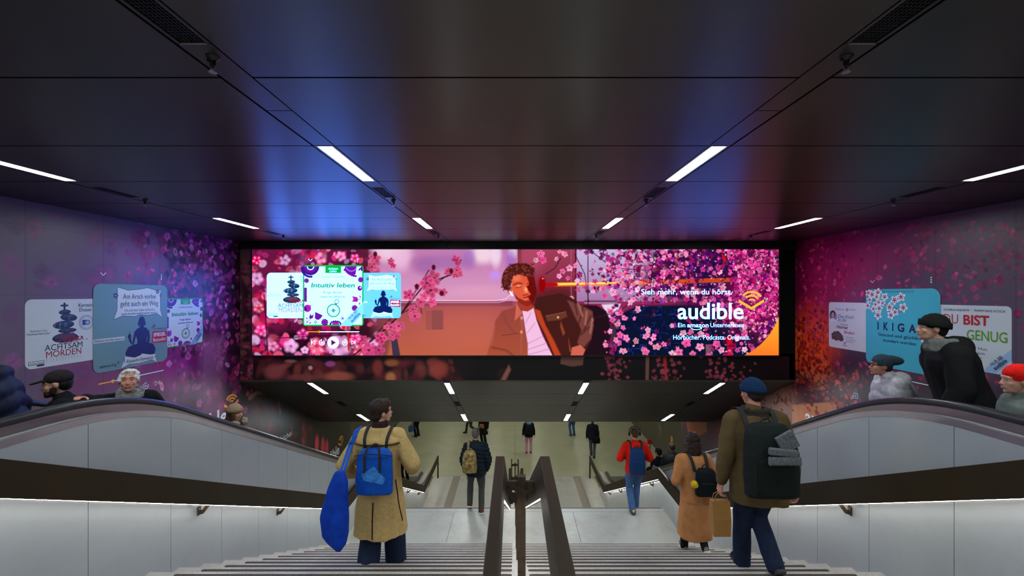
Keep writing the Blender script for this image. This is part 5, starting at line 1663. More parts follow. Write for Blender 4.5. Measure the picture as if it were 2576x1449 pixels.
# left wall: player marks and company lettering
S = metre_sheet(-1)
def u_l(x): return wallY(x, XL)
def wmark(sgn, name, fn):
    S = metre_sheet(sgn); fn(S); S.build(name, g_print, wall_left if sgn < 0 else wall_right)
def chevron(S, c): S.stroke([(c[0] - 0.035, c[1] + 0.016), (c[0], c[1] - 0.018), (c[0] + 0.035, c[1] + 0.016)], 0.008, WI)
def dots(S, c):
    for dz in (-0.028, 0, 0.028): S.ell(c[0], c[1] + dz, 0.009, 0.009, WI)
def progress(S, u0, u1, uk, z):
    S.stroke([(u0, z), (u1, z)], 0.011, WI); S.stroke([(u0, z), (uk, z)], 0.014, OR); S.ell(uk, z, 0.022, 0.022, OR)
def skip(S):
    S.stroke([(5.93, 0.555), (5.93, 0.495)], 0.009, WI); S.stroke([(5.86, 0.555), (5.915, 0.525), (5.86, 0.495)], 0.008, WI, closed=True)
def jump(S):
    S.arc(5.71, 0.525, 0.04, 60, 380, 0.008, WI); S.text('30', 5.71, 0.513, 0.022, WI, width=0.04, align='c')
wmark(-1, 'fold_arrow', lambda S: chevron(S, wp(259, 689, XL)))
wmark(-1, 'menu_dots', lambda S: dots(S, wp(405.5, 697, XL)))
wmark(-1, 'progress_bar', lambda S: progress(S, wp(247, 961, XL)[0], 6.0, 5.24, 0.683))
wmark(-1, 'skip_button', skip); wmark(-1, 'jump_button', jump)
wmark(-1, 'play_button', lambda S: S.ell(5.50, 0.525, 0.085, 0.085, WI, n=30))
def company(sgn, u_end, z, h, wall, name='lettering', second=True):
    S = metre_sheet(sgn)
    w = h * 4.12
    S.text('audible', u_end, z, h, WI, width=w, align='r', weight=0.022)
    if second: S.text('Ein amazon Unternehmen', u_end, z - h * 0.55, h * 0.26, WI, width=w, align='r')
    build_lines(S, 'lettering', g_print, wall)
    S = metre_sheet(sgn)
    icon_mark(S, u_end + h * 0.42, z + h * 0.62, h * 0.72, OR)
    S.build('logo', g_print, wall)
company(-1, 7.33, -0.44, 0.26, wall_left)
company(-1, 12.05, -2.74, 0.26, wall_left)
S = metre_sheet(-1); S.text('Hörbücher.', 9.52, -1.385, 0.125, WI, width=0.80, align='r'); S.text('Podcasts.', 9.30, -1.60, 0.125, WI, width=0.72, align='r'); build_lines(S, 'lettering', g_print, wall_left)
# right wall
def mr(x, y):
    Y, Z = wp(x, y, XR); return -Y, Z
wmark(1, 'fold_arrow', lambda S: chevron(S, mr(2195, 708)))
wmark(1, 'menu_dots', lambda S: dots(S, mr(2343, 704)))
wmark(1, 'progress_bar', lambda S: progress(S, -6.05, -5.04, -5.80, 0.64))
company(1, -7.42 + 1.04, -0.475, 0.25, wall_right)
S = metre_sheet(1); c = mr(2153, 996)
S.rect(c[0] - 0.045, c[1] - 0.04, c[0] + 0.045, c[1] + 0.045, L(120, 170, 190)); S.rect(c[0] - 0.03, c[1] - 0.028, c[0] + 0.03, c[1] + 0.03, L(60, 60, 80)); S.ell(c[0], c[1], 0.014, 0.016, L(200, 150, 150))
S.build('sticker', g_print, wall_right)

# ---------------------------------------------------------------- printed banner under the screen and the left jamb
def flat_print(name, x0, y0, x1, y1, art, depth, parent):
    a, b = P(x0, y0, depth), P(x1, y1, depth)
    o = bpy.data.objects.new(name, bpy.data.meshes.new(name)); COL.objects.link(o)
    o.data.from_pydata([(a.x, depth, b.z), (b.x, depth, b.z), (b.x, depth, a.z), (a.x, depth, a.z)], [], [(0, 1, 2, 3)])
    uv = o.data.uv_layers.new(name='uv')
    for i, q in enumerate(((0, 0), (1, 0), (1, 1), (0, 1))): uv.data[i].uv = q
    o.data.materials.append(image_mat(name + '_print', arr_image(name + '_print', art), rough=0.45, spec=0.35))
    o.parent = parent
    return o
rng = random.Random(77)
B = Canvas(1351, 64, 636, 896, base=L(30, 14, 18))
for _ in range(70):
    x = rng.uniform(640, 1160)
    B.ell(x, rng.uniform(900, 962), rng.uniform(6, 26), rng.uniform(5, 16), jit(rng, rng.choice((L(150, 66, 62), L(176, 90, 76), L(110, 40, 48), L(120, 30, 50), L(90, 30, 40))), 0.3), rot=rng.uniform(0, 3), soft=1.0, alpha=rng.uniform(0.25, 0.6))
for x, y, rx, ry, c in ((690, 935, 26, 18, L(170, 84, 84)), (850, 948, 36, 13, L(200, 104, 84)), (760, 950, 40, 9, L(150, 74, 70)), (950, 925, 12, 20, L(160, 64, 62)), (982, 950, 12, 13, L(220, 140, 90)), (985, 912, 16, 9, L(190, 110, 60)), (1105, 928, 20, 20, L(180, 74, 62)), (1088, 910, 14, 10, L(160, 66, 56)), (830, 915, 12, 7, L(200, 90, 170)), (780, 925, 5, 5, L(240, 200, 190)), (730, 908, 14, 4, L(190, 120, 110)), (1265, 945, 14, 18, L(130, 66, 60))):
    B.ell(x, y, rx, ry, c, soft=0.9, alpha=0.85)
B.poly([(1190, 890), (1960, 890), (1990, 970), (1180, 970)], L(14, 10, 14), soft=30, alpha=0.85)
B.poly([(1412, 890), (1470, 890), (1466, 918), (1440, 922), (1410, 915)], L(120, 76, 66), soft=3)
B.poly([(1255, 965), (1280, 918), (1285, 930), (1268, 965)], L(160, 100, 90), soft=5)
B.poly([(1625, 890), (1634, 890), (1632, 970), (1624, 970)], L(130, 90, 80), soft=2); B.poly([(1668, 890), (1676, 890), (1680, 955), (1674, 958)], L(200, 40, 40), soft=3)
for _ in range(120):
    x, y = rng.choice((rng.gauss(1555, 20), rng.gauss(1670, 22), rng.gauss(1830, 34))), rng.uniform(898, 960)
    B.flower(x, y, rng.uniform(3, 6), jit(rng, L(140, 30, 66), 0.5), jit(rng, L(200, 90, 110), 0.4), L(40, 4, 20), rng, soft=0.5, alpha=0.75)
banner = flat_print('banner_print', 637, 896.5, 1986, 960, B.a * KW, YW + 0.024, wall_portal)
J = Canvas(33, 348, 604, 613, base=L(120, 86, 92))
J.poly([(600, 700), (640, 700), (640, 965), (600, 965)], L(30, 10, 22), soft=40)
for _ in range(120):
    J.ell(rng.uniform(604, 637), rng.uniform(650, 960), rng.uniform(2, 9), rng.uniform(2, 8), jit(rng, rng.choice((L(150, 80, 90), L(110, 20, 60), L(160, 40, 90), L(60, 20, 40))), 0.4), soft=0.7, alpha=0.7)
flat_print('jamb_print', 604, 613, 637, 961, J.a * KW, YW + 0.022, wall_portal)
# lower hall wall marks
S = Sheet(lambda u, v, l: Vector((XRO - 0.002 - 0.0001 * l, -u, v)))
def ml(x, y):
    Y = XRO * F / (x - VX); return -Y, CZ - (y - VY) * Y / F
c = ml(1690, 1106); S.rect(c[0] - 0.10, c[1] - 0.13, c[0] + 0.10, c[1] + 0.13, L(240, 170, 40)); S.rect(c[0] - 0.05, c[1] - 0.02, c[0] + 0.05, c[1] + 0.08, L(200, 110, 20))
S.build('yellow_sticker', g_print, wall_lower_right)
S = Sheet(lambda u, v, l: Vector((XRO - 0.002 - 0.0001 * l, -u, v)))
c = ml(1658, 1072)
for k in range(9):
    S.stroke([(c[0] - 0.3 + rng.uniform(0, 0.5), c[1] + 0.3 - 0.06 * k), (c[0] - 0.1 + rng.uniform(0, 0.5), c[1] + 0.2 - 0.06 * k + rng.uniform(-0.1, 0.1)), (c[0] + rng.uniform(0, 0.4), c[1] + 0.05 - 0.06 * k)], 0.018, L(150, 145, 120))
S.build('scratched_scribble', g_print, wall_lower_right)
# ---------------------------------------------------------------- people
def fabric(name, col, var=0.18, rough=0.85, scale=30, bump=0.25, bscale=220):
    return mat('cloth_' + name, col, rough=rough, spec=0.10, var=var, scale=scale, bump=bump, bscale=bscale)
SKIN = mat('skin_light', (0.50, 0.27, 0.19), rough=0.5, spec=0.35, var=0.10, scale=14)
SKIN_RUDDY = mat('skin_ruddy', (0.55, 0.24, 0.17), rough=0.5, spec=0.35, var=0.12, scale=14)
m_eye = mat('eye', (0.34, 0.31, 0.28), rough=0.15)
m_iris = mat('iris', (0.03, 0.02, 0.015), rough=0.1)
m_lip = mat('lip', (0.40, 0.17, 0.12), rough=0.4)
m_sole = mat('sole_white', (0.6, 0.58, 0.53), rough=0.7)
m_soledark = mat('sole_dark', (0.03, 0.03, 0.03), rough=0.7)

def ik(a, b, l1, l2, bend):
    """middle joint of a two-bone chain from a to b, bending towards bend; b is pulled in when out of reach"""
    a, b = Vector(a), Vector(b)
    d = b - a
    ln = d.length
    if ln > (l1 + l2) * 0.995:
        d = d * ((l1 + l2) * 0.995 / ln); b = a + d; ln = d.length
    x = (l1 * l1 - l2 * l2 + ln * ln) / (2 * ln)
    hgt = math.sqrt(max(l1 * l1 - x * x, 0))
    u = d.normalized()
    bend = Vector(bend)
    n_ = (bend - u * bend.dot(u))
    n_ = n_.normalized() if n_.length > 1e-6 else u.orthogonal().normalized()
    return a + u * x + n_ * hgt, b

def hand(m, wrist, d, nrm, thumb, s=1.0, curl=25.0):
    """palm, four fingers of unequal length and a thumb that leaves the side of the palm; d: along the fingers, nrm: out of the palm, thumb: side of the thumb"""
    d = Vector(d).normalized(); nrm = Vector(nrm); nrm = (nrm - d * nrm.dot(d)).normalized()
    lat = d.cross(nrm)
    if lat.dot(Vector(thumb)) < 0: lat = -lat
    w = Vector(wrist)
    m.cap(w - d * 0.03 * s, w + d * 0.02 * s, 0.024 * s, 0.025 * s, n=12)
    for i in range(4):
        off = (0.030 - 0.020 * i) * s
        m.cap(w + d * 0.015 * s + lat * off * 0.7, w + d * 0.082 * s + lat * off, 0.015 * s, 0.012 * s, n=8)
    for i, (ln, sp) in enumerate(((0.92, 7), (1.0, 2), (0.94, -3), (0.74, -9))):
        p = w + d * 0.085 * s + lat * (0.030 - 0.020 * i) * s
        dd = Matrix.Rotation(R(sp) * (1 if lat.dot(d.cross(nrm)) > 0 else -1), 3, nrm) @ d
        ang = 0.0
        for k, sg in enumerate((0.040, 0.026, 0.021)):
            ang += R(curl * (0.7, 1.1, 0.8)[k])
            q = p + (dd * math.cos(ang) + nrm * math.sin(ang)) * sg * ln * s
            m.cap(p, q, (0.0092, 0.0085, 0.0078)[k] * s, (0.0085, 0.0078, 0.0068)[k] * s, n=8)
            p = q
    p = w + d * 0.028 * s + lat * 0.026 * s
    q = p + (d * 0.6 + lat * 0.62 + nrm * 0.35).normalized() * 0.042 * s
    r_ = q + (d * 0.85 + lat * 0.25 + nrm * 0.45).normalized() * 0.032 * s
    m.cap(p, q, 0.014 * s, 0.011 * s, n=8); m.cap(q, r_, 0.0105 * s, 0.008 * s, n=8)

class Human:
    def __init__(self, label, loc, rz=0.0, h=1.75, lean=0.0, crouch=0.0, feet=((-0.10, 0.0, 0.0), (0.10, 0.0, 0.0)), hands=None, head=(0, 0, 0), skin=None, vox=0.014, hs=1.0, wide=1.0,
                 side_lean=0.0, twist=0.0, heel=(0, 0), faces=False, elbow=((-0.6, -1, -0.2), (0.6, -1, -0.2)), fingers=True, palm=None, curl=25, group=None, hips=(0, 0)):
        self.t = thing('person', label, 'person', loc, R(rz), group=group)
        self.vox, self.skin = vox, skin or SKIN
        s = self.s = h / 1.75
        self.wide = wide
        self.zp = (0.925 - crouch) * s
        self.TL = Matrix.Translation((hips[0], hips[1], self.zp)) @ Matrix.Rotation(R(side_lean), 4, 'Y') @ Matrix.Rotation(R(-lean), 4, 'X') @ Matrix.Rotation(R(twist), 4, 'Z')
        J = self.J = {}
        for k, sd in (('l', -1), ('r', 1)):
            J['hip' + k] = Vector((hips[0] + sd * 0.088 * s, hips[1], self.zp - 0.02))
            J['sh' + k] = self.TL @ Vector((sd * 0.178 * s * wide, -0.005, 0.462 * s))
            f = Vector(feet[0 if sd < 0 else 1])
            hl = heel[0 if sd < 0 else 1]
            ank = f + Vector((0, -0.02 * s, 0.085 * s + hl * 0.10))
            J['kn' + k], J['an' + k] = ik(J['hip' + k], ank, 0.435 * s, 0.425 * s, (sd * 0.1, 1, 0))
            J['heel' + k] = hl
            hd = (hands or ((-0.27, 0.06, 0.80), (0.27, 0.06, 0.80)))[0 if sd < 0 else 1]
            J['el' + k], J['wr' + k] = ik(J['sh' + k], Vector(hd) , 0.30 * s, 0.265 * s, elbow[0 if sd < 0 else 1])
        J['neck'] = self.TL @ Vector((0, -0.005, 0.50 * s)); J['head'] = self.TL @ Vector((0, 0.03 * s, 0.705 * s))
        self.hs = s * hs
        self.HM = Matrix.Translation(J['head']) @ Euler((R(head[1]), R(head[2]), R(head[0])), 'XYZ').to_matrix().to_4x4() @ Matrix.Scale(self.hs, 4)
        m = M()
        k0 = m.n
        m.torso([(0, 0, z * s, rx * s * wide, ry * s) for z, rx, ry in ((-0.08, 0.13, 0.09), (0, 0.15, 0.10), (0.12, 0.13, 0.09), (0.25, 0.135, 0.095), (0.38, 0.155, 0.10), (0.45, 0.14, 0.085), (0.49, 0.09, 0.065), (0.52, 0.055, 0.055))])
        m.xform(self.TL, k0)
        m.cap(J['neck'] - Vector((0, 0, 0.03)), self.HM @ Vector((0, -0.015, -0.05)), 0.056 * s, 0.050 * s, n=14)
        for k in 'lr':
            m.chain([J['sh' + k], J['el' + k], J['wr' + k]], [0.047 * s, 0.037 * s, 0.026 * s])
            m.chain([J['hip' + k], J['kn' + k], J['an' + k]], [0.078 * s, 0.052 * s, 0.036 * s])
        k0 = m.n
        self._head(m)
        m.xform(self.HM, k0)
        self.body = m.build('body', self.skin, self.t, remesh=min(vox, 0.0075 if faces else 0.012), smooth=2)
        if fingers:
            m = M()
            for i, k in enumerate('lr'):
                sd = -1 if k == 'l' else 1
                dd = (J['wr' + k] - J['el' + k]).normalized()
                pn = Vector((palm or ((1, 0, 0), (-1, 0, 0)))[i])
                th = Vector((0, 1, 0)) if abs(dd.y) < 0.8 else Vector((-sd, 0, 0))
                hand(m, J['wr' + k] + dd * 0.012, dd, pn, th, s, curl)
            hm = m.build('hands', self.skin, self.t, remesh=0.0045 if vox < 0.02 else 0.0065, smooth=1)
            hm.parent = None
            join_into(self.body, hm)
        if faces:
            for sd in (-1, 1):
                e = M(); e.cap((sd * 0.031, 0.0745, 0.003), (sd * 0.031, 0.0755, 0.003), 0.0105, 0.0105, n=12); e.xform(self.HM); eo = e.build('eye', m_eye, self.t, shade=True)
                e = M(); e.cap((sd * 0.031, 0.0808, 0.003), (sd * 0.031, 0.0816, 0.003), 0.0062, 0.0062, n=10); e.xform(self.HM); e.build('iris', m_iris, eo, shade=True)
            e = M(); e.chain([(-0.022, 0.0925, -0.062), (-0.008, 0.0985, -0.0595), (0.008, 0.0985, -0.0595), (0.022, 0.0925, -0.062)], [0.003, 0.005, 0.005, 0.003], n=8)
            e.chain([(-0.019, 0.0925, -0.066), (0, 0.0975, -0.070), (0.019, 0.0925, -0.066)], [0.003, 0.0055, 0.003], n=8); e.xform(self.HM); e.build('lips', m_lip, self.t, shade=True)
    def _head(self, m):
        m.ell((0, -0.012, 0.022), 0.074, 0.094, 0.094); m.ell((0, 0.028, -0.028), 0.060, 0.066, 0.080)
        m.ell((0, 0.040, -0.080), 0.047, 0.046, 0.036); m.ell((0, 0.072, -0.098), 0.020, 0.018, 0.016)
        m.chain([(0, 0.086, 0.014), (0, 0.099, -0.018), (0, 0.107, -0.033)], [0.009, 0.011, 0.0125]); m.ell((-0.012, 0.095, -0.037), 0.009, 0.010, 0.008); m.ell((0.012, 0.095, -0.037), 0.009, 0.010, 0.008)
        m.chain([(-0.048, 0.066, 0.022), (-0.02, 0.086, 0.027), (0.02, 0.086, 0.027), (0.048, 0.066, 0.022)], [0.010, 0.012, 0.012, 0.010])
        for sd in (-1, 1):
            m.ell((sd * 0.031, 0.0745, 0.0125), 0.016, 0.011, 0.0065); m.ell((sd * 0.031, 0.0735, -0.007), 0.015, 0.010, 0.005)
            m.ell((sd * 0.038, 0.064, -0.028), 0.022, 0.022, 0.020); m.ell((sd * 0.075, -0.008, -0.008), 0.010, 0.021, 0.031, rot=Matrix.Rotation(R(-14), 3, 'X'))
        m.chain([(-0.02, 0.088, -0.062), (0.02, 0.088, -0.062)], [0.010, 0.010])
    # -- clothing
    def hair(self, col, style='short', amp=0.010, rough=0.6):
        m = M(); mm = mat('hair_%s' % (col if isinstance(col, str) else 'x'), HAIRS[col], rough=rough, spec=0.15, var=0.4, scale=60, stretch=(1, 1, 0.2), bump=0.4, bscale=120)
        if style not in ('nape', 'longhat'): m.ell((0, -0.022, 0.036), 0.083, 0.098, 0.090)
        else: m.ell((0, -0.03, 0.0), 0.078, 0.088, 0.055)
        m.ell((0, -0.055, -0.02), 0.070, 0.055, 0.060)
        if style not in ('nape', 'longhat'): m.ell((0, 0.045, 0.085), 0.058, 0.04, 0.028); m.ell((-0.066, 0.01, 0.03), 0.018, 0.045, 0.045); m.ell((0.066, 0.01, 0.03), 0.018, 0.045, 0.045)
        if style == 'full':
            m.ell((0, -0.02, 0.06), 0.094, 0.106, 0.082); m.ell((0, 0.05, 0.092), 0.066, 0.046, 0.036)
        if style == 'bob':
            m.ell((0, -0.03, 0.04), 0.095, 0.105, 0.095)
            m.torso([(0, -0.035, z, rx, ry) for z, rx, ry in ((0.06, 0.095, 0.085), (-0.02, 0.100, 0.075), (-0.10, 0.104, 0.070), (-0.17, 0.095, 0.060), (-0.20, 0.07, 0.04))])
            m.ell((-0.085, 0.02, -0.06), 0.022, 0.045, 0.10); m.ell((0.085, 0.02, -0.06), 0.022, 0.045, 0.10)
        if style in ('long', 'longhat'):
            if style == 'long': m.ell((0, -0.03, 0.04), 0.093, 0.105, 0.093)
            m.torso([(0, -0.045, z, rx, ry) for z, rx, ry in ((0.03, 0.075, 0.07), (-0.05, 0.098, 0.065), (-0.16, 0.11, 0.055), (-0.27, 0.10, 0.045), (-0.33, 0.06, 0.03))])
            m.ell((-0.082, 0.02, -0.08), 0.024, 0.04, 0.13); m.ell((0.082, 0.02, -0.08), 0.024, 0.04, 0.13)
        m.xform(self.HM)
        return m.build('hair', mm, self.t, remesh=min(self.vox, 0.010), smooth=2, noise_amp=amp, noise_scale=34)
    def beard(self, col):
        m = M(); m.ell((0, 0.048, -0.085), 0.053, 0.052, 0.040); m.ell((0, 0.074, -0.105), 0.030, 0.026, 0.024); m.ell((-0.05, 0.02, -0.055), 0.014, 0.03, 0.04); m.ell((0.05, 0.02, -0.055), 0.014, 0.03, 0.04)
        m.xform(self.HM); return m.build('beard', mat('hair_' + col, HAIRS[col], rough=0.6), self.t, remesh=0.008, smooth=2, noise_amp=0.003, noise_scale=60)
    def brows(self, col):
        m = M()
        for sd in (-1, 1): m.chain([(sd * 0.014, 0.0965, 0.028), (sd * 0.032, 0.090, 0.033), (sd * 0.05, 0.072, 0.026)], [0.004, 0.0045, 0.003], n=6)
        m.xform(self.HM); return m.build('eyebrows', mat('hair_' + col, HAIRS[col], rough=0.6), self.t, shade=True)
    def beanie(self, mm, fold=True, slouch=0.0, name='beanie'):
        m = M()
        m.ell((0, -0.018, 0.048), 0.090, 0.110, 0.092)
        if slouch: m.ell((0, -0.07 - slouch * 0.4, 0.075), 0.072, 0.07 + slouch, 0.058)
        m.xform(self.HM)
        o = m.build(name, mm, self.t, remesh=min(self.vox, 0.009), smooth=2, noise_amp=0.003, noise_scale=60)
        if fold:
            b = M()
            rings = []
            n = 28
            for (z, g) in ((0.012, 1.01), (0.010, 1.06), (0.030, 1.085), (0.062, 1.075), (0.070, 1.03), (0.066, 0.99)):
                rings.append([((0.090 * g) * math.cos(2 * math.pi * i / n) * (1 + 0.012 * (i % 2)), -0.018 + 0.110 * g * math.sin(2 * math.pi * i / n) * (1 + 0.012 * (i % 2)), z + 0.02 * (math.sin(2 * math.pi * i / n) * 0.6)) for i in range(n)])
            b.loft(rings, cap=False); b.xform(self.HM); b.build('folded_cuff', mm, o, shade=True)
        return o
    def trousers(self, mm, thigh=0.092, knee=0.068, cuff=0.060, lower=0.0):
        J, s = self.J, self.s
        m = M()
        hc = (J['hipl'] + J['hipr']) / 2
        m.ell(hc + Vector((0, -0.012 * s, 0.0)), 0.165 * s * self.wide, 0.122 * s, 0.13 * s)
        for k in 'lr':
            an = J['an' + k] + Vector((0, 0, -0.055 * s + lower)) if J['heel' + k] < 0.3 else J['an' + k] + (J['an' + k] - J['kn' + k]).normalized() * 0.022 * s
            m.chain([J['hip' + k] + Vector((0, -0.01, -0.03)), (J['hip' + k] + J['kn' + k]) / 2, J['kn' + k], (J['kn' + k] + an) / 2, an], [thigh * 1.08 * s, thigh * 0.95 * s, knee * s, (knee + cuff) / 2 * s, cuff * s], n=14)
        o = m.build('trousers', mm, self.t, remesh=self.vox, smooth=3, noise_amp=0.008, noise_scale=(11, 11, 4))
        me = o.data; n = len(me.vertices)      # straight hems
        co = np.empty(n * 3, np.float32); me.vertices.foreach_get('co', co); co = co.reshape(-1, 3)
        al, ar = np.array(J['anl']), np.array(J['anr'])
        left = ((co[:, :2] - al[:2]) ** 2).sum(1) < ((co[:, :2] - ar[:2]) ** 2).sum(1)
        zc = np.where(left, al[2] - (9 if J['heell'] >= 0.3 else 0), ar[2] - (9 if J['heelr'] >= 0.3 else 0)) - 0.058 * s + lower
        near = np.minimum(((co[:, :2] - al[:2]) ** 2).sum(1), ((co[:, :2] - ar[:2]) ** 2).sum(1)) < 0.04
        co[:, 2] = np.where(near & (co[:, 2] < zc), zc, co[:, 2])
        me.vertices.foreach_set('co', co.ravel()); me.update()
        return o
    def shoes(self, mm, sole=None, big=1.0):
        J, s = self.J, self.s * big
        for k in 'lr':
            a = J['an' + k]; hl = J['heel' + k]
            m = M()
            m.ell((0, -0.01, -0.035), 0.040, 0.062, 0.050); m.ell((0, 0.085, -0.052), 0.046, 0.085, 0.034); m.ell((0, 0.03, -0.025), 0.038, 0.06, 0.045)
            T = Matrix.Translation(a) @ Matrix.Rotation(R(-55 * hl), 4, 'X') @ Matrix.Scale(s, 4)
            k1 = M()
            rings = []
            out = [(0.034, -0.072), (0.043, -0.03), (0.041, 0.03), (0.049, 0.10), (0.040, 0.155), (0.0, 0.178), (-0.040, 0.155), (-0.049, 0.10), (-0.041, 0.03), (-0.043, -0.03), (-0.034, -0.072), (0, -0.080)]
            k1.loft([[(x * g, y * g + 0.0, z) for x, y in out] for z, g in ((-0.084, 0.97), (-0.080, 1.0), (-0.062, 1.0), (-0.058, 0.97))])
            m.xform(T); k1.xform(T)
            o = m.build('shoe', mm, self.t, remesh=min(self.vox, 0.010) * 0.9, smooth=2)
            k1.build('sole', sole or m_soledark, o)
    def top(self, mm, name='jacket', hem=-0.14, t=0.028, sleeve=0.058, cuff=0.044, flare=1.0, collar=0.03, hood=None, quilt=None, belly=0.0, fold=0.006, coat_to=None, coat_w=(0.25, 0.20), shoulder=1.0, hoodmat=None, front=0.0):
        """jacket or coat: hem is measured from the hips; coat_to: height of a long skirt's hem above the ground line"""
        J, s = self.J, self.s
        m = M()
        k0 = m.n
        w = self.wide
        secs = [(hem, 0.158 * flare, 0.118 * flare), (0.0, 0.158, 0.115), (0.12, 0.143, 0.105 + belly), (0.25, 0.148, 0.108 + belly), (0.38, 0.172 * shoulder, 0.112), (0.45, 0.165 * shoulder, 0.098), (0.495, 0.115, 0.075), (0.52, 0.072, 0.066)]
        m.torso([(0, front * (0.3 - z), z * s, (rx * w + t) * s, (ry + t) * s) for z, rx, ry in secs], n=22)
        m.xform(self.TL, k0)
        for k in 'lr':
            d = (J['wr' + k] - J['el' + k]).normalized()
            m.chain([J['sh' + k] - (J['sh' + k] - J['neck']) * 0.25, J['sh' + k], (J['sh' + k] + J['el' + k]) / 2, J['el' + k], (J['wr' + k] + J['el' + k]) / 2, J['wr' + k] - d * 0.012], [(sleeve + 0.014) * s, (sleeve + 0.012) * s, (sleeve + 0.006) * s, sleeve * s, (sleeve + cuff) / 2 * s, cuff * s], n=14)
        if coat_to is not None:
            hc = self.TL @ Vector((0, 0, 0.05 * s))
            lowc = Vector(((J['knl'].x + J['knr'].x) / 2, (J['knl'].y + J['knr'].y) / 2 * 0.6 - 0.02, coat_to))
            m.torso([(hc.x + (lowc.x - hc.x) * f, hc.y + (lowc.y - hc.y) * f, hc.z + (lowc.z - hc.z) * f, (0.19 + (coat_w[0] - 0.19) * f ** 0.8) * s * w, (0.15 + (coat_w[1] - 0.15) * f ** 0.8) * s) for f in (0, 0.2, 0.4, 0.6, 0.8, 1.0)], n=26)
        if collar:
            m.cap(J['neck'] + (J['head'] - J['neck']) * -0.05, J['neck'] + (J['head'] - J['neck']) * 0.22, (0.066 + collar) * s, (0.060 + collar * 0.8) * s, n=16)
        if hood:
            m.ell(self.TL @ Vector((0, -0.095 * s, 0.49 * s)), 0.13 * s * hood, 0.075 * s * hood, 0.085 * s * hood)
        o = m.build(name, mm, self.t, remesh=self.vox, smooth=3, noise_amp=fold, noise_scale=(11, 11, 3.5) if coat_to is not None else (8, 8, 6))
        if quilt:
            me = o.data; n = len(me.vertices)
            co = np.empty(n * 3, np.float32); me.vertices.foreach_get('co', co); co = co.reshape(-1, 3)
            no = np.empty(n * 3, np.float32); me.vertices.foreach_get('normal', no); no = no.reshape(-1, 3)
            co += no * (np.abs(np.sin(math.pi * (co[:, 2] + 0.25 * np.abs(co[:, 0])) / quilt))[:, None] - 0.6) * 0.016
            me.vertices.foreach_set('co', co.ravel()); me.update()
        self.tree = None
        self.topo = o
        return o
    def hit(self, p, d):
        """first point of the outer garment met from p along d (the person's own frame)"""
        from mathutils.bvhtree import BVHTree
        if self.tree is None:
            bm = bmesh.new()
            for o in [self.topo] + getattr(self, 'layers', []): bm.from_mesh(o.data)
            self.tree = BVHTree.FromBMesh(bm); bm.free()
        return self.tree.ray_cast(Vector(p), Vector(d).normalized())[0]
    def drape(self, x0, x1, a0, a1, cz, cy=0.0, n=36, off=0.025):
        """a path that lies on the garment: over the shoulder from the back (a0) to the front (a1), degrees from straight back"""
        out = []
        for i in range(n + 1):
            f = i / n
            a = R(a0 + (a1 - a0) * f)
            c = Vector((x0 + (x1 - x0) * f, cy, cz))
            d = Vector((0, -math.cos(a), math.sin(a)))
            h = self.hit(c + d * 0.8, -d)
            if h is not None: out.append(h + d * off)
        for _ in range(4):
            out = [out[0]] + [(out[i - 1] + out[i] * 2 + out[i + 1]) / 4 for i in range(1, len(out) - 1)] + [out[-1]]
        return out
    def scarf(self, mm, r=0.04):
        m = M(); c = self.J['neck'] + (self.J['head'] - self.J['neck']) * 0.10
        for q, dz in ((0.098, 0.0), (0.092, 0.035), (0.10, -0.02)):
            pts = [c + Vector((q * self.s * math.cos(2 * math.pi * i / 16), q * self.s * math.sin(2 * math.pi * i / 16), dz + 0.012 * math.sin(3 * i))) for i in range(17)]
            for i in range(16): m.cap(pts[i], pts[i + 1], r * self.s, r * self.s, n=8)
        return m.build('scarf', mm, self.t, remesh=min(self.vox, 0.011), smooth=2, noise_amp=0.008, noise_scale=22)
HAIRS = {'dark_brown': (0.030, 0.018, 0.014), 'black': (0.010, 0.009, 0.009), 'white': (0.58, 0.57, 0.55), 'grey': (0.10, 0.09, 0.085), 'brown': (0.075, 0.038, 0.022), 'auburn': (0.06, 0.026, 0.022)}

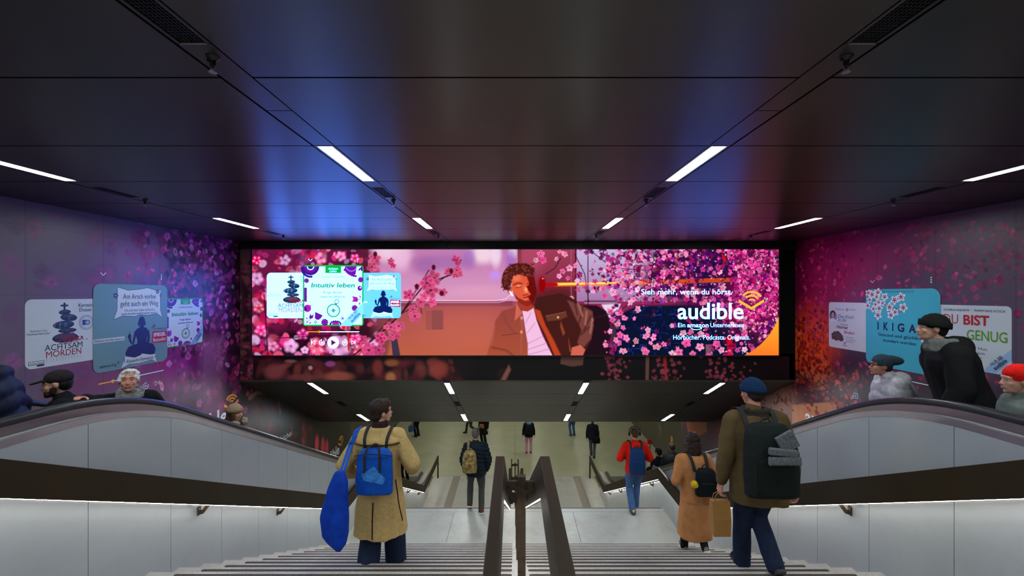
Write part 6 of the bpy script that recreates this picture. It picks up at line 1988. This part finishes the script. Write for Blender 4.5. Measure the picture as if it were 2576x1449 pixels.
def pack(label, cat, hum, cx, cz, w, d, h, mm, strapmat, pocket=True, name='backpack', tilt=0.0, topw=0.85, one=None, sw=0.022, handle=True, pmat=None, group=None):
    """rounded bag on the back of hum (cx across, cz height of its middle, in hum's own frame); its straps lie over the shoulders"""
    t = thing(name, label, cat, tuple(hum.t.location), hum.t.rotation_euler[2], group=group)
    ys = [q.y for q in (hum.hit((cx + i * w * 0.45, -2, cz + k * h * 0.5), (0, 1, 0)) for i in (-1, -0.5, 0, 0.5, 1) for k in (-1, -0.7, -0.4, -0.1, 0.2, 0.5, 0.8, 1.0)) if q is not None]
    tl = math.tan(R(abs(tilt))) * h * 0.5
    c = Vector((cx, min(ys) - 0.012 - tl, cz))
    T = Matrix.Translation(c) @ Matrix.Rotation(R(tilt), 4, 'X')
    m = M()
    m.torso([(0, -d * 0.5 * f, z * h, w / 2 * q, d / 2 * f) for z, q, f in ((-0.5, 0.86, 0.75), (-0.46, 0.97, 0.95), (-0.2, 1.0, 1.0), (0.15, 0.97, 0.95), (0.38, topw, 0.80), (0.48, topw * 0.75, 0.55), (0.5, topw * 0.4, 0.3))], n=22, p=3.2)
    m.xform(T); m.build('bag', mm, t, remesh=min(hum.vox, 0.012), smooth=2, noise_amp=0.005, noise_scale=10)
    if pocket:
        m = M(); m.torso([(0, -d * 0.93, z * h, w * 0.36 * q, d * 0.16) for z, q in ((-0.44, 0.85), (-0.40, 1), (-0.10, 1.0), (0.02, 0.9), (0.05, 0.7))], n=18, p=3.2)
        m.xform(T); m.build('pocket', pmat or mm, t, remesh=min(hum.vox, 0.012), smooth=2)
    for sd, k in ((-1, 'l'), (1, 'r')):
        if one and k != one: continue
        sh = hum.J['sh' + k] * 0.66 + hum.J['neck'] * 0.34
        top = T @ Vector((sd * w * 0.22, -0.02, h * 0.42))
        pts = [top] + hum.drape(top.x * 0.5 + sh.x * 0.5, sh.x + sd * 0.03, 12, 186, sh.z - 0.16, cy=sh.y)
        m = M(); m.sweep(pts, sw, 0.003, side=(1, 0, 0)); m.build('strap', strapmat, t)
    if handle:
        m = M(); m.tube([T @ Vector((0.045 * math.cos(q), -0.03, h * 0.47 + 0.055 * math.sin(q))) for q in [math.pi * i / 8 for i in range(9)]], 0.008); m.build('grab_handle', strapmat, t, shade=True)
    return t, T
# ---------------------------------------------------------------- the cast
def tread(k):
    """upper flight, tread of nosing k counted up from the landing -> (front edge Y, height)"""
    return 7.57 - TREAD * k, CZ - (4.423 - RISE * k)
f_navy = fabric('navy', (0.012, 0.016, 0.030)); f_black = fabric('black', (0.010, 0.010, 0.011)); f_jeans_dark = fabric('jeans_dark', (0.014, 0.022, 0.050))
f_jeans = fabric('jeans', (0.055, 0.115, 0.26)); f_grey = fabric('charcoal', (0.050, 0.052, 0.050)); f_strap = mat('strap_black', (0.010, 0.010, 0.012), rough=0.8)

# 1. cream coat, blue backpack, blue sack
yf, zt = tread(9)
p1 = Human('person in cream wool coat with blue backpack going down the stairs, head turned right', (-1.41, 4.40, zt), h=1.85, vox=0.011, feet=((-0.10, 0.0, 0), (0.11, 0.36, -RISE)), head=(-48, 4, 0), hips=(0.0, 0.10), crouch=0.05,
           hands=((-0.32, 0.22, 0.98), (0.30, 0.26, 1.02)), faces=True)
p1.hair('dark_brown', 'full', amp=0.012)
f_cream = fabric('cream_wool', (0.48, 0.335, 0.135), var=0.12, scale=40, bump=0.5, bscale=160)
coat = p1.top(f_cream, 'coat', hem=-0.10, t=0.050, sleeve=0.078, cuff=0.062, coat_to=0.41, coat_w=(0.265, 0.21), fold=0.022, collar=0.0, shoulder=1.08)
m = M()      # wide collar and dark seams
m.torso([(0, -0.02, z * p1.s, rx * p1.s, ry * p1.s) for z, rx, ry in ((0.44, 0.235, 0.165), (0.47, 0.225, 0.155), (0.53, 0.125, 0.105), (0.575, 0.095, 0.09))], n=24); m.xform(p1.TL)
_c = m.build('collar', f_cream, coat, remesh=0.012, smooth=2, noise_amp=0.008, noise_scale=10)
m = M(); m.torso([(0, -0.005, z * p1.s, rx * p1.s, ry * p1.s) for z, rx, ry in ((0.54, 0.085, 0.082), (0.60, 0.076, 0.076), (0.625, 0.07, 0.07))], n=22); m.xform(p1.TL)
_sx = None
m2 = M(); m2.tube([p1.TL @ Vector((0.237 * p1.s * math.copysign(abs(math.cos(q)) ** 0.83, math.cos(q)), -0.02 + 0.168 * p1.s * math.copysign(abs(math.sin(q)) ** 0.83, math.sin(q)), 0.437 * p1.s)) for q in [2 * math.pi * i / 40 for i in range(41)]], 0.004, n=6); m2.build('collar_edge', f_black, _c)
_s = m.build('scarf', fabric('plum', (0.030, 0.014, 0.018)), p1.t, remesh=0.010, smooth=2)
p1.layers = [_c, _s]
def seam_on(target, pts, w, mm, parent, name='seam'):
    """a thin dark line laid on the outer face of a garment, found by rays from behind"""
    from mathutils.bvhtree import BVHTree
    bm = bmesh.new(); bm.from_mesh(target.data); tree = BVHTree.FromBMesh(bm); bm.free()
    out = []
    for (x, z) in pts:
        h = tree.ray_cast(Vector((x, -2, z)), Vector((0, 1, 0)))
        if h[0] is not None: out.append(h[0] + Vector((0, -0.003, 0)))
    if len(out) > 1:
        m = M(); m.sweep(out, w, 0.003, side=(1, 0, 0)); return m.build(name, mm, parent)
seam_on(coat, [(-0.02, 0.80 - 0.03 * k) for k in range(13)], 0.005, f_black, coat)
seam_on(coat, [(0.185 + 0.006 * k, 1.0 - 0.04 * k) for k in range(12)], 0.005, f_black, coat)
p1.trousers(f_jeans_dark, thigh=0.115, knee=0.105, cuff=0.108, lower=-0.012)
p1.shoes(f_black)
f_blue = fabric('bright_blue', (0.006, 0.075, 0.42), var=0.15, rough=0.55, bump=0.15)
f_blue2 = fabric('deep_blue', (0.005, 0.042, 0.36), var=0.25, rough=0.6, scale=9, bump=0.2)
t, T = pack('blue backpack with black carry straps worn over the cream coat', 'backpack', p1, 0.02, 1.15, 0.37, 0.13, 0.45, f_blue, f_strap, pocket=False, handle=True, topw=0.93, sw=0.014)
m = M()
m.loft([[T @ Vector((x, y, z)) for x, z in ((-0.11, 0.0), (0.02, 0.08), (0.13, -0.05), (0.10, -0.10), (-0.08, -0.06))] for y in (-0.133, -0.128)])
m.build('reflective_print', mat('print_blue', (0.03, 0.19, 0.55), rough=0.35, var=0.4, scale=30), t, label='pale blue shiny patch on the back')
for x in (-0.075, 0.075):
    m = M(); m.sweep([T @ Vector((x, -0.138, z)) for z in (0.02, 0.10, 0.19)] + [T @ Vector((x * 0.7, -0.10, 0.26))], 0.011, 0.004, side=(1, 0, 0)); m.build('carry_strap', f_strap, t)
m = M(); m.tube([T @ Vector((-0.19 + 0.38 * i / 10, -0.132 + 0.03 * abs(i / 5 - 1) ** 2, 0.17 + 0.03 * math.sin(math.pi * i / 10))) for i in range(11)], 0.005); m.build('zip', f_strap, t)
t = thing('drawstring_bag', 'long blue cloth bag hanging from the left shoulder of the cream coat', 'bag', tuple(p1.t.location))
m = M()
m.torso([(x, y, z, rx, ry) for x, y, z, rx, ry in ((-0.24, -0.37, 0.49, 0.02, 0.015), (-0.26, -0.37, 0.55, 0.075, 0.045), (-0.285, -0.37, 0.65, 0.125, 0.055), (-0.285, -0.37, 0.82, 0.13, 0.06), (-0.27, -0.36, 1.00, 0.105, 0.05), (-0.255, -0.35, 1.14, 0.075, 0.04), (-0.25, -0.33, 1.23, 0.04, 0.022))], n=20, p=3.0)
m.build('sack', f_blue2, t, remesh=0.010, smooth=1, noise_amp=0.022, noise_scale=(16, 16, 3))
for x0 in (-0.235, -0.20):
    pth = [(-0.25 + (x0 + 0.235), -0.33, 1.21)] + p1.drape(x0 - 0.045, x0, 2, 170, 1.38, off=0.024)
    m = M(); m.sweep(pth, 0.011, 0.003, side=(1, 0, 0)); m.build('strap', f_blue, t)

# 2. olive jacket, navy beanie
yf, zt = tread(11)
p2 = Human('person in olive jacket and navy beanie stepping down, paper bag in left hand', (2.26, 3.84, zt), h=1.82, vox=0.011, feet=((-0.04, 0.33, -RISE), (0.02, -0.10, 0.05)), heel=(0, 0.9), hips=(0.0, 0.10), crouch=0.03,
           hands=((-0.33, 0.16, 0.72), (0.31, 0.02, 0.73)), head=(14, -8, 0), skin=SKIN_RUDDY, wide=1.14, curl=40, faces=True, lean=5)
p2.hair('dark_brown', 'nape', amp=0.004)
p2.beanie(fabric('beanie_navy', (0.008, 0.030, 0.085), scale=80, bump=0.6, bscale=140))
f_olive = fabric('olive', (0.090, 0.062, 0.026), var=0.22, scale=7)
p2.top(f_olive, hem=-0.24, t=0.046, sleeve=0.075, cuff=0.052, collar=0.026, fold=0.016, flare=1.06)
p2.layers = [p2.scarf(fabric('scarf_brown', (0.035, 0.026, 0.02)), r=0.026)]
p2.trousers(f_jeans_dark, thigh=0.105, knee=0.078, cuff=0.072)
p2.shoes(f_black, m_soledark)
t, T = pack('large black backpack with grey knitted things tucked in its net, on the olive jacket', 'backpack', p2, -0.06, 1.16, 0.46, 0.17, 0.62, fabric('pack_black', (0.012, 0.016, 0.016)), f_strap, pmat=fabric('pack_net', (0.008, 0.012, 0.010)), tilt=-4)
t2 = thing('knitted_scarf', 'grey fringed knitted scarf and gloves stuffed in the black backpack net', 'scarf', tuple(p2.t.location))
f_gk = fabric('grey_knit', (0.115, 0.13, 0.14), var=0.3, scale=50, bump=0.6)
m = M()
for k in range(10): m.cap(T @ Vector((-0.085 + 0.027 * k, -0.222, 0.015)), T @ Vector((-0.085 + 0.027 * k, -0.222, 0.06)), 0.017, 0.015, n=8)
m.build('fringe', f_gk, t2, remesh=0.006, smooth=1)
m = M(); m.obox(T @ Vector((0.03, -0.215, 0.105)), (1, 0, -0.1), (0, 1, 0), (0.1, 0, 1), 0.12, 0.02, 0.03); m.build('roll', f_gk, t2, bevel=0.012)
for k in range(3):
    m = M(); m.obox(T @ Vector((0.03 + 0.045 * k, -0.205 + 0.004 * k, 0.165 + 0.022 * k)), (1, 0, 0.55), (0, 1, 0), (-0.55, 0, 1), 0.030, 0.016, 0.075); m.build('fold', f_gk, t2, bevel=0.008)
# paper bag
wl = p2.J['wrl'] + (p2.J['wrl'] - p2.J['ell']).normalized() * 0.10
t = thing('paper_bag', 'brown paper carrier bag held low beside the tan coat', 'bag', tuple(p2.t.location))
f_paper = mat('kraft_paper', (0.30, 0.145, 0.030), rough=0.75, var=0.12, scale=5, bump=0.1, bscale=14)
bx, by, bz = wl.x + 0.01, wl.y + 0.01, wl.z - 0.09
m = M(); m.loft([[(bx - 0.085 * q, by - 0.055 * r_, z), (bx + 0.085 * q, by - 0.055 * r_, z), (bx + 0.085 * q, by + 0.055 * r_, z), (bx - 0.085 * q, by + 0.055 * r_, z)] for z, q, r_ in ((bz - 0.32, 0.94, 1.0), (bz - 0.16, 1.0, 1.0), (bz, 1.0, 0.55))])
o = m.build('sack', f_paper, t, bevel=0.004)
for dy in (-0.025, 0.025):
    m = M(); m.tube([(bx - 0.06, by + dy, bz - 0.01), (bx - 0.05, by + dy * 0.8, bz + 0.05), (bx, by + dy * 0.3, bz + 0.085), (bx + 0.05, by + dy * 0.8, bz + 0.05), (bx + 0.06, by + dy, bz - 0.01)], 0.004); m.build('handle', f_paper, t, shade=True)

# 3. camel coat
yf, zt = tread(4)
p3 = Human('person in long tan coat with dark loose hair walking down, looking at the steps', (2.62, 6.02, zt), h=1.77, vox=0.013, feet=((-0.07, 0.38, -RISE), (0.07, -0.02, 0.03)), heel=(0, 0.8), hips=(0, 0.12), crouch=0.04, lean=6,
           hands=((-0.16, 0.34, 1.02), (0.20, 0.33, 1.04)), head=(0, -18, 0))
p3.hair('dark_brown', 'bob', amp=0.014)
f_camel = fabric('camel', (0.45, 0.195, 0.075), var=0.12, scale=12)
p3.top(f_camel, 'coat', hem=-0.1, t=0.042, sleeve=0.070, cuff=0.055, coat_to=0.27, coat_w=(0.235, 0.20), fold=0.018, collar=0.012)
p3.trousers(f_black, thigh=0.09, knee=0.065, cuff=0.055)
p3.shoes(fabric('shoe_grey', (0.16, 0.16, 0.15)), m_sole)
t, T = pack('small dark backpack on the long tan coat', 'backpack', p3, 0.06, 1.14, 0.30, 0.13, 0.38, fabric('pack_dark', (0.010, 0.013, 0.016)), f_strap, handle=True)
m = M(); m.cap(T @ Vector((-0.15, -0.06, 0.02)), T @ Vector((-0.15, -0.06, 0.12)), 0.004); m.build('charm_cord', mat('cord_blue', (0.03, 0.16, 0.25)), t)
m = M(); m.ell(T @ Vector((-0.16, -0.07, -0.025)), 0.055, 0.05, 0.052); m.build('pompom_charm', mat('pompom_yellow', (0.62, 0.44, 0.01), rough=0.9, var=0.2, scale=90), t, remesh=0.008, smooth=1, noise_amp=0.008, noise_scale=70, label='yellow pompom charm')

# 4. dark jacket with camouflage bag
p4 = Human('person in dark quilted jacket at the landing edge, hands in pockets', (-0.80, 8.98, ZL), h=1.76, vox=0.014, feet=((-0.14, 0.16, -0.02), (0.12, -0.04, 0)), heel=(0.5, 0.1), hands=((-0.23, 0.08, 0.86), (0.23, 0.08, 0.86)), elbow=((-1, -0.6, 0), (1, -0.6, 0)), head=(-8, -4, 0), skin=SKIN_RUDDY, fingers=True)
p4.hair('grey', amp=0.004)
p4.top(fabric('ink_blue', (0.010, 0.018, 0.026)), hem=-0.14, t=0.045, sleeve=0.072, cuff=0.05, quilt=0.085, fold=0.006, collar=0.022)
p4.trousers(f_grey, thigh=0.095, knee=0.07, cuff=0.062)
p4.shoes(fabric('shoe_rust', (0.12, 0.035, 0.015)), m_sole)
m_camo = mat('camouflage', (0.20, 0.135, 0.045), rough=0.85, var=0.75, scale=16, bump=0.2)
pack('camouflage backpack slung over the left shoulder of the dark quilted jacket', 'backpack', p4, -0.10, 1.17, 0.30, 0.16, 0.46, m_camo, m_camo, one='l', tilt=6)

# 5. red jacket
p5 = Human('person in red jacket and blue jeans at the landing edge, wearing headphones', (2.58, 8.98, ZL), h=1.76, vox=0.014, feet=((-0.08, -0.06, 0), (0.07, 0.30, -0.10)), heel=(0.15, 0.0), hands=((-0.16, 0.28, 1.06), (0.16, 0.28, 1.06)), elbow=((-1, -0.7, -0.5), (1, -0.7, -0.5)), head=(0, -10, 0), hips=(0, 0.07), crouch=0.02)
p5.hair('brown', amp=0.006)
f_red = fabric('red', (0.62, 0.016, 0.008), var=0.12, scale=8)
p5.top(f_red, hem=-0.10, t=0.045, sleeve=0.078, cuff=0.05, hood=1.1, fold=0.012, collar=0.02)
p5.trousers(f_jeans, thigh=0.10, knee=0.075, cuff=0.068)
p5.shoes(mat('shoe_yellow', (0.52, 0.30, 0.005), rough=0.6, var=0.5, scale=14), m_soledark)
pack('navy blue backpack on the red jacket', 'backpack', p5, -0.03, 1.15, 0.33, 0.18, 0.52, fabric('pack_navy', (0.010, 0.035, 0.115)), f_strap)
t = thing('headphones', 'black headphones over the brown hair above the red jacket', 'headphones', tuple(p5.t.location))
for sd in (-1, 1):
    m = M(); m.ell((sd * 0.113, -0.008, -0.005), 0.020, 0.034, 0.040); m.xform(p5.HM); m.build('ear_cup', f_black, t, shade=True)
m = M(); m.sweep([p5.HM @ Vector((0.116 * math.cos(q), -0.012, 0.03 + 0.122 * math.sin(q))) for q in [math.pi * i / 14 for i in range(15)]], 0.012, 0.005, side=(0, 1, 0)); m.build('headband', f_black, t)

def esc_step(y): return esc_z(y) + 0.014
# ---- riders on the left escalator
def rider(label, X, Y, top, **k):
    """stand on the escalator so that the crown reaches the given height"""
    g = esc_step(Y)
    return (X, Y, g), top - g
loc, hh = rider('', -3.95, 6.0, 0.20)
p6 = Human('person in knitted beige bobble hat and fur-trimmed coat riding the left escalator', loc, rz=-98, h=1.62, vox=0.012, faces=True, hs=1.0, head=(0, -6, 0), crouch=max(0, 1.66 - hh) * 0.9)
p6.hair('brown', 'longhat', amp=0.005); p6.beanie(fabric('beige_knit', (0.36, 0.25, 0.15), scale=70, bump=0.8, bscale=90)); p6.brows('brown')
f_tan = fabric('taupe', (0.17, 0.115, 0.07))
c6 = p6.top(f_tan, 'coat', hem=-0.3, t=0.05, sleeve=0.075, fold=0.012, collar=0.0)
m = M(); c = p6.J['neck'] + Vector((0, -0.02, 0.02))
for i in range(14):
    a0, a1 = 2 * math.pi * i / 14 * 0.86 - 4.3, 2 * math.pi * (i + 1) / 14 * 0.86 - 4.3
    m.cap(c + Vector((0.155 * math.cos(a0), 0.13 * math.sin(a0), 0.03 * math.sin(a0))), c + Vector((0.155 * math.cos(a1), 0.13 * math.sin(a1), 0.03 * math.sin(a1))), 0.052, 0.052, n=8)
m.build('fur_trim', mat('fur_beige', (0.40, 0.29, 0.17), rough=0.95, var=0.5, scale=60, bump=1, bscale=160), c6, remesh=0.011, smooth=1, noise_amp=0.018, noise_scale=55)
p6.scarf(fabric('scarf_teal', (0.03, 0.045, 0.05)), r=0.036); p6.trousers(f_black); p6.shoes(f_black)

loc, hh = rider('', -3.94, 4.4, 0.965)
p7 = Human('white-haired person with grey knitted scarf on the left escalator, arm along the handrail', loc, rz=212, h=1.52, vox=0.011, faces=True, lean=12, crouch=max(0, 1.50 - hh) * 0.95, head=(4, 10, 0), skin=SKIN_RUDDY,
           hands=((-0.22, 0.25, 0.75), (0.27, 0.75, 1.27)), elbow=((-0.6, -1, -0.2), (0.3, -0.6, -1)), palm=((1, 0, 0), (0, 0, -1)), curl=18, hs=1.12)
p7.hair('white', 'short', amp=0.016); p7.brows('grey')
p7.top(f_black, hem=-0.2, t=0.045, sleeve=0.072, cuff=0.05, fold=0.012, collar=0.0); p7.scarf(mat('scarf_grey', (0.22, 0.22, 0.215), rough=0.9, var=0.7, scale=45, stretch=(0.4, 0.4, 2), bump=0.6), r=0.042); p7.trousers(f_grey); p7.shoes(f_black)

loc, hh = rider('', -4.17, 4.0, 0.985)
p8 = Human('bearded person in dark cap on the left escalator, profile towards the wall', loc, rz=124, h=1.46, vox=0.012, faces=True, lean=6, hs=1.14, crouch=max(0, 1.48 - hh) * 0.92, head=(0, -4, 0), hands=((-0.2, 0.2, 0.55), (0.2, 0.2, 0.55)))
p8.hair('black', 'nape', amp=0.003); p8.beard('dark_brown'); p8.brows('dark_brown'); p8.top(f_black, hem=-0.2, t=0.045, sleeve=0.07, fold=0.010); p8.trousers(f_black); p8.shoes(f_black)
m = M(); m.ell((0, -0.018, 0.056), 0.089, 0.108, 0.080); m.xform(p8.HM); c8 = m.build('cap', fabric('cap_charcoal', (0.022, 0.020, 0.024)), p8.t, remesh=0.009, smooth=2)
m = M(); m.loft([[(0.086 * math.cos(q), 0.055 + (0.02 if z > 0.05 else 0.0) + 0.115 * max(0, math.sin(q)) , z - 0.22 * 0.115 * max(0, math.sin(q))) for q in [2 * math.pi * i / 24 for i in range(24)]] for z in (0.044, 0.052)]); m.xform(p8.HM); m.build('peak', fabric('cap_charcoal', (0.022, 0.020, 0.024)), c8)

loc, hh = rider('', -3.86, 3.2, 1.37)
p9 = Human('person in dark blue puffer jacket at the picture edge on the left escalator', loc, rz=118, h=1.66, vox=0.013, lean=14, crouch=max(0, 1.62 - hh) * 0.9, head=(0, -8, 0), hands=((-0.22, 0.25, 0.8), (0.22, 0.25, 0.8)), wide=1.1, faces=True)
p9.hair('black'); p9.top(fabric('puffer_blue', (0.007, 0.011, 0.026), rough=0.5), hem=-0.2, t=0.075, sleeve=0.095, cuff=0.06, quilt=0.12, fold=0.012, hood=1.2, collar=0.03); p9.trousers(f_black); p9.shoes(f_black)

# ---- riders on the right escalator
loc, hh = rider('', 4.24, 4.0, 1.53)
p10 = Human('tall person in long black coat and dark hat hunched on the right escalator', loc, rz=66, h=1.82, vox=0.013, lean=16, wide=1.06, head=(0, 4, 0), hands=((-0.26, 0.24, 0.86), (0.26, -0.18, 0.86)), faces=True, crouch=max(0, 1.76 - hh))
p10.hair('black', 'nape', amp=0.004); p10.beanie(fabric('hat_dark', (0.010, 0.012, 0.010))); p10.top(f_black, 'coat', hem=-0.2, t=0.075, sleeve=0.095, cuff=0.06, coat_to=0.55, coat_w=(0.30, 0.30), hood=1.3, fold=0.016, collar=0.02)
p10.scarf(fabric('scarf_greygreen', (0.12, 0.135, 0.12), scale=30), r=0.045); p10.trousers(fabric('jeans_teal', (0.05, 0.10, 0.13))); p10.shoes(f_black)
loc, hh = rider('', 4.43, 4.8, 1.23)
p11 = Human('person with glasses, slate beanie and light grey jacket on the right escalator', loc, rz=74, h=1.70, vox=0.011, lean=18, head=(0, 4, 0), faces=True, crouch=max(0, 1.63 - hh), hands=((-0.2, 0.30, 0.82), (0.2, 0.30, 0.82)), skin=SKIN_RUDDY)
p11.hair('dark_brown', 'nape', amp=0.004); p11.beanie(fabric('slate_knit', (0.035, 0.055, 0.075), scale=70), fold=False, slouch=0.06); p11.brows('dark_brown')
p11.top(fabric('pale_grey', (0.50, 0.50, 0.53), rough=0.6), hem=-0.16, t=0.07, sleeve=0.095, cuff=0.06, hood=1.15, fold=0.018, collar=0.03, quilt=0.14); p11.trousers(f_grey); p11.shoes(f_black)
t = p11.t
m = M()
for sd in (-1, 1):
    m.tube([(sd * 0.032 + 0.024 * math.cos(q), 0.104, 0.004 + 0.020 * math.sin(q)) for q in [2 * math.pi * i / 14 for i in range(15)]], 0.0028, n=6); m.tube([(sd * 0.056, 0.102, 0.008), (sd * 0.082, 0.06, 0.012), (sd * 0.085, -0.01, 0.008)], 0.0028, n=6)
m.tube([(-0.008, 0.106, 0.006), (0.008, 0.106, 0.006)], 0.0025, n=6); m.xform(p11.HM)
g = thing('glasses', 'dark rimmed glasses on the rider with the slate beanie', 'glasses', tuple(t.location), t.rotation_euler[2]); m.build('frame', f_black, g, shade=True)
loc, hh = rider('', 3.82, 3.2, 1.19)
p12 = Human('child in bright red beanie at the picture edge on the right escalator', loc, rz=70, h=hh + 0.0, vox=0.010, hs=1.26, head=(0, 0, 0), faces=True)
p12.hair('brown', 'nape', amp=0.003); p12.beanie(fabric('red_knit', (0.68, 0.012, 0.008), scale=80, bump=0.6, bscale=120), fold=False); p12.top(fabric('sage', (0.12, 0.15, 0.13)), hem=-0.16, t=0.05, sleeve=0.07, hood=1.0, collar=0.015); p12.trousers(f_black); p12.shoes(f_black)

# ---- lower hall and lower escalators
def small(label, X, Y, z, rz, h, topmat, legs, hair='black', style='short', shoe=None, hat=None, **k):
    kw = dict(hem=-0.14, t=0.045, sleeve=0.07, fold=0.008)
    kw.update(k.pop('topk', {}))
    q = Human(label, (X, Y, z), rz=rz, h=h, vox=0.02, **k)
    q.hair(hair, style)
    q.top(topmat, **kw); q.trousers(legs, thigh=0.095, knee=0.072, cuff=0.065); q.shoes(shoe or f_black)
    if hat: q.beanie(hat)
    return q
f_pink = fabric('pink', (0.62, 0.30, 0.46)); f_sky = fabric('sky', (0.16, 0.34, 0.68)); f_greyj = fabric('grey_jeans', (0.10, 0.115, 0.14))
q = small('person in pink trousers and black jacket standing on the lower floor', 0.71, 20.0, ZF, 0, 1.68, f_black, f_pink, topk=dict(hood=1.0, t=0.055), shoe=fabric('shoe_plum', (0.12, 0.05, 0.05)))
m = M(); m.ell(q.TL @ Vector((0, -0.10, 0.53)), 0.14, 0.09, 0.10); q.layers = [m.build('hood', f_sky, q.t, remesh=0.02, smooth=2, label='sky blue hood')]; q.tree = None
pack('black backpack worn with pink trousers on the lower floor', 'backpack', q, 0.02, 1.12, 0.32, 0.15, 0.42, fabric('pack_dark', (0.01, 0.013, 0.016)), f_strap)
q = small('person in navy jacket and grey jeans with a shoulder bag on the lower floor', 3.62, 19.5, ZF, -10, 1.76, f_navy, f_greyj, feet=((-0.06, 0.2, 0), (0.06, -0.15, 0)))
t = thing('shoulder_bag', 'dark shoulder bag on the hip of the navy jacket', 'bag', tuple(q.t.location), q.t.rotation_euler[2])
m = M(); m.torso([(0.16, -0.30, z, rx, ry) for z, rx, ry in ((0.72, 0.14, 0.05), (0.75, 0.18, 0.07), (0.98, 0.17, 0.06), (1.0, 0.14, 0.04))], n=16, p=3.5); m.build('bag', f_black, t, remesh=0.02, smooth=1)
m = M(); m.sweep([(0.28, -0.29, 0.98)] + q.drape(0.12, -0.12, 20, 180, 1.28), 0.015, 0.004, side=(1, 0, 0)); m.build('strap', f_black, t)
small('person in blue jeans walking away at the far side of the lower floor', 3.1, 22.4, ZF, 20, 1.75, f_navy, f_jeans)
q = small('person with long dark hair in black coat holding an orange bag on the lower floor', -1.48, 21.2, ZF, 150, 1.72, f_black, f_black, hair='dark_brown', style='long', topk=dict(name='coat', coat_to=0.5))
t = thing('handbag', 'orange brown handbag in front of the long-haired person in black', 'bag', tuple(q.t.location), q.t.rotation_euler[2])
m = M(); m.torso([(-0.05, 0.27, z, rx, 0.05) for z, rx in ((0.86, 0.12), (0.88, 0.14), (1.02, 0.13), (1.04, 0.10))], n=14, p=3.5); m.build('bag', mat('leather_orange', (0.30, 0.11, 0.03), rough=0.5), t, remesh=0.02, smooth=1)
m = M(); m.tube([(-0.13, 0.27, 1.02), (-0.10, 0.26, 1.12), (0.0, 0.26, 1.12), (0.03, 0.27, 1.02)], 0.008); m.build('handle', f_black, t)
small('person in dark clothes striding left across the lower floor', -2.25, 22.7, ZF, 80, 1.75, f_black, f_grey, feet=((-0.05, -0.32, 0.04), (0.05, 0.34, 0)), heel=(0.7, 0), hips=(0, 0.0), crouch=0.05)
q = small('person in black trousers with a blue bag at the far left of the lower floor', -5.05, 22.3, ZF, 60, 1.75, f_navy, f_black)
t = thing('tote_bag', 'blue tote bag at the far left of the lower floor', 'bag', tuple(q.t.location), q.t.rotation_euler[2])
m = M(); m.torso([(-0.36, 0.08, z, rx, 0.06) for z, rx in ((0.33, 0.15), (0.36, 0.17), (0.62, 0.17), (0.65, 0.15))], n=14, p=4); m.build('bag', fabric('tote_blue', (0.03, 0.10, 0.22)), t, remesh=0.02, smooth=1)
m = M(); m.tube([(-0.44, 0.08, 0.64), (-0.38, 0.08, 0.75), (-0.33, 0.08, 0.75), (-0.28, 0.08, 0.64)], 0.008); m.build('handle', f_black, t)
small('person in black with long coat stepping off the lower left escalator', -4.30, 16.9, ZF + 0.020, 170, 1.55, f_black, f_black, skin=SKIN_RUDDY, hair='dark_brown', hands=((-0.15, 0.2, 0.95), (0.2, 0.2, 0.85)))
small('person in black jacket riding down the right escalator, half hidden by the tan coat', 4.02, 10.8, esc_step(10.8), 0, 1.70, f_black, f_black, topk=dict(t=0.06), hair='dark_brown')
q = small('person in black jacket with white lines printed on its sleeve, lower on the right escalator', 4.10, 12.0, esc_step(12.0), 25, 1.74, f_black, f_black)
m = M()
for k in range(5): m.tube([q.J['shl'] + Vector((-0.10, -0.06 + 0.02 * k, -0.05 - 0.045 * k)), q.J['shl'] + Vector((-0.02, -0.135, -0.10 - 0.045 * k)), q.J['shl'] + Vector((0.10, -0.155, -0.08 - 0.045 * k))], 0.010, n=6)
m.build('white_print', mat('print_white', (0.5, 0.5, 0.48), rough=0.8), q.t)
q = small('person in pink beanie and black coat near the foot of the right escalator', 4.22, 12.8, esc_step(12.8), 0, 1.56, f_black, f_black, hair='dark_brown', style='longhat', hat=fabric('pink_knit', (0.70, 0.12, 0.24)))

# ---- stanchion by the lower wall
t = thing('stanchion', 'steel post with a red head beside the lower right wall', 'stanchion', (5.95, 18.6, ZF))
m = M(); m.cap((0, 0, 0), (0, 0, 0.90), 0.035, 0.035, n=14, rings=1); m.build('post', m_steel, t, shade=True, angle=40)
m = M(); m.box(-0.10, 0.10, -0.05, 0.05, 0.90, 1.10); m.build('red_head', mat('stanchion_red', (0.40, 0.02, 0.02), rough=0.4), t, bevel=0.015)
m = M(); m.cap((0, 0, 0), (0, 0, 0.015), 0.11, 0.11, n=20, rings=1); m.build('base_plate', m_steel, t)
